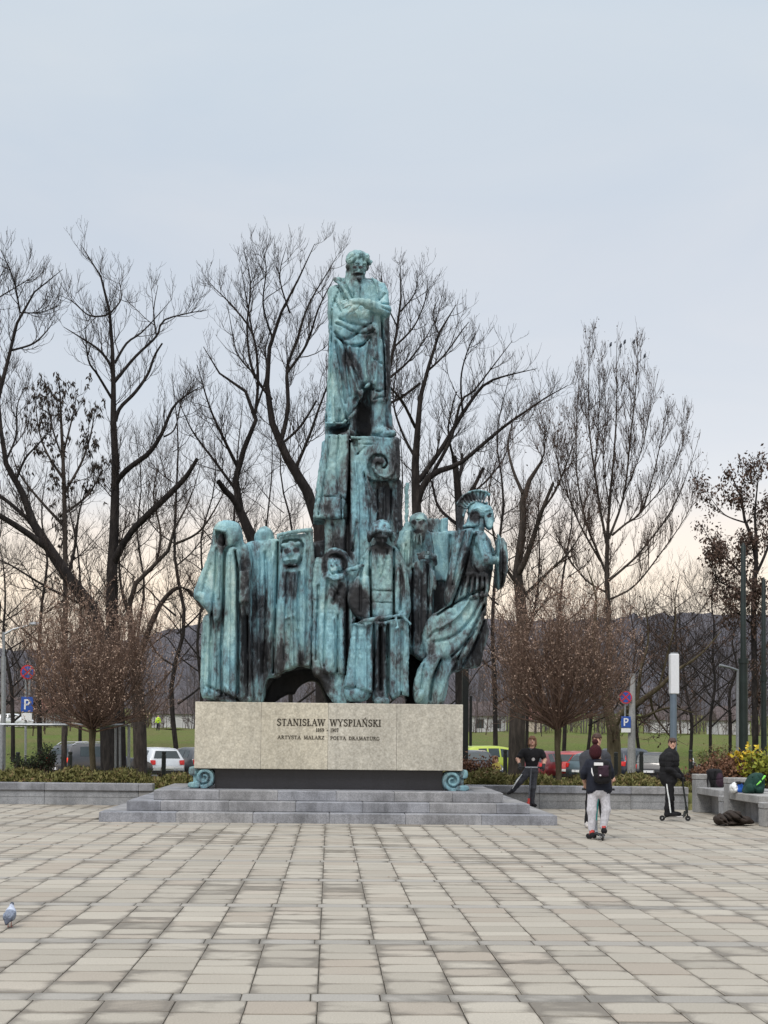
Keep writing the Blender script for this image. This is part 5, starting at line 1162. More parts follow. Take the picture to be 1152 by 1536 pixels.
T('hornbeam_tree', 46, [
 [(1134,1150,8),(1131,960,7),(1131,886,6.4),(1135,832,5.4),(1128,808,4.6),(1118,784,4),(1111,744,2.6),(1098,715,1.2)], [(1135,838,4.6),(1134,800,4),(1133,768,3),(1138,717,1.4)], [(1131,886,4),(1110,850,3),(1085,820,2),(1068,780,1)], [(1135,860,4),(1155,820,3.4),(1175,760,2),(1180,700,1)], [(1131,900,3.6),(1100,885,2.6),(1070,870,1.6),(1056,840,.8)], [(1132,940,3),(1100,920,2),(1075,910,1)], [(1118,784,2.4),(1090,770,1.6),(1070,740,.8)]],
 'tree at the right edge still holding clusters of brown leaves', 23, group=GT, l1=1.7, l2=.8, mats=('bark_dark','twig_brown'), leaf=(6500,.06,'leaf_brown'), thin=.8)
T('ash_tree', 58, [
 [(97,1130,6),(98,900,5.5),(97,780,5),(95,700,4),(92,640,3),(90,590,1.6),(88,560,.7)], [(96,740,3),(120,690,2.4),(132,640,1.6),(136,590,.7)], [(96,720,3),(70,680,2.2),(55,640,1.5),(48,585,.7)], [(95,680,2.4),(104,620,1.6),(108,570,.7)], [(95,690,2.2),(80,640,1.5),(72,575,.7)], [(97,790,3.4),(60,750,2.6),(30,710,1.6),(18,670,.8)], [(97,770,3),(130,740,2.2),(150,700,1.2)]],
 'slimmer tree at the left hung with dark seed bunches along its top', 24, group=GT, l1=1.7, l2=.9, pod=(1500,.10,'seed_dark'), mats=('bark_grey','twig'))
# smaller trees filling the gaps further back
ra = np.random.RandomState(5)
EXTRA = [(268,60,1120,560,6,'slender bare tree left of the hooded figure, in the second row'),(335,64,1120,600,6,'thin bare tree seen just left of the rounded bronze head'),
 (436,62,1120,640,6,'dark bare tree in the gap above the masked figure'),(744,60,1120,560,6,'bare tree between the warrior and the gnarled tree'),(845,60,1120,700,5,'bare tree behind the round tree on the right'),
 (1000,58,1120,860,4,'short bare tree behind the white lamp column'),(1066,60,1120,850,4,'short bare tree in the gap left of the green poles'),(60,66,1120,700,6,'low dark tree behind the leaning trunk at the left'),
 (610,66,1120,640,5,'thin dark tree beside the raised sword'),(20,62,1120,800,5,'small bare tree at the left edge'),(560,70,1120,760,5,'bare tree mostly hidden by the bronze group'),
 (300,70,1120,650,4,'fine-twigged tree in the third row left of the hooded figure'),(210,72,1120,640,4,'fine-twigged tree in the third row above the left car park'),(120,74,1120,680,4,'fine-twigged tree in the third row behind the left round tree'),(390,72,1120,620,4,'fine-twigged tree in the third row above the rounded bronze head'),(790,68,1120,700,4,'fine-twigged tree in the third row right of the shield'),(660,74,1120,700,4,'fine-twigged tree in the third row beside the bearded bronze head'),(880,66,1120,880,4,'fine-twigged tree in the third row behind the poplar trunk'),(960,70,1120,890,4,'fine-twigged tree in the third row right of the poplar trunk'),(1035,66,1120,890,4,'fine-twigged tree in the third row right of the lamp column'),(1095,68,1120,880,4,'fine-twigged tree in the third row between the masts'),(-10,70,1120,720,4,'fine-twigged tree in the third row cut by the left edge')]
for i, (px, v, yb, yt, rb, lab) in enumerate(EXTRA):
    v = round(v*1.42)
    T('bare_tree', v, auto_traces(px, yb, yt, v, ra, rb*.8, 9, ra.uniform(-20, 20), 120, .10), lab, 40+i, group='back rows of bare trees', l1=3.4, l2=1.9, l3=1.2, dens=.66, wig=.15, angle=(30,75), mats=('bark_dark','twig'), l4=False)
# ------------------------------------------------------------------ the two clipped globe trees with dry seed heads
def globe_tree(px, v, ytop, cy, rx, ry, label, seed):
    r = np.random.RandomState(seed); b = P(px, 1150, v); b.z = .34; c = P(px, cy, v); RX = rx*v/F_PX; RZ = ry*v/F_PX; fork = P(px, 1096, v)
    th = thing('globe_tree', b, label, 'tree', 'round-headed trees in the planting bed')
    tr = np.array([[b, b.lerp(fork, .3)+Vector((.02,0,0)), b.lerp(fork, .7)+Vector((-.015,0,0)), fork, fork+Vector((0,0,.3))]]); V, Q = tubes(tr, np.array([[.082,.07,.068,.085,.05]]), 10); mesh('trunk', V, Q, M['bark_olive'], th, smooth=True)
    n = 105; Pn = []; Rn = []
    for i in range(n):
        az = r.uniform(0, 2*math.pi); el = math.asin(r.uniform(-.35, 1)); d = np.array([math.cos(az)*math.cos(el)*RX, math.sin(az)*math.cos(el)*RX, math.sin(el)*RZ])*r.uniform(.50,1.02)
        e = np.array(c)+d; s_ = np.array(fork)+np.array([0,0,r.uniform(-.05,.3)]); mid = s_*.45+e*.55+np.array([0,0,-.22*RZ*(1-abs(math.sin(el)))])+np.array([d[0]*.12,d[1]*.12,0])
        q, rr = resample([s_, mid, e], [.022,.012,.005], 9); Pn.append(q); Rn.append(rr)
    Pn, Rn = np.array(Pn), np.array(Rn); V, Q = tubes(Pn, Rn, 5); gen = [(V, Q)]
    P1, R1 = children(r, Pn, Rn, .135, .80, 6, (20, 60), .5, .14, t0=.25, rfac=.6, rmin=.0045, shrink=.25, curl=.5); gen.append(tubes(P1, R1, 3))
    P2, R2 = children(r, P1, R1, .17, .38, 4, (20, 60), .55, .14, t0=.2, rfac=.75, rmin=.0045, shrink=.2); gen.append(tubes(P2, R2, 3))
    V, Q = merge(gen); mesh('crown', V, Q, M['twig_red'], th)
    V, Q = leaves(r, P2, 12000, .022, 2.2, .2, 1.2); mesh('seed_heads', V, Q, M['seed_pale'], th, kind='stuff')
globe_tree(139, 34.3, 880, 1000, 134, 120, 'round-headed tree with dry pale buds on a thin olive trunk, left of the monument', 71)
globe_tree(837, 34.3, 870, 985, 136, 122, 'round-headed tree with dry pale buds behind the left scooter rider', 72)
# ------------------------------------------------------------------ far wood, one mass
def far_wood(name, v0_, v1_, n, h0, h1, seed, mat, label, xr=.33, twigs=2):
    r = np.random.RandomState(seed); v = r.uniform(v0_, v1_, n); x = r.uniform(-xr, xr, n)*v+v*.03; z = ground_z(x, v)-.3; H = r.uniform(h0, h1, n)
    S = 6; t = np.linspace(0, 1, S); Pn = np.stack([x[:,None]+r.randn(n,1)*.5*t, v[:,None]+0*t, z[:,None]+H[:,None]*t[None,:]], 2); Rn = (H*.008)[:,None]*(1-t*.8)[None,:]
    gen = [tubes(Pn, Rn, 4)]
    P1, R1 = children(r, Pn, Rn, .6, h1*.3, 4, (35, 80), .35, .22, t0=.03, rfac=.7, rmin=.022, shrink=.5); gen.append(tubes(P1, R1, 3))
    P2, R2 = children(r, P1, R1, .7, h1*.16, 3, (30, 65), .3, .18, t0=.1, rfac=.7, rmin=.022, shrink=.4); gen.append(tubes(P2, R2, 3))
    V, Q = merge(gen); o = mesh(name, V, Q, mat, kind='stuff'); tag(o, label, 'wood')
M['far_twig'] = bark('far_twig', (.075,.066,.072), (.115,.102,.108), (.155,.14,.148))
far_wood('far_wood', 215, 300, 250, 7, 15, 81, M['far_twig'], 'bare purple-grey woodland closing off the meadow')
far_wood('scrub_wood', 202, 232, 330, 2.5, 6.5, 83, M['twig_brown'], 'dark leafless undergrowth at the foot of the far wood')
far_wood('field_trees', 120, 190, 26, 5, 10, 82, M['twig_brown'], 'scattered brown bare trees across the meadow', .33)
# ------------------------------------------------------------------ car park surface, kerb, path
def sheet(name, x0, x1, v0_, v1_, dz, mat, n=8, nx=24):
    xs_ = np.linspace(x0, x1, nx); vs_ = np.linspace(v0_, v1_, n); X, Vv = np.meshgrid(xs_, vs_, indexing='ij'); Z = ground_z(X, Vv)+dz
    ii = (np.arange(nx-1)[:,None]*n+np.arange(n-1)[None,:]).ravel()
    return mesh(name, np.stack([X, Vv, Z], -1).reshape(-1,3), np.stack([ii, ii+n, ii+n+1, ii+1], 1), mat, kind='structure')
sheet('car_park', -60, 60, 46, 78.5, .02, M['asphalt'])
mb = MB(); mb.box((-60, 78.6, -.9), (60, 78.9, -.62)); mb.build('kerb', M['concrete'], kind='structure')
mb = MB(); mb.box((-60, 45.6, -.9), (60, 45.9, -.62)); mb.build('kerb', M['concrete'], kind='structure')
sheet('meadow_path', -200, 200, 190, 198, .05, M['path'], 6, 30)
# ------------------------------------------------------------------ signs
def disc(mb, c, r, y, m, n=28, inner=0, dz=.004):
    mb.lathe((c[0], y, c[1]), [(r, 0), (r, dz)], n, m, 'y')
def no_stop_sign(th, c, r):
    mb = MB(); disc(mb, (c.x, c.z), r, c.y, 0); mb.build('sign_rim', M['sign_red'], th)
    mb = MB(); disc(mb, (c.x, c.z), r*.80, c.y-.004, 0); mb.build('sign_face', M['sign_blue'], th)
    for a in (45, -45):
        mb = MB(); mt_ = Matrix.Translation((c.x, c.y-.0075-(.003 if a > 0 else 0), c.z)) @ Matrix.Rotation(R(a), 4, 'Y'); mb.box((-r*.8, -.001, -r*.10), (r*.8, .003, r*.10), mat=mt_); mb.build('red_bar', M['sign_red'], th)
def p_sign(th, c, w_, h_):
    mb = MB(); mb.box((c.x-w_/2, c.y, c.z-h_/2), (c.x+w_/2, c.y+.02, c.z+h_/2), bev=.004); mb.build('sign_panel', M['sign_blue'], th)
    mb = MB(); t_ = w_*.13; x0 = c.x-w_*.17; zb_ = c.z-h_*.34; zt_ = c.z+h_*.34; y = c.y-.006
    mb.box((x0-t_/2, y, zb_), (x0+t_/2, y+.004, zt_))
    pts = [(x0, zt_-t_/2), (x0+w_*.25, zt_-t_/2), (x0+w_*.36, zt_-h_*.10), (x0+w_*.36, zt_-h_*.22), (x0+w_*.25, c.z-h_*.02), (x0, c.z-h_*.02)]
    for i, (p, q) in enumerate(zip(pts[:-1], pts[1:])):
        dx, dz = q[0]-p[0], q[1]-p[1]; L = math.hypot(dx, dz); nx, nz = -dz/L*t_/2, dx/L*t_/2; ex, ez = dx/L*t_*.3, dz/L*t_*.3
        mb.prism([(p[0]-ex+nx,p[1]-ez+nz),(p[0]-ex-nx,p[1]-ez-nz),(q[0]+ex-nx,q[1]+ez-nz),(q[0]+ex+nx,q[1]+ez+nz)], y-.0006*(i+1), y+.0035)
    mb.build('letter', M['sign_white'], th)
V1 = 39.0
b = P(41, 1150, V1); b.z = float(ground_z(b.x, V1)); th = thing('parking_sign', b, 'no-stopping disc over blue parking sign on a thin pole at the left', 'road sign', 'parking signs')
mb = MB(); mb.tube([b+Vector((-.04,.04,-.1)), P(38.4, 1010, V1)+Vector((0,.05,0))], .03, 8); mb.tube([P(43.5, 1042, V1)+Vector((0,.05,0)), P(43.5, 1010, V1)+Vector((0,.05,0))], .024, 8); mb.build('pole', M['metal_grey'], th, smooth=True)
no_stop_sign(th, P(41.5, 1008, V1), 10.8*V1/F_PX)
p_sign(th, P(40.5, 1056.5, V1), 17.5*V1/F_PX, 22*V1/F_PX)
a, c = P(32, 1080, V1), P(48, 1069.5, V1); mb = MB(); mb.box((a.x, V1, a.z), (c.x, V1+.015, c.z)); mb.build('plate', M['sign_white'], th)
V2 = 39.5
b = P(949, 1152, V2); b.z = float(ground_z(b.x, V2)); th = thing('parking_sign', b, 'blue parking sign and no-stopping disc on a tapered concrete post, right of the round tree', 'road sign', 'parking signs')
mb = MB(); mb.tube([b+Vector((0,.15,-.2)), P(949, 1125, V2)+Vector((0,.15,0)), P(950, 1062, V2)+Vector((0,.15,0)), P(951, 1010, V2)+Vector((0,.15,0))], [.13,.11,.085,.07], 12); mb.build('post', M['concrete'], th, smooth=True)
mb = MB(); mb.tube([P(938, 1098, V2)+Vector((0,.06,0)), P(938.5, 1036, V2)+Vector((0,.06,0))], .025, 8); mb.build('sign_pole', M['metal_grey'], th, smooth=True)
no_stop_sign(th, P(938.5, 1046, V2), 9.6*V2/F_PX); p_sign(th, P(939, 1083, V2), 14.5*V2/F_PX, 17*V2/F_PX)
a, c = P(932, 1098.5, V2), P(946, 1092.5, V2); mb = MB(); mb.box((a.x, V2, a.z), (c.x, V2+.015, c.z)); mb.build('plate', M['sign_white'], th)
# ------------------------------------------------------------------ bollards
bol = None
BOL = [(27,1128,1152,37,'black bollard left of the conifer clump'),(105.5,1127,1150,38,'black bollard in front of the dark estate car'),(246,1127,1154,37,'black bollard in front of the white hatchback'),
 (758,1124,1146,38,'black bollard in front of the lime green car'),(924,1128,1150,38,'black bollard right of the grey-jacketed adult'),(962,1127,1150,38,'black bollard in front of the dark estate on the right'),
 (1036,1125,1152,37,'black bollard just right of the tracksuit rider'),(1071,1126,1146,41,'black bollard right of the parked motorbike')]
for (px, yt, yb, v, lab) in BOL:
    t_, q = P(px, yt, v), P(px, yb+8, v); q.z = float(ground_z(q.x, v))-.05
    o = bpy.data.objects.new('bollard', None); sc.collection.objects.link(o); o.location = (t_.x, v, q.z); ORG[o.name] = Vector(o.location); tag(o, lab, 'bollard', 'black bollards along the car park')
    h = t_.z-q.z; mb = MB(); mb.lathe((t_.x, v, q.z), [(.055,0),(.055,h*.9),(.045,h*.905),(.045,h*.935),(.055,h*.94),(.055,h*.985),(.03,h)], 12); mb.build('post', M['metal_dark'], o, smooth=True)
# ------------------------------------------------------------------ tubular frame at the left
V3 = 35.8
b = P(3, 1150, V3); b.z = .3; th = thing('pipe_frame', b, 'grey galvanised pipe frame standing in the bed left of the round tree', 'railing')
def pz(x, y, v=V3): return P(x, y, v)
def gz(x, v=V3): q = P(x, 1150, v); q.z = .3; return q
mb = MB(); mb.tube([pz(-30,1086.5), pz(193,1088)], .033, 8); mb.build('top_rail', M['metal_grey'], th, smooth=True)
for pts, r_, nm in (([gz(3), pz(3,1087)], .085, 'post'), ([gz(193.5), pz(193.5,1087)], .035, 'post'), ([gz(181), pz(179.5,1089)], .03, 'brace'), ([gz(174), pz(173.5,1089)], .03, 'brace')):
    mb = MB(); mb.tube(pts, r_, 10); mb.build(nm, M['metal_grey'], th, smooth=True)
# slim lamp post at the left edge
b = P(6, 1150, 37.5); b.z = -.1; th = thing('street_lamp', b, 'slim grey lamp post at the left edge with a short arm', 'street lamp')
mb = MB(); mb.tube([b, P(5.5, 985, 37.5)], .06, 10); mb.tube([P(5.5,985,37.5), P(5.5,948,37.5)], .035, 8); mb.build('post', M['metal_grey'], th, smooth=True)
mb = MB(); mb.tube([P(5.5,952,37.5), P(20,944,37.5), P(44,938,37.5)], [.03,.025,.02], 8); mb.build('arm', M['metal_grey'], th, smooth=True)
mb = MB(); c = P(52, 936, 37.5); mb.lathe((c.x,c.y,c.z-.04), [(.04,0),(.16,.02),(.12,.07),(.02,.10)], 12); mb.build('lamp_head', M['metal_grey'], th, smooth=True)
# white lamp column
b = P(1010, 1150, 38.5); b.z = float(ground_z(b.x, 38.5)); th = thing('lamp_column', b, 'blue-grey round column topped by a tall white light box', 'street lamp')
mb = MB(); mb.tube([b, P(1010,1041,38.5)], 5.2*38.5/F_PX, 16); mb.build('column', M['pole_blue'], th, smooth=True)
a, c = P(1004.8,1041,38.5), P(1017.2,981,38.5); mb = MB(); mb.box((a.x,38.4,a.z),(c.x,38.4+.21,c.z), bev=.015); mb.build('light_box', M['lamp_white'], th)
mb = MB(); mb.box((a.x+.02,38.42,c.z),(c.x-.02,38.58,c.z+.035)); mb.build('cap', M['metal_grey'], th)
# tall dark green poles at the right
for (px, v, yt, ym, r0, r1, lab) in ((1115, 40, 820, 993, 7.2, 3.6, 'taller dark green mast left of the other, behind the yellow-leaved shrub'), (1145.5, 42, 872, 1020, 4.8, 2.9, 'thinner dark green mast at the right edge')):
    b = P(px, 1150, v); b.z = -.4; th = thing('mast', b, lab, 'pole', 'dark green masts at the right')
    k = v/F_PX; mb = MB(); mb.tube([b, P(px,ym,v)], [r0*k, (r0-.8)*k], 14); mb.build('lower_tube', M['pole_green'], th, smooth=True)
    mb = MB(); mb.tube([P(px,ym+2,v), P(px,ym-5,v)], (r0+.5)*k, 14); mb.build('collar', M['pole_green'], th, smooth=True)
    mb = MB(); mb.tube([P(px,ym-4,v), P(px,yt,v), P(px,yt-6,v)], [r1*k+.02, r1*k, .02], 12); mb.build('upper_tube', M['pole_green'], th, smooth=True)
b = P(1107, 1150, 47); b.z = -.45; th = thing('street_lamp', b, 'thin pale grey lamp post with an arm to the left, behind the green masts', 'street lamp')
mb = MB(); mb.tube([b, P(1107,1030,47), P(1107.5,1004,47)], [.085,.06,.05], 10); mb.build('post', M['metal_grey'], th, smooth=True)
mb = MB(); mb.tube([P(1107.5,1006,47), P(1094,1001,47), P(1079,998,47)], [.04,.035,.05], 8); mb.build('arm', M['metal_grey'], th, smooth=True)
# dark sign post behind the plinth
b = P(698, 1150, 34.0); b.z = .33; th = thing('dark_post', b, 'dark square post with a narrow board, standing just right of the granite block', 'post')
a, c = P(693, 1150, 36), P(703.5, 930, 36); mb = MB(); mb.box((a.x,36,.3),(c.x,36.18,c.z), bev=.01); mb.build('post', M['metal_dark'], th)
a, c = P(704.5, 1119, 36), P(708.5, 1044, 36); mb = MB(); mb.box((a.x,36.02,a.z),(c.x,36.14,c.z)); mb.build('board', M['metal_dark'], th)
# ------------------------------------------------------------------ granite benches
def bench(y0, y1, label, low):
    x0 = 7.92; th = thing('bench', (x0+.4, (y0+y1)/2, 0), label, 'bench', 'grey granite benches at the right')
    mb = MB(); mb.box((x0, y0+.36, .40), (x0+1.3, y1-.36, .55), bev=.012); mb.build('seat', M['concrete'], th)
    mb = MB(); mb.box((x0+.32, y0+.36, 0), (x0+.40, y1-.36, .398)); mb.build('back_panel', M['granite_grey'], th)
    for (a, c, h) in ((y0, y0+.356, .44), (y1-.356, y1, .82)):
        mb = MB(); mb.box((x0-.01, a, 0), (x0+.42, c, h-.12), bev=.012); mb.build('support_block', M['concrete'], th)
        mb = MB(); mb.box((x0-.016, a-.006, h-.116), (x0+.426, c+.006, h), bev=.014); mb.build('cap_stone', M['concrete'], th)
        mb = MB(); mb.box((x0+.424, a+.05, 0), (x0+1.2, c-.05, .396)); mb.build('support_block', M['granite_grey'], th)
bench(29.55, 32.1, 'far granite bench with a rucksack hanging on its end pillar', 0)
bench(26.75, 29.5, 'near granite bench carrying a dark backpack with a green stripe', 0)
th = thing('stone_pillar', (8.15, 26.5, 0), 'grey stone pillar cut by the right edge, in front of the benches', 'pillar')
mb = MB(); mb.box((7.99,26.2,0),(8.5,26.7,.70), bev=.012); mb.build('shaft', M['concrete'], th); mb = MB(); mb.box((7.984,26.194,.704),(8.506,26.706,.83), bev=.014); mb.build('cap_stone', M['concrete'], th)
# ------------------------------------------------------------------ backpacks and dropped jacket
for nm, col in (('cloth_black',(.010,.010,.012)),('cloth_charcoal',(.045,.048,.058)),('cloth_plum',(.035,.018,.03)),('cloth_grey',(.09,.095,.11)),('cloth_pale',(.50,.50,.54)),('cloth_navy',(.013,.016,.027)),('cloth_green',(.012,.045,.035)),('cloth_lime',(.25,.75,.12)),('cloth_blue',(.02,.10,.42)),('cloth_white',(.75,.78,.8)),('cloth_brown',(.030,.022,.018)),('cloth_yellow',(.55,.46,.12))):
    M[nm] = plain(nm, col, .85, 0, .14, 25, .3, .25)
M['skin'] = plain('skin', (.50,.29,.21), .5, 0, .05, 12)
M['hair_brown'] = plain('hair_brown', (.16,.075,.035), .6, 0, .25, 60, .5, .5)
M['hair_dark'] = plain('hair_dark', (.05,.022,.015), .6, 0, .25, 60, .5, .5)
M['lip'] = plain('lip', (.36,.12,.10), .5); M['eye_dark'] = plain('eye_dark', (.02,.015,.012), .3)
M['sole'] = plain('sole', (.45,.43,.42), .7); M['red_cloth'] = plain('red_cloth', (.50,.05,.04), .6); M['teal_metal'] = plain('teal_metal', (.04,.34,.33), .35, .5)
M['knit'] = plain('knit', (.045,.012,.016), .95, 0, .3, 70, .2, .8)
o_ = thing('backpack', (8.0, 31.6, .55), 'black rucksack with a plum panel slung on the end pillar of the far bench', 'backpack')
f = Fig(31.5, 1054, 1090, 1150, 1192, -.35, .25, .012)
f.p([(1061,1156),(1070,1153),(1081,1156),(1083,1170),(1081,1183),(1070,1184),(1066,1176),(1062,1165)], -.16, .14, .10, .03); f.e((1077,1170,-.12), 6, 11, .10, .03, 1)
f.ch([(1061,1156,-.05),(1059.5,1170,-.1),(1060,1184,-.12)], 1.1, .01); f.ch([(1068,1183,-.1),(1069,1190,-.12)], 1.0, .01); f.s([(1070,1158),(1069,1180)], 1.2, .02); f.s([(1066,1170),(1080,1168)], 1, .015)
f.f.rough(.012, (9,9,9), 3); f.f.build('bag_body', [M['cloth_black'], M['cloth_plum']], o_)
o_ = thing('backpack', (8.3, 28.4, .55), 'dark green-black backpack with a bright green stripe lying on the near bench', 'backpack')
f = Fig(28.3, 1108, 1150, 1155, 1194, -.3, .35, .012)
f.p([(1116,1190),(1118,1178),(1124,1166),(1132,1160),(1140,1160),(1145,1170),(1144,1182),(1140,1190)], -.2, .2, .12, .03); f.e((1124,1182,-.14), 8, 8, .14, .03); f.e((1134,1184,-.12), 8, 7, .12, .03)
f.ch([(1129.5,1177,-.24),(1136,1171,-.25),(1142,1164,-.22)], 1.0, .006, 1); f.s([(1126,1166),(1125,1180),(1130,1189)], 1, .02); f.s([(1133,1163),(1140,1176)], 1, .015)
f.f.rough(.014, (9,9,9), 4); f.f.build('bag_body', [M['cloth_green'], M['cloth_lime']], o_)
o_ = thing('carrier_bag', (7.95, 28.9, .55), 'white and blue bag with dark cloth on the bench beside the green-striped backpack', 'bag')
f = Fig(28.7, 1090, 1122, 1168, 1196, -.3, .3, .011)
f.e((1101,1182,0), 5.5, 8, .12, .03, 0); f.p([(1105,1176),(1113,1176),(1115,1190),(1106,1190)], -.12, .12, .06, .02, 1); f.e((1108,1175,0), 6, 2.4, .12, .02, 2); f.e((1116,1182,0), 4, 8, .12, .03, 2)
f.f.rough(.012, (12,12,12), 5); f.f.build('bag_body', [M['cloth_white'], M['cloth_blue'], M['cloth_black']], o_)
o_ = thing('jacket', (7.9, 27.4, 0), 'crumpled dark brown jacket dropped on the paving in front of the benches', 'jacket')
f = Fig(27.2, 1064, 1134, 1212, 1246, -.5, .5, .014)
f.e((1080,1232,-.05), 10, 7, .28, .06); f.e((1097,1228,0), 14, 9.5, .30, .06); f.e((1112,1233,.02), 14, 5.5, .26, .06); f.e((1088,1237,-.15), 14, 3.6, .2, .05); f.e((1122,1235,0), 8, 3.6, .16, .04); f.c((1078,1226,-.1),(1084,1235,-.25), 4, 4)
f.s([(1088,1222),(1094,1230),(1106,1236)], 1.6, .04); f.s([(1076,1230),(1086,1238)], 1.6, .03); f.s([(1100,1222),(1114,1232)], 1.4, .03); f.s([(1084,1226),(1090,1238)], 1.4, .03)
f.f.rough(.03, (7,7,9), 6); jo = f.f.build('folded_cloth', [M['cloth_brown']], o_)
zm = min(v.co.z for v in jo.data.vertices)+jo.location.z; jo.location.z -= (zm-.0)
# ------------------------------------------------------------------ shrubs right
def shrub(name, px, cy, v, rx, rz, label, seed, lm, n, size, stems=60, z0=None, group='shrubs in the right-hand bed'):
    r = np.random.RandomState(seed); c = P(px, cy, v); b = Vector((c.x, v, float(ground_z(c.x, v)) if z0 is None else z0)); th = thing(name, b, label, 'shrub', group)
    Pn = []; 
    for i in range(stems):
        az = r.uniform(0, 2*math.pi); rr = r.rand()**.5; e = np.array([c.x+rx*rr*math.cos(az), v+rx*.8*rr*math.sin(az), c.z+rz*(r.uniform(-.2, 1))*math.sqrt(max(0, 1-rr*rr*.8))])
        s_ = np.array(b)+np.array([r.uniform(-.12,.12), r.uniform(-.12,.12), 0]); q, _ = resample([s_, (s_*.5+e*.5)+r.randn(3)*.05, e], [.01]*3, 7); Pn.append(q)
    Pn = np.array(Pn); Rn = np.tile(np.linspace(.010, .003, 7), (stems, 1)); gen = [tubes(Pn, Rn, 4)]
    P1, R1 = children(r, Pn, Rn, .10, .35, 4, (25, 55), .3, .12, t0=.25, rfac=.7, rmin=.003); gen.append(tubes(P1, R1, 3)); V, Q = merge(gen); mesh('stems', V, Q, M['twig_brown'], th)
    V, Q = leaves(r, np.concatenate([P1, Pn[:,3:]]), n, size, 1.6, .2, 1.2); mesh('foliage', V, Q, M[lm], th, kind='stuff')
shrub('yellow_shrub', 1121, 1142, 34.2, .34, .30, 'shrub with bright yellow leaves behind the far bench', 91, 'leaf_yellow', 230, .085, 26, .3)
shrub('yellow_shrub', 1146, 1150, 33.6, .36, .42, 'yellow-green leaved shrub at the right edge behind the backpack', 92, 'leaf_green', 420, .085, 34, .3)
shrub('rust_shrub', 1098, 1160, 34.4, .75, .40, 'rust-brown leafy shrub behind the rucksack and benches', 93, 'leaf_rust', 3600, .045, 110, .3)
shrub('rust_shrub', 1050, 1168, 33.9, .35, .28, 'small rusty shrub in the gap between planter wall and bench', 94, 'leaf_rust', 1300, .04, 50, .0)
shrub('rust_shrub', 1140, 1162, 35.2, .8, .5, 'brown shrub behind the yellow-green one at the right edge', 95, 'leaf_rust', 3000, .05, 90, .3)
shrub('olive_shrub', 1076, 1140, 36.5, .5, .35, 'pale olive shrub left of the green masts', 96, 'leaf_hedge', 1400, .035, 70, .2)
shrub('conifer_shrub', 68, 1142, 35.6, .26, .34, 'dark conifer clump rising from the left hedge', 97, 'leaf_fir', 1100, .035, 80, .3, 'shrubs in the left-hand bed')
shrub('conifer_shrub', 38, 1150, 35.4, .30, .18, 'lower dark conifer clump left of the taller one', 98, 'leaf_fir', 900, .035, 60, .3, 'shrubs in the left-hand bed')
shrub('rust_shrub', 712, 1156, 34.6, .5, .22, 'low reddish shrub in the hedge beside the granite block', 99, 'leaf_rust', 1500, .04, 50, .35)
# ------------------------------------------------------------------ pigeon
pc = G(13.5, 1391.5); o_ = thing('pigeon', pc, 'grey pigeon with pale shoulders standing on the paving at the left', 'pigeon')
o_.scale = (.78, .78, .78)
M['feather_dark'] = plain('feather_dark', (.05,.06,.085), .7, 0, .3, 60); M['feather_pale'] = plain('feather_pale', (.42,.47,.58), .7, 0, .15, 50); M['feather_mid'] = plain('feather_mid', (.16,.19,.25), .7, 0, .3, 60); M['pigeon_leg'] = plain('pigeon_leg', (.30,.07,.05), .6)
s_ = SDF((pc.x-.13, pc.y-.2, 0), (pc.x+.13, pc.y+.24, .30), .0055)
A = lambda x, y, z: (pc.x+x, pc.y+y, z)
s_.ell(A(0,.03,.118), (.058,.10,.062), .02, 0); s_.ell(A(0,.07,.155), (.052,.055,.05), .03, 1); s_.cap(A(0,.09,.17), A(0,.10,.215), .034, .023, .03, 1); s_.ell(A(.002,.108,.232), (.021,.025,.022), .012, 2)
s_.cap(A(.002,.13,.228), A(.004,.148,.222), .006, .003, .004, 2)
for sx in (-1, 1): s_.ell(A(.040*sx,.0,.118), (.022,.088,.044), .006, 3); s_.cap(A(.034*sx,-.05,.10), A(.014*sx,-.115,.068), .017, .009, .01, 2)
s_.cap(A(0,-.05,.095), A(0,-.135,.055), .022, .014, .015, 2)
s_.build('body', [M['feather_mid'], M['feather_pale'], M['feather_dark'], M['feather_mid']], o_)
for sx in (-1, 1):
    mb = MB(); mb.tube([A(.018*sx,.02,.075), A(.016*sx,.03,.006)], .0042, 6)
    for (dx, dy) in ((-.014,.028),(0,.034),(.014,.028),(0,-.018)): mb.tube([A(.016*sx,.03,.006), A(.016*sx+dx,.03+dy,.003)], [.0036,.002], 5)
    mb.build('leg', M['pigeon_leg'], o_, smooth=True)
# small birds perched in the top of the poplar
for i, (bx, by, lab) in enumerate([(937,513,'small bird on the highest twigs of the poplar, largest of the perched birds'),(931,519,'small bird perched just left of the highest one in the poplar'),(951,513,'small bird on the thin right-hand top twig of the poplar'),(967,534,'small bird perched alone on the right shoulder of the poplar'),(916,517,'small bird perched on the left top twig of the poplar')]):
    c = P(bx, by, 52); o_ = thing('bird', c, lab, 'bird', 'small birds in the poplar'); s_ = SDF((c.x-.15,c.y-.1,c.z-.15),(c.x+.15,c.y+.1,c.z+.15),.014)
    s_.ell(tuple(c), (.045,.045,.065), .01); s_.ell((c.x+.02,c.y,c.z+.07), (.03,.03,.03), .02); s_.cap((c.x-.02,c.y,c.z-.04),(c.x-.06,c.y,c.z-.11),.02,.01,.02); s_.build('body', [M['feather_dark']], o_)
    mb = MB(); mb.tube([(c.x,c.y,c.z-.04),(c.x+.01,c.y,c.z-.45)], [.006,.01], 4); mb.build('perch_twig', M['twig'], o_)
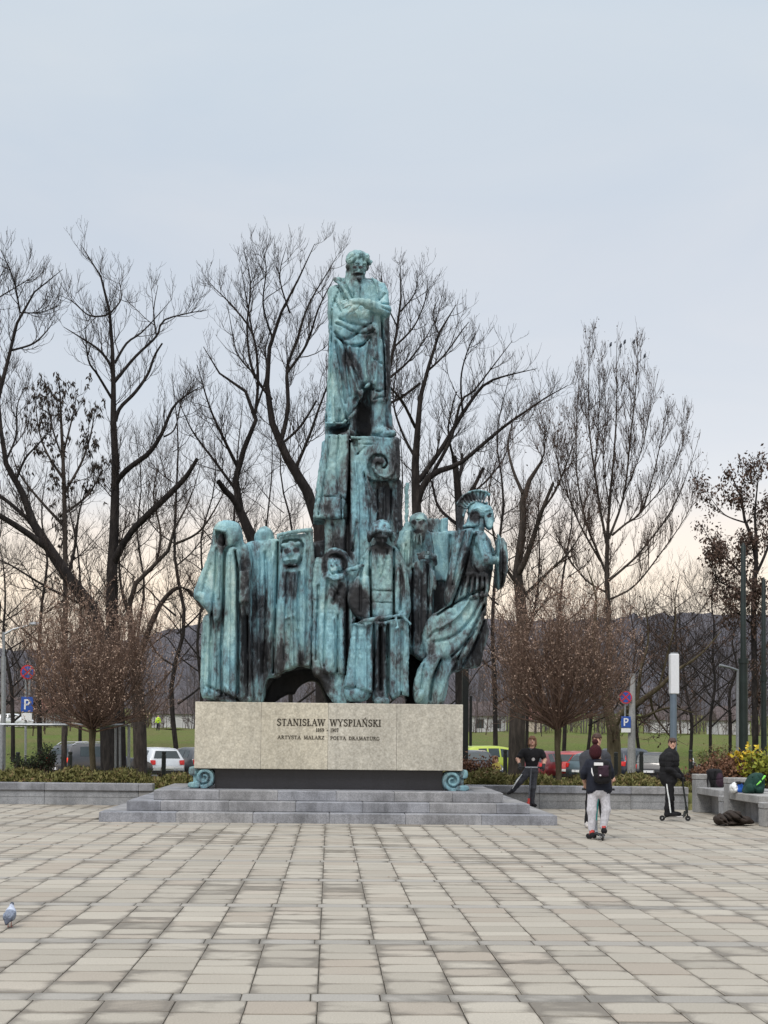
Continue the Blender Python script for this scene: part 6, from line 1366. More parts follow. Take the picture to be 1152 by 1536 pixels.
# fallen leaves on the paving
r = np.random.RandomState(3)
for i in range(34):
    px, py = r.uniform(0, 1152), r.uniform(1212, 1330); c = G(px, py, .008)
    if -4.4 < c.x < 4.2 and c.y > 26.6: continue
    V, Q = leaf_at(r, np.array([[c.x, c.y, .012]]), r.uniform(.02,.045), -.9); V[:,2] = .006+np.abs(V[:,2]-.01)*.15
    o = mesh('fallen_leaf', V, Q, M['leaf_rust'], origin=(c.x, c.y, .006)); tag(o, 'dry brown leaf lying on the pale paving', 'leaf', 'fallen leaves on the plaza')
# ------------------------------------------------------------------ parked cars
def paint(name, col): 
    m_ = plain(name, col, .28, .25, .04, 3, .6); m_.node_tree.nodes['Principled BSDF'].inputs['Coat Weight'].default_value = .5; return m_
M['paint_graphite'] = paint('paint_graphite', (.055,.058,.065)); M['paint_white'] = paint('paint_white', (.62,.65,.68)); M['paint_navy'] = paint('paint_navy', (.018,.026,.042)); M['paint_black'] = paint('paint_black', (.018,.019,.022))
M['paint_lime'] = paint('paint_lime', (.40,.50,.05)); M['paint_maroon'] = paint('paint_maroon', (.20,.03,.035)); M['paint_red'] = paint('paint_red', (.42,.035,.03)); M['paint_silver'] = paint('paint_silver', (.33,.36,.38)); M['paint_teal'] = paint('paint_teal', (.09,.14,.16))
M['chrome'] = plain('chrome', (.6,.6,.62), .2, .9); M['lamp_clear'] = plain('lamp_clear', (.6,.62,.65), .15); M['plate'] = plain('plate', (.72,.73,.74), .4, 0, .03)
M['tail_lit'] = plain('tail_lit', (.8,.05,.02), .3); tb = M['tail_lit'].node_tree.nodes['Principled BSDF']; tb.inputs['Emission Color'].default_value = (1,.07,.03,1); tb.inputs['Emission Strength'].default_value = 1.3
KIND = {  # x from rear (0) to nose (1): (x, belt z, roof z, half width belt, half width roof, sill z)
 'hatch': (4.1, 1.78, [(0,.62,.64,.74,.70,.42),(.03,.95,.97,.84,.74,.30),(.08,.98,1.36,.87,.62,.27),(.16,.97,1.46,.89,.66,.27),(.40,.94,1.50,.89,.68,.27),(.56,.93,1.43,.89,.66,.27),(.70,.93,.97,.88,.74,.27),(.88,.80,.84,.86,.68,.27),(.97,.66,.68,.80,.62,.30),(1,.52,.54,.72,.6,.40)]),
 'suv': (4.6, 1.88, [(0,.75,.77,.80,.76,.48),(.025,1.08,1.10,.90,.80,.36),(.07,1.10,1.56,.92,.68,.33),(.15,1.09,1.66,.94,.72,.33),(.42,1.06,1.68,.94,.73,.33),(.56,1.05,1.60,.94,.70,.33),(.70,1.05,1.09,.93,.78,.33),(.88,.96,1.0,.91,.74,.33),(.97,.80,.82,.86,.70,.38),(1,.62,.64,.78,.66,.46)]),
 'estate': (4.6, 1.82, [(0,.68,.70,.78,.74,.42),(.025,.98,1.0,.86,.76,.30),(.09,1.0,1.38,.88,.62,.27),(.17,.98,1.46,.90,.68,.27),(.42,.95,1.50,.90,.70,.27),(.56,.94,1.42,.90,.67,.27),(.70,.94,.98,.89,.75,.27),(.88,.82,.86,.87,.68,.27),(.97,.66,.68,.80,.62,.30),(1,.52,.54,.72,.6,.40)]),
 'sedan': (4.6, 1.80, [(0,.66,.68,.76,.72,.42),(.025,.95,.97,.85,.74,.30),(.15,1.0,1.03,.88,.78,.27),(.26,.97,1.38,.90,.64,.27),(.42,.95,1.45,.90,.67,.27),(.55,.94,1.38,.90,.65,.27),(.69,.94,.97,.89,.75,.27),(.88,.82,.86,.87,.68,.27),(.97,.66,.68,.80,.62,.30),(1,.52,.54,.72,.6,.40)])}
def make_car(kind, px, v, yaw, col, label, zg=None, lit=False, rack=False, scale=1.0):
    """yaw: heading in degrees, 0 = nose away from the camera, positive turns the nose to the right"""
    Lc, W, st = KIND[kind]; c = P(px, 1120, v); zg = float(ground_z(c.x, v))+.02 if zg is None else zg
    th = thing('parked_car', (c.x, v, zg), label, 'car', 'cars parked beyond the hedge')
    Mx = Matrix.Translation((c.x, v, zg)) @ Matrix.Rotation(-R(yaw), 4, 'Z') @ Matrix.Scale(scale, 4)
    S = []   # dense stations
    xs_ = [s_[0] for s_ in st]; dense = sorted(set([round(q, 3) for a, b_ in zip(xs_[:-1], xs_[1:]) for q in np.linspace(a, b_, 4)]))
    def at(x): return [np.interp(x, xs_, [s_[k] for s_ in st]) for k in range(1, 6)]
    V = []; ring = 14
    for x in dense:
        zb_, zr, wb, wr, zs = at(x); y = (x-.5)*Lc
        half = [(0, zs), (wb*.9, zs), (wb, zs+.10), (wb*1.0, zs+(zb_-zs)*.55), (wb*.975, zb_), (wr*1.0, zb_+(zr-zb_)*.88), (wr*.86, zr), ]
        half2 = half[1:]
        pts = [(-a, z) for a, z in reversed(half2)]+[(0, zs)]+[(a, z) for a, z in half2]+[(0, zr+.015)]
        V += [(a, y, z) for a, z in pts]
    n = len(pts); Fc = []
    for i in range(len(dense)-1):
        for k in range(n): Fc.append((i*n+k, i*n+(k+1)%n, (i+1)*n+(k+1)%n, (i+1)*n+k))
    Fc += [tuple(range(n))[::-1], tuple((len(dense)-1)*n+k for k in range(n))]
    Vw = [Mx @ Vector(p) for p in V]; o = mesh('body', Vw, Fc, M[col], th, smooth=True)
    try: o.data.set_sharp_from_angle(angle=R(50))
    except Exception: pass
    def quad(name, pts_, mat, out=.012, th_=.0):
        q = [Mx @ Vector(p) for p in pts_]; nrm = (q[1]-q[0]).cross(q[2]-q[0]).normalized(); cen = sum(q, Vector())/len(q)
        if nrm.dot(cen-(Mx @ Vector((0,0,.8)))) < 0: nrm = -nrm
        a = [p+nrm*out for p in q]; k = len(a); Vq = a+[p-nrm*.03 for p in a]; mesh(name, Vq, [tuple(range(k))]+[((i+1)%k, i, i+k, (i+1)%k+k) for i in range(k)], mat, th)
    def side(x, f, sx):
        zb_, zr, wb, wr, zs = at(x); return (sx*(wb*.975+(wr-wb*.975)*f/.88), (x-.5)*Lc, zb_+(zr-zb_)*f)
    xr0 = .10 if kind != 'sedan' else .25; xr1 = .40; xf1 = .60
    for sx in (-1, 1):
        quad('side_window', [side(xr0+.05, .08, sx), side(xr1-.13, .08, sx), side(xr1-.13, .80, sx), side(xr0+.07, .78, sx)], M['glass_car'], .008)
        quad('side_window', [side(xr1-.11, .08, sx), side(xr1+.02, .08, sx), side(xr1+.02, .80, sx), side(xr1-.11, .80, sx)], M['glass_car'], .008)
        quad('side_window', [side(xr1+.04, .08, sx), side(xf1+.04, .08, sx), side(xf1-.06, .78, sx), side(xr1+.04, .80, sx)], M['glass_car'], .008)
    def top(x, k, sx):
        zb_, zr, wb, wr, zs = at(x); return (sx*wr*k, (x-.5)*Lc, zr+.012*(1-k))
    a_, b2 = (.035, .078) if kind != 'sedan' else (.16, .25)
    quad('rear_window', [top(a_, .86, -1), top(a_, .86, 1), top(b2, .80, 1), top(b2, .80, -1)], M['glass_car'], .02)
    quad('windscreen', [top(.685, .84, -1), top(.685, .84, 1), top(.575, .82, 1), top(.575, .82, -1)], M['glass_car'], .02)
    W2 = at(.02)[2]; zb_ = at(.03)[0]
    for sx in (-1, 1):
        quad('tail_light', [(sx*W2*1.0, (.022-.5)*Lc, zb_-.02), (sx*W2*.70, (.022-.5)*Lc-.02, zb_-.03), (sx*W2*.72, (.008-.5)*Lc-.03, zb_-.22), (sx*W2*.98, (.012-.5)*Lc, zb_-.24)], M['tail_lit' if lit else 'tail_red'], .03)
        if kind in ('suv', 'estate') : quad('pillar_light', [(sx*W2*.99, (.035-.5)*Lc, zb_), (sx*W2*.90, (.028-.5)*Lc, zb_), (sx*W2*.74, (.07-.5)*Lc, zb_+.36), (sx*W2*.80, (.08-.5)*Lc, zb_+.36)], M['tail_lit' if lit else 'tail_red'], .02)
        quad('headlight', [(sx*.80, (.962-.5)*Lc, .70), (sx*.50, (.985-.5)*Lc, .70), (sx*.50, (.992-.5)*Lc, .58), (sx*.80, (.968-.5)*Lc, .58)], M['lamp_clear'], .03)
    yb_ = -.5*Lc
    quad('number_plate', [(-.26, yb_-.02, .66), (.26, yb_-.02, .66), (.26, yb_-.03, .55), (-.26, yb_-.03, .55)], M['plate'], .03)
    quad('bumper', [(-.74, yb_+.0, .46), (.74, yb_+.0, .46), (.74, yb_, .32), (-.74, yb_, .32)], M['rubber'], .04)
    if rack:
        for sx in (-1, 1):
            mb = MB(); mb.tube([Mx @ Vector((sx*.62,(x-.5)*Lc, z)) for x, z in ((.10,1.60),(.14,1.72),(.42,1.75),(.54,1.64))], .022, 6); mb.build('roof_rail', M['chrome'], th, smooth=True)
    for (x, sx) in ((.19,-1),(.19,1),(.80,-1),(.80,1)):
        wy = (x-.5)*Lc; ww = at(x)[2]
        mb = MB(); mb.lathe((sx*(ww-.11), wy, .31), [(.20,-.09*sx),(.30,-.09*sx),(.315,0),(.30,.10*sx),(.20,.10*sx)], 20, 0, 'x'); mb.xf(Mx); wo_ = mb.build('tyre', M['rubber'], th, smooth=True)
        mb = MB(); mb.lathe((sx*(ww-.11), wy, .31), [(.21,.085*sx),(.05,.095*sx)], 12, 0, 'x'); mb.xf(Mx); mesh('rim', mb.V, mb.F, M['chrome'], wo_, origin=ORG[wo_.name])
    return th
make_car('suv', 151, 66, 48, 'paint_graphite', 'dark grey estate car with a glowing red tail light, behind the left round tree', lit=True, rack=True)
make_car('hatch', 232, 70, -24, 'paint_white', 'white hatchback parked to the left of the monument')
make_car('hatch', 287, 72, -30, 'paint_graphite', 'dark hatchback with red rear lights beside the left edge of the granite block')
make_car('hatch', 713, 71, 168, 'paint_navy', 'dark navy car facing the camera, right of the granite block')
make_car('suv', 748, 77, 70, 'paint_lime', 'lime green car half hidden by a thick trunk')
make_car('hatch', 822, 71, 35, 'paint_maroon', 'maroon hatchback behind the left scooter rider')
make_car('hatch', 866, 72, 26, 'paint_red', 'bright red hatchback right of the maroon one')
make_car('estate', 921, 70, 60, 'paint_teal', 'dark teal car behind the two riders seen from behind')
make_car('suv', 948, 71, 40, 'paint_navy', 'dark estate behind the parking sign post on the right')
make_car('hatch', 984, 71, 22, 'paint_black', 'black hatchback with a pale number plate, rightmost of the parked cars')
# motorbike
c = P(1054, 1140, 68); zg = float(ground_z(c.x, 68)); th = thing('motorbike', (c.x, 68, zg), 'black motorbike with a pale windshield parked on the grass edge at the right', 'motorbike')
w_ = lambda x, z: (c.x+x, 68, zg+z)
for x in (-.62, .66):
    mb = MB(); mb.lathe((c.x+x, 67.94, zg+.31), [(.20,0),(.30,0),(.31,.06),(.30,.12),(.20,.12)], 18, 0, 'y'); mb.build('wheel', M['rubber'], th, smooth=True)
s_ = SDF((c.x-1,67.6,zg+.2),(c.x+1,68.4,zg+1.35),.022); s_.cap(w_(-.3,.55), w_(.45,.60), .17, .2, .1); s_.ell(w_(-.1,.86), (.30,.18,.15), .1); s_.cap(w_(.15,.84), w_(.75,.92), .12, .09, .08); s_.cap(w_(-.62,.31), w_(-.38,1.05), .04, .06, .03); s_.cap(w_(.2,.5), w_(.66,.31), .06, .05, .04); s_.ell(w_(-.45,.95), (.16,.18,.16), .05); s_.build('body', [M['paint_black']], th)
mb = MB(); mb.tube([(c.x-.38,67.68,zg+1.08),(c.x-.36,68,zg+1.05),(c.x-.38,68.32,zg+1.08)], .02, 6); mb.build('handlebar', M['metal_dark'], th, smooth=True)
s_ = SDF((c.x-.8,67.6,zg+.8),(c.x-.2,68.4,zg+1.5),.02); s_.ell(w_(-.50,1.16), (.09,.17,.17), .03); s_.build('windshield', [M['lamp_white']], th)
# ------------------------------------------------------------------ far buildings, vans, path walkers
M['wall_white'] = plain('wall_white', (.55,.55,.56), .8, 0, .08, .6); M['wall_cream'] = plain('wall_cream', (.50,.44,.36), .8, 0, .08, .6); M['roof_dark'] = plain('roof_dark', (.09,.07,.07), .8, 0, .2, 2); M['roof_red'] = plain('roof_red', (.18,.08,.06), .8, 0, .2, 2)
def house(px, v, w_, d_, h_, wm, rm, label, yaw=0):
    c = P(px, 1080, v); zg = float(ground_z(c.x, v))-.5; th = thing('house', (c.x, v, zg), label, 'house', 'far houses across the meadow')
    Mx = Matrix.Translation((c.x, v, zg)) @ Matrix.Rotation(R(yaw), 4, 'Z')
    mb = MB(); mb.box((-w_/2,-d_/2,0),(w_/2,d_/2,h_)).xf(Mx); mb.build('wall', M[wm], th)
    mb = MB(); mb.add([(-w_/2-.4,-d_/2-.4,h_+.01),(w_/2+.4,-d_/2-.4,h_+.01),(w_/2+.4,d_/2+.4,h_+.01),(-w_/2-.4,d_/2+.4,h_+.01),(-w_/2-.4,0,h_+d_*.4),(w_/2+.4,0,h_+d_*.4)], [(3,2,1,0),(0,1,5,4),(2,3,4,5),(0,4,3),(1,2,5)]).xf(Mx); mb.build('roof', M[rm], th)
    nw = max(2, int(w_/3))
    for fl in range(int(h_/2.9)):
        for i in range(nw):
            x = -w_/2+w_*(i+.5)/nw; mb = MB(); mb.box((x-.6,-d_/2-.03,1.0+fl*2.9),(x+.6,-d_/2+.05,2.4+fl*2.9)).xf(Mx); mb.build('window', M['glass_car'], th)
for a in [(14,232,6.1,6,2.7,'wall_white','roof_dark','low white house farthest left across the meadow',8),(62,238,5.0,6,2.6,'wall_white','roof_red','low white house right of the first, behind the round tree',-5),(116,245,4.4,6,2.6,'wall_cream','roof_dark','cream house behind the left round tree',3),
          (728,236,5.5,6,2.9,'wall_white','roof_dark','low white house seen right of the dark post',4),(790,250,5.0,6,2.4,'wall_cream','roof_red','cream house behind the thick trunk and the round tree',-6),(1092,236,5.0,6,2.6,'wall_white','roof_dark','low white house between the green masts',5),(1000,246,6.6,6,2.6,'wall_white','roof_dark','long white house behind the lamp column',-3),(262,240,6.6,6,2.7,'wall_white','roof_dark','white house seen just left of the granite block',0)]: house(*a)
for (px, v, col, lab) in ((24,192,'paint_white','white van far off on the meadow road, left of the parking sign'),):
    make_car('suv', px, v, 90, col, lab, zg=float(ground_z(P(px,1090,v).x, v))+.12)
# ------------------------------------------------------------------ people
def hand_fist(s, c, d, side, u, m, open_=False):
    """five curled fingers closing round a bar or a thumb; d = forearm direction, side = across the palm"""
    c = np.array(c); d = np.array(d, float); d /= np.linalg.norm(d); side = np.array(side, float); side -= d*(side@d); side /= np.linalg.norm(side); n = np.cross(d, side)
    s.ell(c+d*.035*u, np.array((.032,.030,.036))*u, .012, m)
    for i, (o, L) in enumerate(((-.030,.85),(-.010,1.0),(.010,.95),(.030,.75))):
        k = c+d*.062*u+side*o*u; a = k+(d*.022-n*.020)*u*L; b_ = a+(-d*.012-n*.024)*u*L; e = b_+(-d*.024+n*.004)*u*L
        s.cap(k-d*.02*u, k, .010*u, .0098*u, .003, m); s.cap(k, a, .0098*u, .0092*u, .002, m); s.cap(a, b_, .0092*u, .0086*u, .002, m); s.cap(b_, e, .0086*u, .008*u, .002, m)
    t0 = c+d*.02*u-side*.030*u; s.cap(t0, t0+(d*.03-side*.016-n*.014)*u, .011*u, .010*u, .006, m); s.cap(t0+(d*.03-side*.016-n*.014)*u, t0+(d*.036-n*.040+side*.004)*u, .010*u, .0088*u, .003, m)
def person_mesh(J, H, mats, spec, vox=.0088):
    """J: joints in world metres; spec: list of (kind, args) clothing volumes; one continuous surface"""
    pts = np.array([np.array(p) for p in J.values()]); s = SDF(pts.min(0)-.24, pts.max(0)+.24, vox)
    for k in spec: 
        fn = k[0]; getattr(s, fn)(*k[1:])
    return s
def limb(s, a, b, c, r, m, k=.02):
    s.cap(a, b, r[0], r[1], k, m); s.cap(b, c, r[1], r[2], k, m)
def head_of(s, c, yaw, pitch, u, mskin, mhair, long=False, face=True, fringe=True, cap_=None, meye=None, mlip=None):
    ya, pa = R(yaw), R(pitch); fw = np.array((math.sin(ya)*math.cos(pa), -math.cos(ya)*math.cos(pa), math.sin(pa))); rt = np.array((math.cos(ya), math.sin(ya), 0)); up = np.cross(fw, rt); up = up if up[2] > 0 else -up
    rot = (rt, fw, up); C = np.array(c); L = lambda a, b, e: C+(rt*a+fw*b+up*e)*u
    s.ell(L(0,0,.02), np.array((.070,.085,.090))*u, .01, mskin, 'add', rot); s.ell(L(0,.025,-.045), np.array((.054,.062,.062))*u, .02, mskin, 'add', rot)
    if face:
        s.cap(L(0,.083,.012), L(0,.100,-.018), .009*u, .013*u, .012, mskin)
        s.ell(L(0,.080,-.082), np.array((.018,.014,.014))*u, .015, mskin, 'add', rot)
        for sx in (-1,1):
            s.ell(L(.029*sx,.083,.012), np.array((.014,.010,.009))*u, .004, mskin, 'sub', rot); s.ell(L(.029*sx,.074,.011), np.array((.012,.009,.008))*u, 0, meye if meye is not None else mskin, 'add', rot)
            s.cap(L(.016*sx,.088,.030), L(.042*sx,.080,.031), .0045*u, .004*u, .003, mhair)
            s.ell(L(.071*sx,-.002,-.005), np.array((.008,.016,.024))*u, .006, mskin, 'add', rot)
        s.cap(L(-.018,.086,-.050), L(.018,.086,-.050), .006*u, .006*u, .003, mlip if mlip is not None else mskin)
    hm = mhair if cap_ is None else cap_
    s.ell(L(0,-.018,.045), np.array((.082,.090,.082))*u, .008, hm, 'add', rot)
    s.ell(L(0,-.045,-.005), np.array((.078,.062,.085))*u, .01, hm, 'add', rot)
    if fringe and cap_ is None:
        for a in (-.05,-.025,0,.025,.05): s.cap(L(a*.7,.060,.095), L(a,.086,.052), .022*u, .014*u, .01, mhair)
    if long:
        for sx in (-1,1):
            s.cap(L(.066*sx,.03,.05), L(.078*sx,.03,-.07), .024*u, .022*u, .02, mhair); s.cap(L(.05*sx,-.04,.0), L(.06*sx,-.03,-.10), .04*u, .03*u, .02, mhair)
    return L, u
def add_scooter(label, base, head_dir, deck_len, stem_top, mats_, owner_v, name='kick_scooter', bar_dir=None, wheel_r=.055, deck=True, rear=None):
    """base: front wheel centre; head_dir: unit vector rear -> front; stem_top: bar centre"""
    b = Vector(base); d = Vector(head_dir).normalized(); t_ = Vector(stem_top); th = thing(name, (b.x, b.y, 0), label, 'scooter', 'kick scooters under the riders')
    bd = Vector(bar_dir).normalized() if bar_dir else d.cross(Vector((0,0,1))).normalized()
    sd_ = d.cross(Vector((0,0,1))).normalized(); r_ = wheel_r; rw = b-d*deck_len
    for c_ in (b, rw):
        rotm = Matrix.Translation(c_) @ Matrix((( d.x, sd_.x, 0, 0), (d.y, sd_.y, 0, 0), (0, 0, 1, 0), (0,0,0,1)))
        mb = MB(); mb.lathe((0,0,0), [(r_*.72,-.012),(r_*.94,-.013),(r_,0),(r_*.94,.013),(r_*.72,.012)], 22, 0, 'y').xf(rotm); wh = mb.build('wheel', M['rubber'], th, smooth=True)
        mb = MB(); mb.lathe((0,0,0), [(r_*.25,-.014),(r_*.25,.014)], 10, 0, 'y')
        for a in range(5): an = a*1.2566; mb.tube([(r_*.2*math.cos(an),0,r_*.2*math.sin(an)), (r_*.74*math.cos(an),0,r_*.74*math.sin(an))], r_*.09, 5)
        mb.lathe((0,0,0), [(r_*.70,-.010),(r_*.74,-.010),(r_*.74,.010),(r_*.70,.010)], 22, 0, 'y')
        mb.xf(rotm); mesh('hub', mb.V, mb.F, mats_['hub'], wh, origin=ORG[wh.name])
    if deck:
        rotm = Matrix.Translation(rw+Vector((0,0,.0))) @ Matrix((( d.x, sd_.x, 0, 0), (d.y, sd_.y, 0, 0), (0, 0, 1, 0), (0,0,0,1)))
        mb = MB(); mb.box((r_*1.2,-.055,.012),(deck_len-r_*1.9,.055,.038), bev=.008).xf(rotm); mb.build('deck', mats_['deck'], th)
        mb = MB(); mb.tube([rotm @ Vector(p) for p in ((0,.03,0),(r_*1.3,.03,.02))], .009, 6); mb.tube([rotm @ Vector(p) for p in ((0,-.03,0),(r_*1.3,-.03,.02))], .009, 6); mb.tube([rotm @ Vector(p) for p in ((deck_len-r_*2.0,0,.026),(deck_len-r_*1.2,0,.06),(deck_len-r_*.9,0,.14))], [.03,.03,.026], 8); mb.build('frame', mats_['fork'], th, smooth=True)
    hd = b+(t_-b).normalized()*(r_+.05)
    mb = MB(); mb.tube([b+sd_*.022, hd+sd_*.022, hd], .010, 6); mb.tube([b-sd_*.022, hd-sd_*.022, hd], .010, 6); mb.tube([hd, hd+(t_-b).normalized()*.12], .026, 10); mb.build('fork', mats_['fork'], th, smooth=True)
    mb = MB(); mb.tube([hd, t_], .017, 10); mb.build('stem', mats_['stem'], th, smooth=True)
    mb = MB(); mb.tube([t_-bd*.24, t_, t_+bd*.24], .013, 8); hb = mb.build('handlebar', mats_['bar'], th, smooth=True)
    for sx in (-1, 1):
        mb = MB(); mb.tube([t_+bd*.14*sx, t_+bd*.26*sx], .018, 8); mesh('grip', mb.V, mb.F, M['rubber'], hb, origin=ORG[hb.name], smooth=True)
    return th
# ---- A: rider in track trousers, side on, at the right ----
v = 28.0; g = G(1006, 1231.5); v = g.y; k = v/F_PX; W = lambda x, y, d=0: np.array(tuple(P(x, y, v+d)))
th = thing('person', (g.x, v, 0), 'young person in black puffer jacket and striped track trousers, standing side-on on a scooter', 'person', 'scooter riders on the plaza')
s = SDF((W(985,1100)[0], v-.35, -.02), (W(1036,1100)[0], v+.35, W(1000,1100)[2]+.05), .011)
zdk = .055+.04
hip = W(1003,1174); 
for dv, knee, ank, toe in ((-.07,(1003,1198),(1000,1222),(1013,1225)), (.09,(1006,1197),(1008,1221),(1020,1224))):
    a, b_, c_ = W(1004,1174,dv), W(*knee,dv), W(*ank,dv); s.cap(a, b_, .088, .066, .03, 1); s.cap(b_, c_, .066, .052, .03, 1)
    q = W(ank[0]+1, ank[1]+3, dv); e = W(toe[0], toe[1]+1, dv); q[2] = zdk+.045; e[2] = zdk+.035
    s.cap(q, e, .047, .036, .02, 2); s.cap((q[0]-.03,q[1],zdk+.012), (e[0]+.01,e[1],zdk+.012), .018, .016, .01, 3)
s.ell(W(1003,1170), (.145,.135,.12), .05, 1)
s.cap(W(1003,1166), W(1004,1140), .18, .19, .05, 0, 'add', .85); s.cap(W(1004,1140), W(1006,1131), .18, .13, .06, 0, 'add', 1.0); s.ell(W(1003,1162), (.175,.15,.08), .04, 0)
s.cap(W(1007,1130), W(1008,1122), .075, .07, .02, 0)
for dv, el, wr in ((-.16,(1003,1153),(1019,1165)), (.15,(1012,1152),(1023,1164))):
    sh = W(1004,1134,dv); s.cap(sh, W(*el,dv*1.15), .075, .07, .03, 0); s.cap(W(*el,dv*1.15), W(*wr,dv*.9), .068, .048, .03, 0); h = W(wr[0]+1.5, wr[1]+2, dv*.8); hand_fist(s, h, (W(*wr,dv*.9)-W(*el,dv*1.15)), (0,1,0), .9, 4)
for z_ in (1142,1150,1158): s.stroke([(W(990,z_)[0], W(990,z_)[2]), (W(1018,z_)[0], W(1018,z_)[2]-.01)], .015, .010)
s.rough(.007, (12,12,12), 8)
head_of(s, W(1008.5,1116), -6, 2, 1.0, 5, 6, meye=7, mlip=8)
body = s.build('body', [M['cloth_black'], M['cloth_black'], M['cloth_black'], M['sole'], M['cloth_black'], M['skin'], M['hair_dark'], M['eye_dark'], M['lip']], th)
mb = MB(); a, b_, c_ = W(999.5,1174,-.16), W(1003,1198,-.14), W(1001,1220,-.125)
pts = [W(1000,1176,-.155), W(1001.5,1188,-.15), W(1003.6,1200,-.135), W(1005,1212,-.125), W(1006,1219,-.12)]
mb.tube([Vector(p) for p in pts], [.012,.014,.014,.014,.012], 6); mb.build('trouser_stripe', M['cloth_white'], th, smooth=True)
gf = G(1028, 1230.8); gr = G(988, 1230)
add_scooter('black kick scooter with slim stem under the rider in striped track trousers', (gf.x, v, .055), (1,0,0), gf.x-gr.x, tuple(W(1023,1167)), dict(hub=M['plate'], deck=M['sole'], fork=M['metal_dark'], stem=M['metal_dark'], bar=M['metal_dark']), v, bar_dir=(.12,1,0))
# ---- B: rider with black T-shirt and gloves, left ----
g = G(797, 1216.5); v = g.y 
th = thing('person', (g.x, v, 0), 'young rider with chin-length brown hair, black T-shirt and gloves, one leg swung aside', 'person', 'scooter riders on the plaza')
s = SDF((W(758,1100)[0], v-.55, -.02), (W(824,1100)[0], v+.4, W(800,1096)[2]+.05), .011)
s.cap(W(797,1152), W(798,1134), .125, .15, .05, 0, 'add', .75); s.cap(W(788,1129), W(808,1129), .085, .085, .08, 0); s.ell(W(798,1136), (.165,.12,.17), .05, 0)
for el, wr, sx in (((777,1139),(780,1149),-1), ((817,1140),(815,1150),1)):
    sh = W(798+14*sx,1128); e_ = W(el[0],el[1],-.05); w2 = W(wr[0],wr[1],-.22); s.cap(sh, sh*.35+e_*.65, .068, .064, .02, 0); s.cap(sh, e_, .045, .042, .01, 1); s.cap(e_, w2, .042, .032, .02, 1); hand_fist(s, w2, (w2-e_), (1,0,0), 1.15, 2); s.cap(w2-(w2-e_)*.25, w2, .038, .040, .01, 2)
s.ell(W(797,1155), (.14,.11,.09), .05, 3)
s.cap(W(792,1157), W(780,1172,-.05), .092, .072, .04, 3); s.cap(W(780,1172,-.05), W(769.5,1185,.10), .072, .05, .03, 3)
s.cap(W(801,1158), W(799,1182,-.05), .092, .07, .04, 3); s.cap(W(799,1182,-.05), W(798,1206,0), .07, .052, .03, 3)
s.cap(W(768,1187,.10), W(762.5,1190,.0), .042, .034, .02, 4); q = W(799,1210); s.cap((q[0],q[1]+.05,.14), (q[0]+.04,q[1]-.12,.125), .048, .04, .02, 4)
s.stroke([(W(777,1165)[0],W(777,1165)[2]),(W(768,1183)[0],W(768,1183)[2])], .012, -.004)
s.cap(W(798,1126), W(798,1120), .052, .05, .02, 1); s.rough(.006, (12,12,12), 9)
head_of(s, W(798.5,1112), -6, 8, 1.0, 1, 5, long=True, meye=6, mlip=7)
s.build('body', [M['cloth_black'], M['skin'], M['rubber'], M['cloth_charcoal'], M['cloth_black'], M['hair_brown'], M['eye_dark'], M['lip']], th)
mb = MB(); mb.tube([Vector(tuple(W(x,y,d))) for x,y,d in ((783,1161,-.095),(775,1172,-.10),(768.5,1183,.04))], [.010,.016,.012], 6); mb.build('trouser_stripe', M['cloth_white'], th, smooth=True)
c = W(800,1139,-.14); mb = MB(); mb.lathe((c[0], c[1]+.004, c[2]), [(.035,0),(.035,.012)], 14, 0, 'y'); mb.build('shirt_print', M['sole'], th)
c0 = W(795.5,1123,-.06); mb = MB(); mb.tube([Vector(c0)+Vector((-.03,0,.02)), Vector(c0)+Vector((.01,-.02,-.02)), Vector(c0)+Vector((.04,0,-.01))], [.012,.014,.010], 6); mb.build('collar', M['cloth_grey'], th, smooth=True)
gw = G(791.5, 1217); scB = add_scooter('scooter with a striped stem and red fork under the gloved rider in the black T-shirt', (gw.x, v-.22, .055), (0,-1,0), .55, tuple(W(797,1151,-.26)), dict(hub=M['plate'], deck=M['metal_dark'], fork=M['red_cloth'], stem=M['cloth_grey'], bar=M['metal_grey']), v, bar_dir=(1,.05,0))
# ---- D: adult in grey jacket, mostly hidden, facing the camera ----
g = G(893, 1242); v = g.y
th = thing('person', (g.x, v, 0), 'person in dark grey jacket facing the camera, mostly hidden behind the bobble-hat rider', 'person', 'scooter riders on the plaza')
s = SDF((W(862,1100)[0], v-.4, -.02), (W(930,1100)[0], v+.4, W(893,1092)[2]+.05), .012)
s.cap(W(892,1170), W(892,1142), .17, .19, .06, 0, 'add', .7); s.cap(W(881,1133), W(906,1133), .09, .09, .10, 0)
for sx, el, wr in ((-1,(875,1158),(880,1172)), (1,(912,1156),(918,1166))):
    sh = W(893+17*sx,1136); e_ = W(*el); w2 = W(wr[0],wr[1],-.25); s.cap(sh, e_, .078, .07, .03, 0); s.cap(e_, w2, .066, .05, .03, 0); hand_fist(s, w2, (w2-e_), (1,0,0), 1.15, 1)
for dv, kn, an in ((0,(884,1204),(881,1232)), (.05,(903,1204),(905,1234))):
    s.cap(W(893+(kn[0]-893)*.6,1174), W(*kn,dv), .095, .068, .04, 2); s.cap(W(*kn,dv), W(*an,dv), .068, .05, .03, 2); q = W(an[0], an[1], dv); s.cap((q[0],q[1]+.05,.06),(q[0]-.02,q[1]-.16,.045), .05, .042, .02, 3)
s.cap(W(894,1130), W(895,1120), .055, .052, .02, 1); s.rough(.008, (11,11,11), 10)
head_of(s, W(895.5,1111), 6, 0, 1.06, 1, 4, meye=5, mlip=6)
s.build('body', [M['cloth_charcoal'], M['skin'], M['cloth_black'], M['sole'], M['hair_dark'], M['eye_dark'], M['lip']], th)
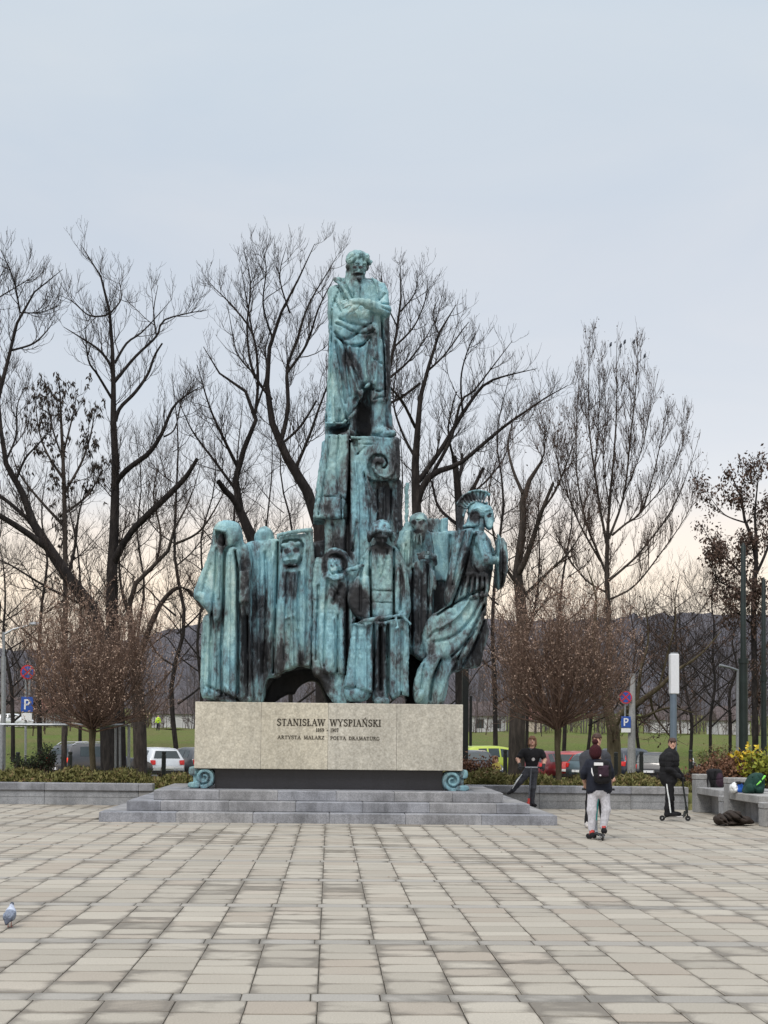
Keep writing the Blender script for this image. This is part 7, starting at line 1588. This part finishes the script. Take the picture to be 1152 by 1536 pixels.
# ---- C: rider in bobble hat seen from behind ----
g = G(896, 1259); v = g.y
th = thing('person', (g.x, v, 0), 'rider seen from behind in a dark jacket, pale grey joggers and a maroon bobble hat', 'person', 'scooter riders on the plaza')
s = SDF((W(864,1100)[0], v-.45, -.02), (W(936,1100)[0], v+.4, W(893,1100)[2]+.06), .011)
poly = [tuple(np.array(W(x, y))[[0,2]]) for x, y in ((884,1143),(892,1139),(902,1139),(911,1143),(915,1156),(917,1176),(916,1189),(900,1191),(882,1190),(880,1176),(881,1156))]
s.prism([tuple(t_) for t_ in catmull(poly, 4)], v-.13, v+.13, .11, .04, 0)
for sx, el, fw_, wr in ((-1,(876,1158),(875,1165),(879,1178)), (1,(916,1157),(917,1164),(915,1177))):
    sh = W(897+14*sx,1144); e_ = W(*el,.0); f_ = W(*fw_,.05); w2 = W(wr[0],wr[1],.24); s.cap(sh, e_, .062, .058, .03, 0); s.cap(e_, f_, .056, .05, .01, 0); s.cap(f_, w2, .038, .030, .01, 1); hand_fist(s, w2, (w2-f_), (1,0,0), 1.0, 1)
s.ell(W(898,1188), (.155,.12,.10), .03, 2)
for sx, kn, an, dv in ((-1,(887.5,1215),(887.5,1243),0), (1,(909.5,1214),(905,1240),-.02)):
    s.cap(W(898+8*sx,1190), W(*kn,-.02), .088, .070, .02, 2); s.cap(W(*kn,-.02), W(*an,dv), .068, .058, .03, 2); q = W(an[0], an[1]+2, dv); z0_ = .0 if sx < 0 else .08
    s.cap((q[0],q[1]-.02,z0_+.13), (q[0],q[1]-.02,z0_+.115), .040, .042, .01, 4); s.cap((q[0],q[1]-.06,z0_+.055),(q[0]+.03*sx,q[1]+.14,z0_+.045), .047, .038, .02, 3); s.cap((q[0],q[1]-.07,z0_+.018),(q[0]+.03*sx,q[1]+.15,z0_+.018), .020, .020, .01, 5)
s.cap(W(897,1143), W(896,1132), .055, .052, .03, 1)
s.rough(.007, (11,11,9), 11)
head_of(s, W(893.5,1130,.0), 172, -4, 1.05, 1, 6, face=False, cap_=6)
s.ell(W(893,1128), (.098,.105,.12), .02, 6); s.ell(W(893,1112.5), (.048,.048,.045), .015, 6)
body = s.build('body', [M['cloth_navy'], M['skin'], M['cloth_pale'], M['cloth_black'], M['red_cloth'], M['sole'], M['knit']], th)
bp = thing('backpack', tuple(W(900,1152,-.18)), 'plum and black backpack with pale trim worn by the rider in the bobble hat', 'backpack')
s = SDF(tuple(W(880,1182,-.36)), tuple(W(920,1128,-.05)), .010); s.lo[1] = v-.36
poly = [tuple(np.array(W(x, y))[[0,2]]) for x, y in ((888,1146),(893,1140),(904,1139),(911,1144),(913,1158),(911,1172),(901,1175),(890,1172),(887,1158))]
s.prism([tuple(t_) for t_ in catmull(poly, 4)], v-.30, v-.09, .07, .02, 0); poly = [tuple(np.array(W(x, y))[[0,2]]) for x, y in ((892,1149),(907,1148),(908,1164),(893,1165))]
s.prism(poly, v-.335, v-.2, .03, .01, 1); s.rough(.006, (14,14,14), 12); s.build('bag_body', [M['cloth_black'], M['cloth_plum']], bp)
a, c_ = W(891.5,1148.5,-.335), W(905,1144,-.335); mb = MB(); mb.box((a[0],v-.318,a[2]),(c_[0],v-.300,c_[2]), bev=.003); mb.build('pale_label', M['plate'], bp)
for x0_, sg in ((887.5,1),(911.5,-1)):
    mb = MB(); mb.tube([Vector(tuple(W(x0_,1152,-.27))), Vector(tuple(W(x0_+.5*sg,1158,-.30))), Vector(tuple(W(x0_+2.5*sg,1164,-.30)))], [.006,.012,.006], 6); mb.build('piping', M['plate'], bp, smooth=True)
c = W(900.5,1163,-.34); mb = MB(); mb.lathe((c[0],v-.345,c[2]), [(.014,0),(.014,.012)], 12, 0, 'y'); mb.build('badge', M['plate'], bp)
gw = G(898, 1252)
add_scooter('scooter with a turquoise stem under the rider in the bobble hat', (W(898,1240)[0], v+.30, .055), (0,1,0), .62, tuple(W(897.5,1184,.30)), dict(hub=M['plate'], deck=M['metal_dark'], fork=M['metal_grey'], stem=M['teal_metal'], bar=M['metal_dark']), v, bar_dir=(1,0,0))
# ---- E: small child in yellow behind the hedge; F: worker in hi-vis far off ----
v = 37.2; th = thing('person', tuple(P(743,1150,v)), 'small child in a pale yellow top seen over the hedge by the lime green car', 'person')
s = SDF((W(733,1100)[0], v-.25, -.5), (W(755,1100)[0], v+.25, W(743,1126)[2]), .012)
s.cap(W(744,1154), W(744,1147), .10, .09, .03, 0, 'add', .7); s.cap(W(740,1147), W(735.5,1153), .04, .032, .02, 0); s.cap(W(748,1147), W(751,1153), .04, .032, .02, 0); s.cap(W(742,1156), (W(742,1156)[0], v, -.42), .065, .05, .03, 2); s.cap(W(746,1156), (W(746,1156)[0], v, -.42), .065, .05, .03, 2)
s.cap(W(744,1146), W(743,1142), .035, .035, .01, 1); head_of(s, W(743,1139.5), 25, 0, .82, 1, 3, long=True, meye=3, mlip=1)
s.build('body', [M['cloth_yellow'], M['skin'], M['cloth_navy'], M['hair_brown']], th)
M['hi_vis'] = plain('hi_vis', (.55,.85,.05), .6); v = 176; c = P(237, 1090, v); zg = float(ground_z(c.x, v)); th = thing('person', (c.x, v, zg), 'far-off person in a yellow-green high-visibility jacket walking across the meadow', 'person')
s = SDF((c.x-.5,v-.4,zg-.05),(c.x+.5,v+.4,zg+1.9),.025); s.cap((c.x,v,zg+1.0),(c.x,v,zg+1.4),.17,.2,.05,0); s.cap((c.x-.2,v,zg+1.4),(c.x-.3,v-.1,zg+.95),.07,.06,.03,0); s.cap((c.x+.2,v,zg+1.4),(c.x+.3,v+.1,zg+.95),.07,.06,.03,0)
for sx in (-1,1): s.cap((c.x+.08*sx,v,zg+.95),(c.x+.14*sx,v-.12*sx,zg+.05),.09,.06,.03,1)
s.ell((c.x,v,zg+1.66),(.10,.11,.13),.03,2); s.build('body', [M['hi_vis'], M['cloth_navy'], M['skin']], th)
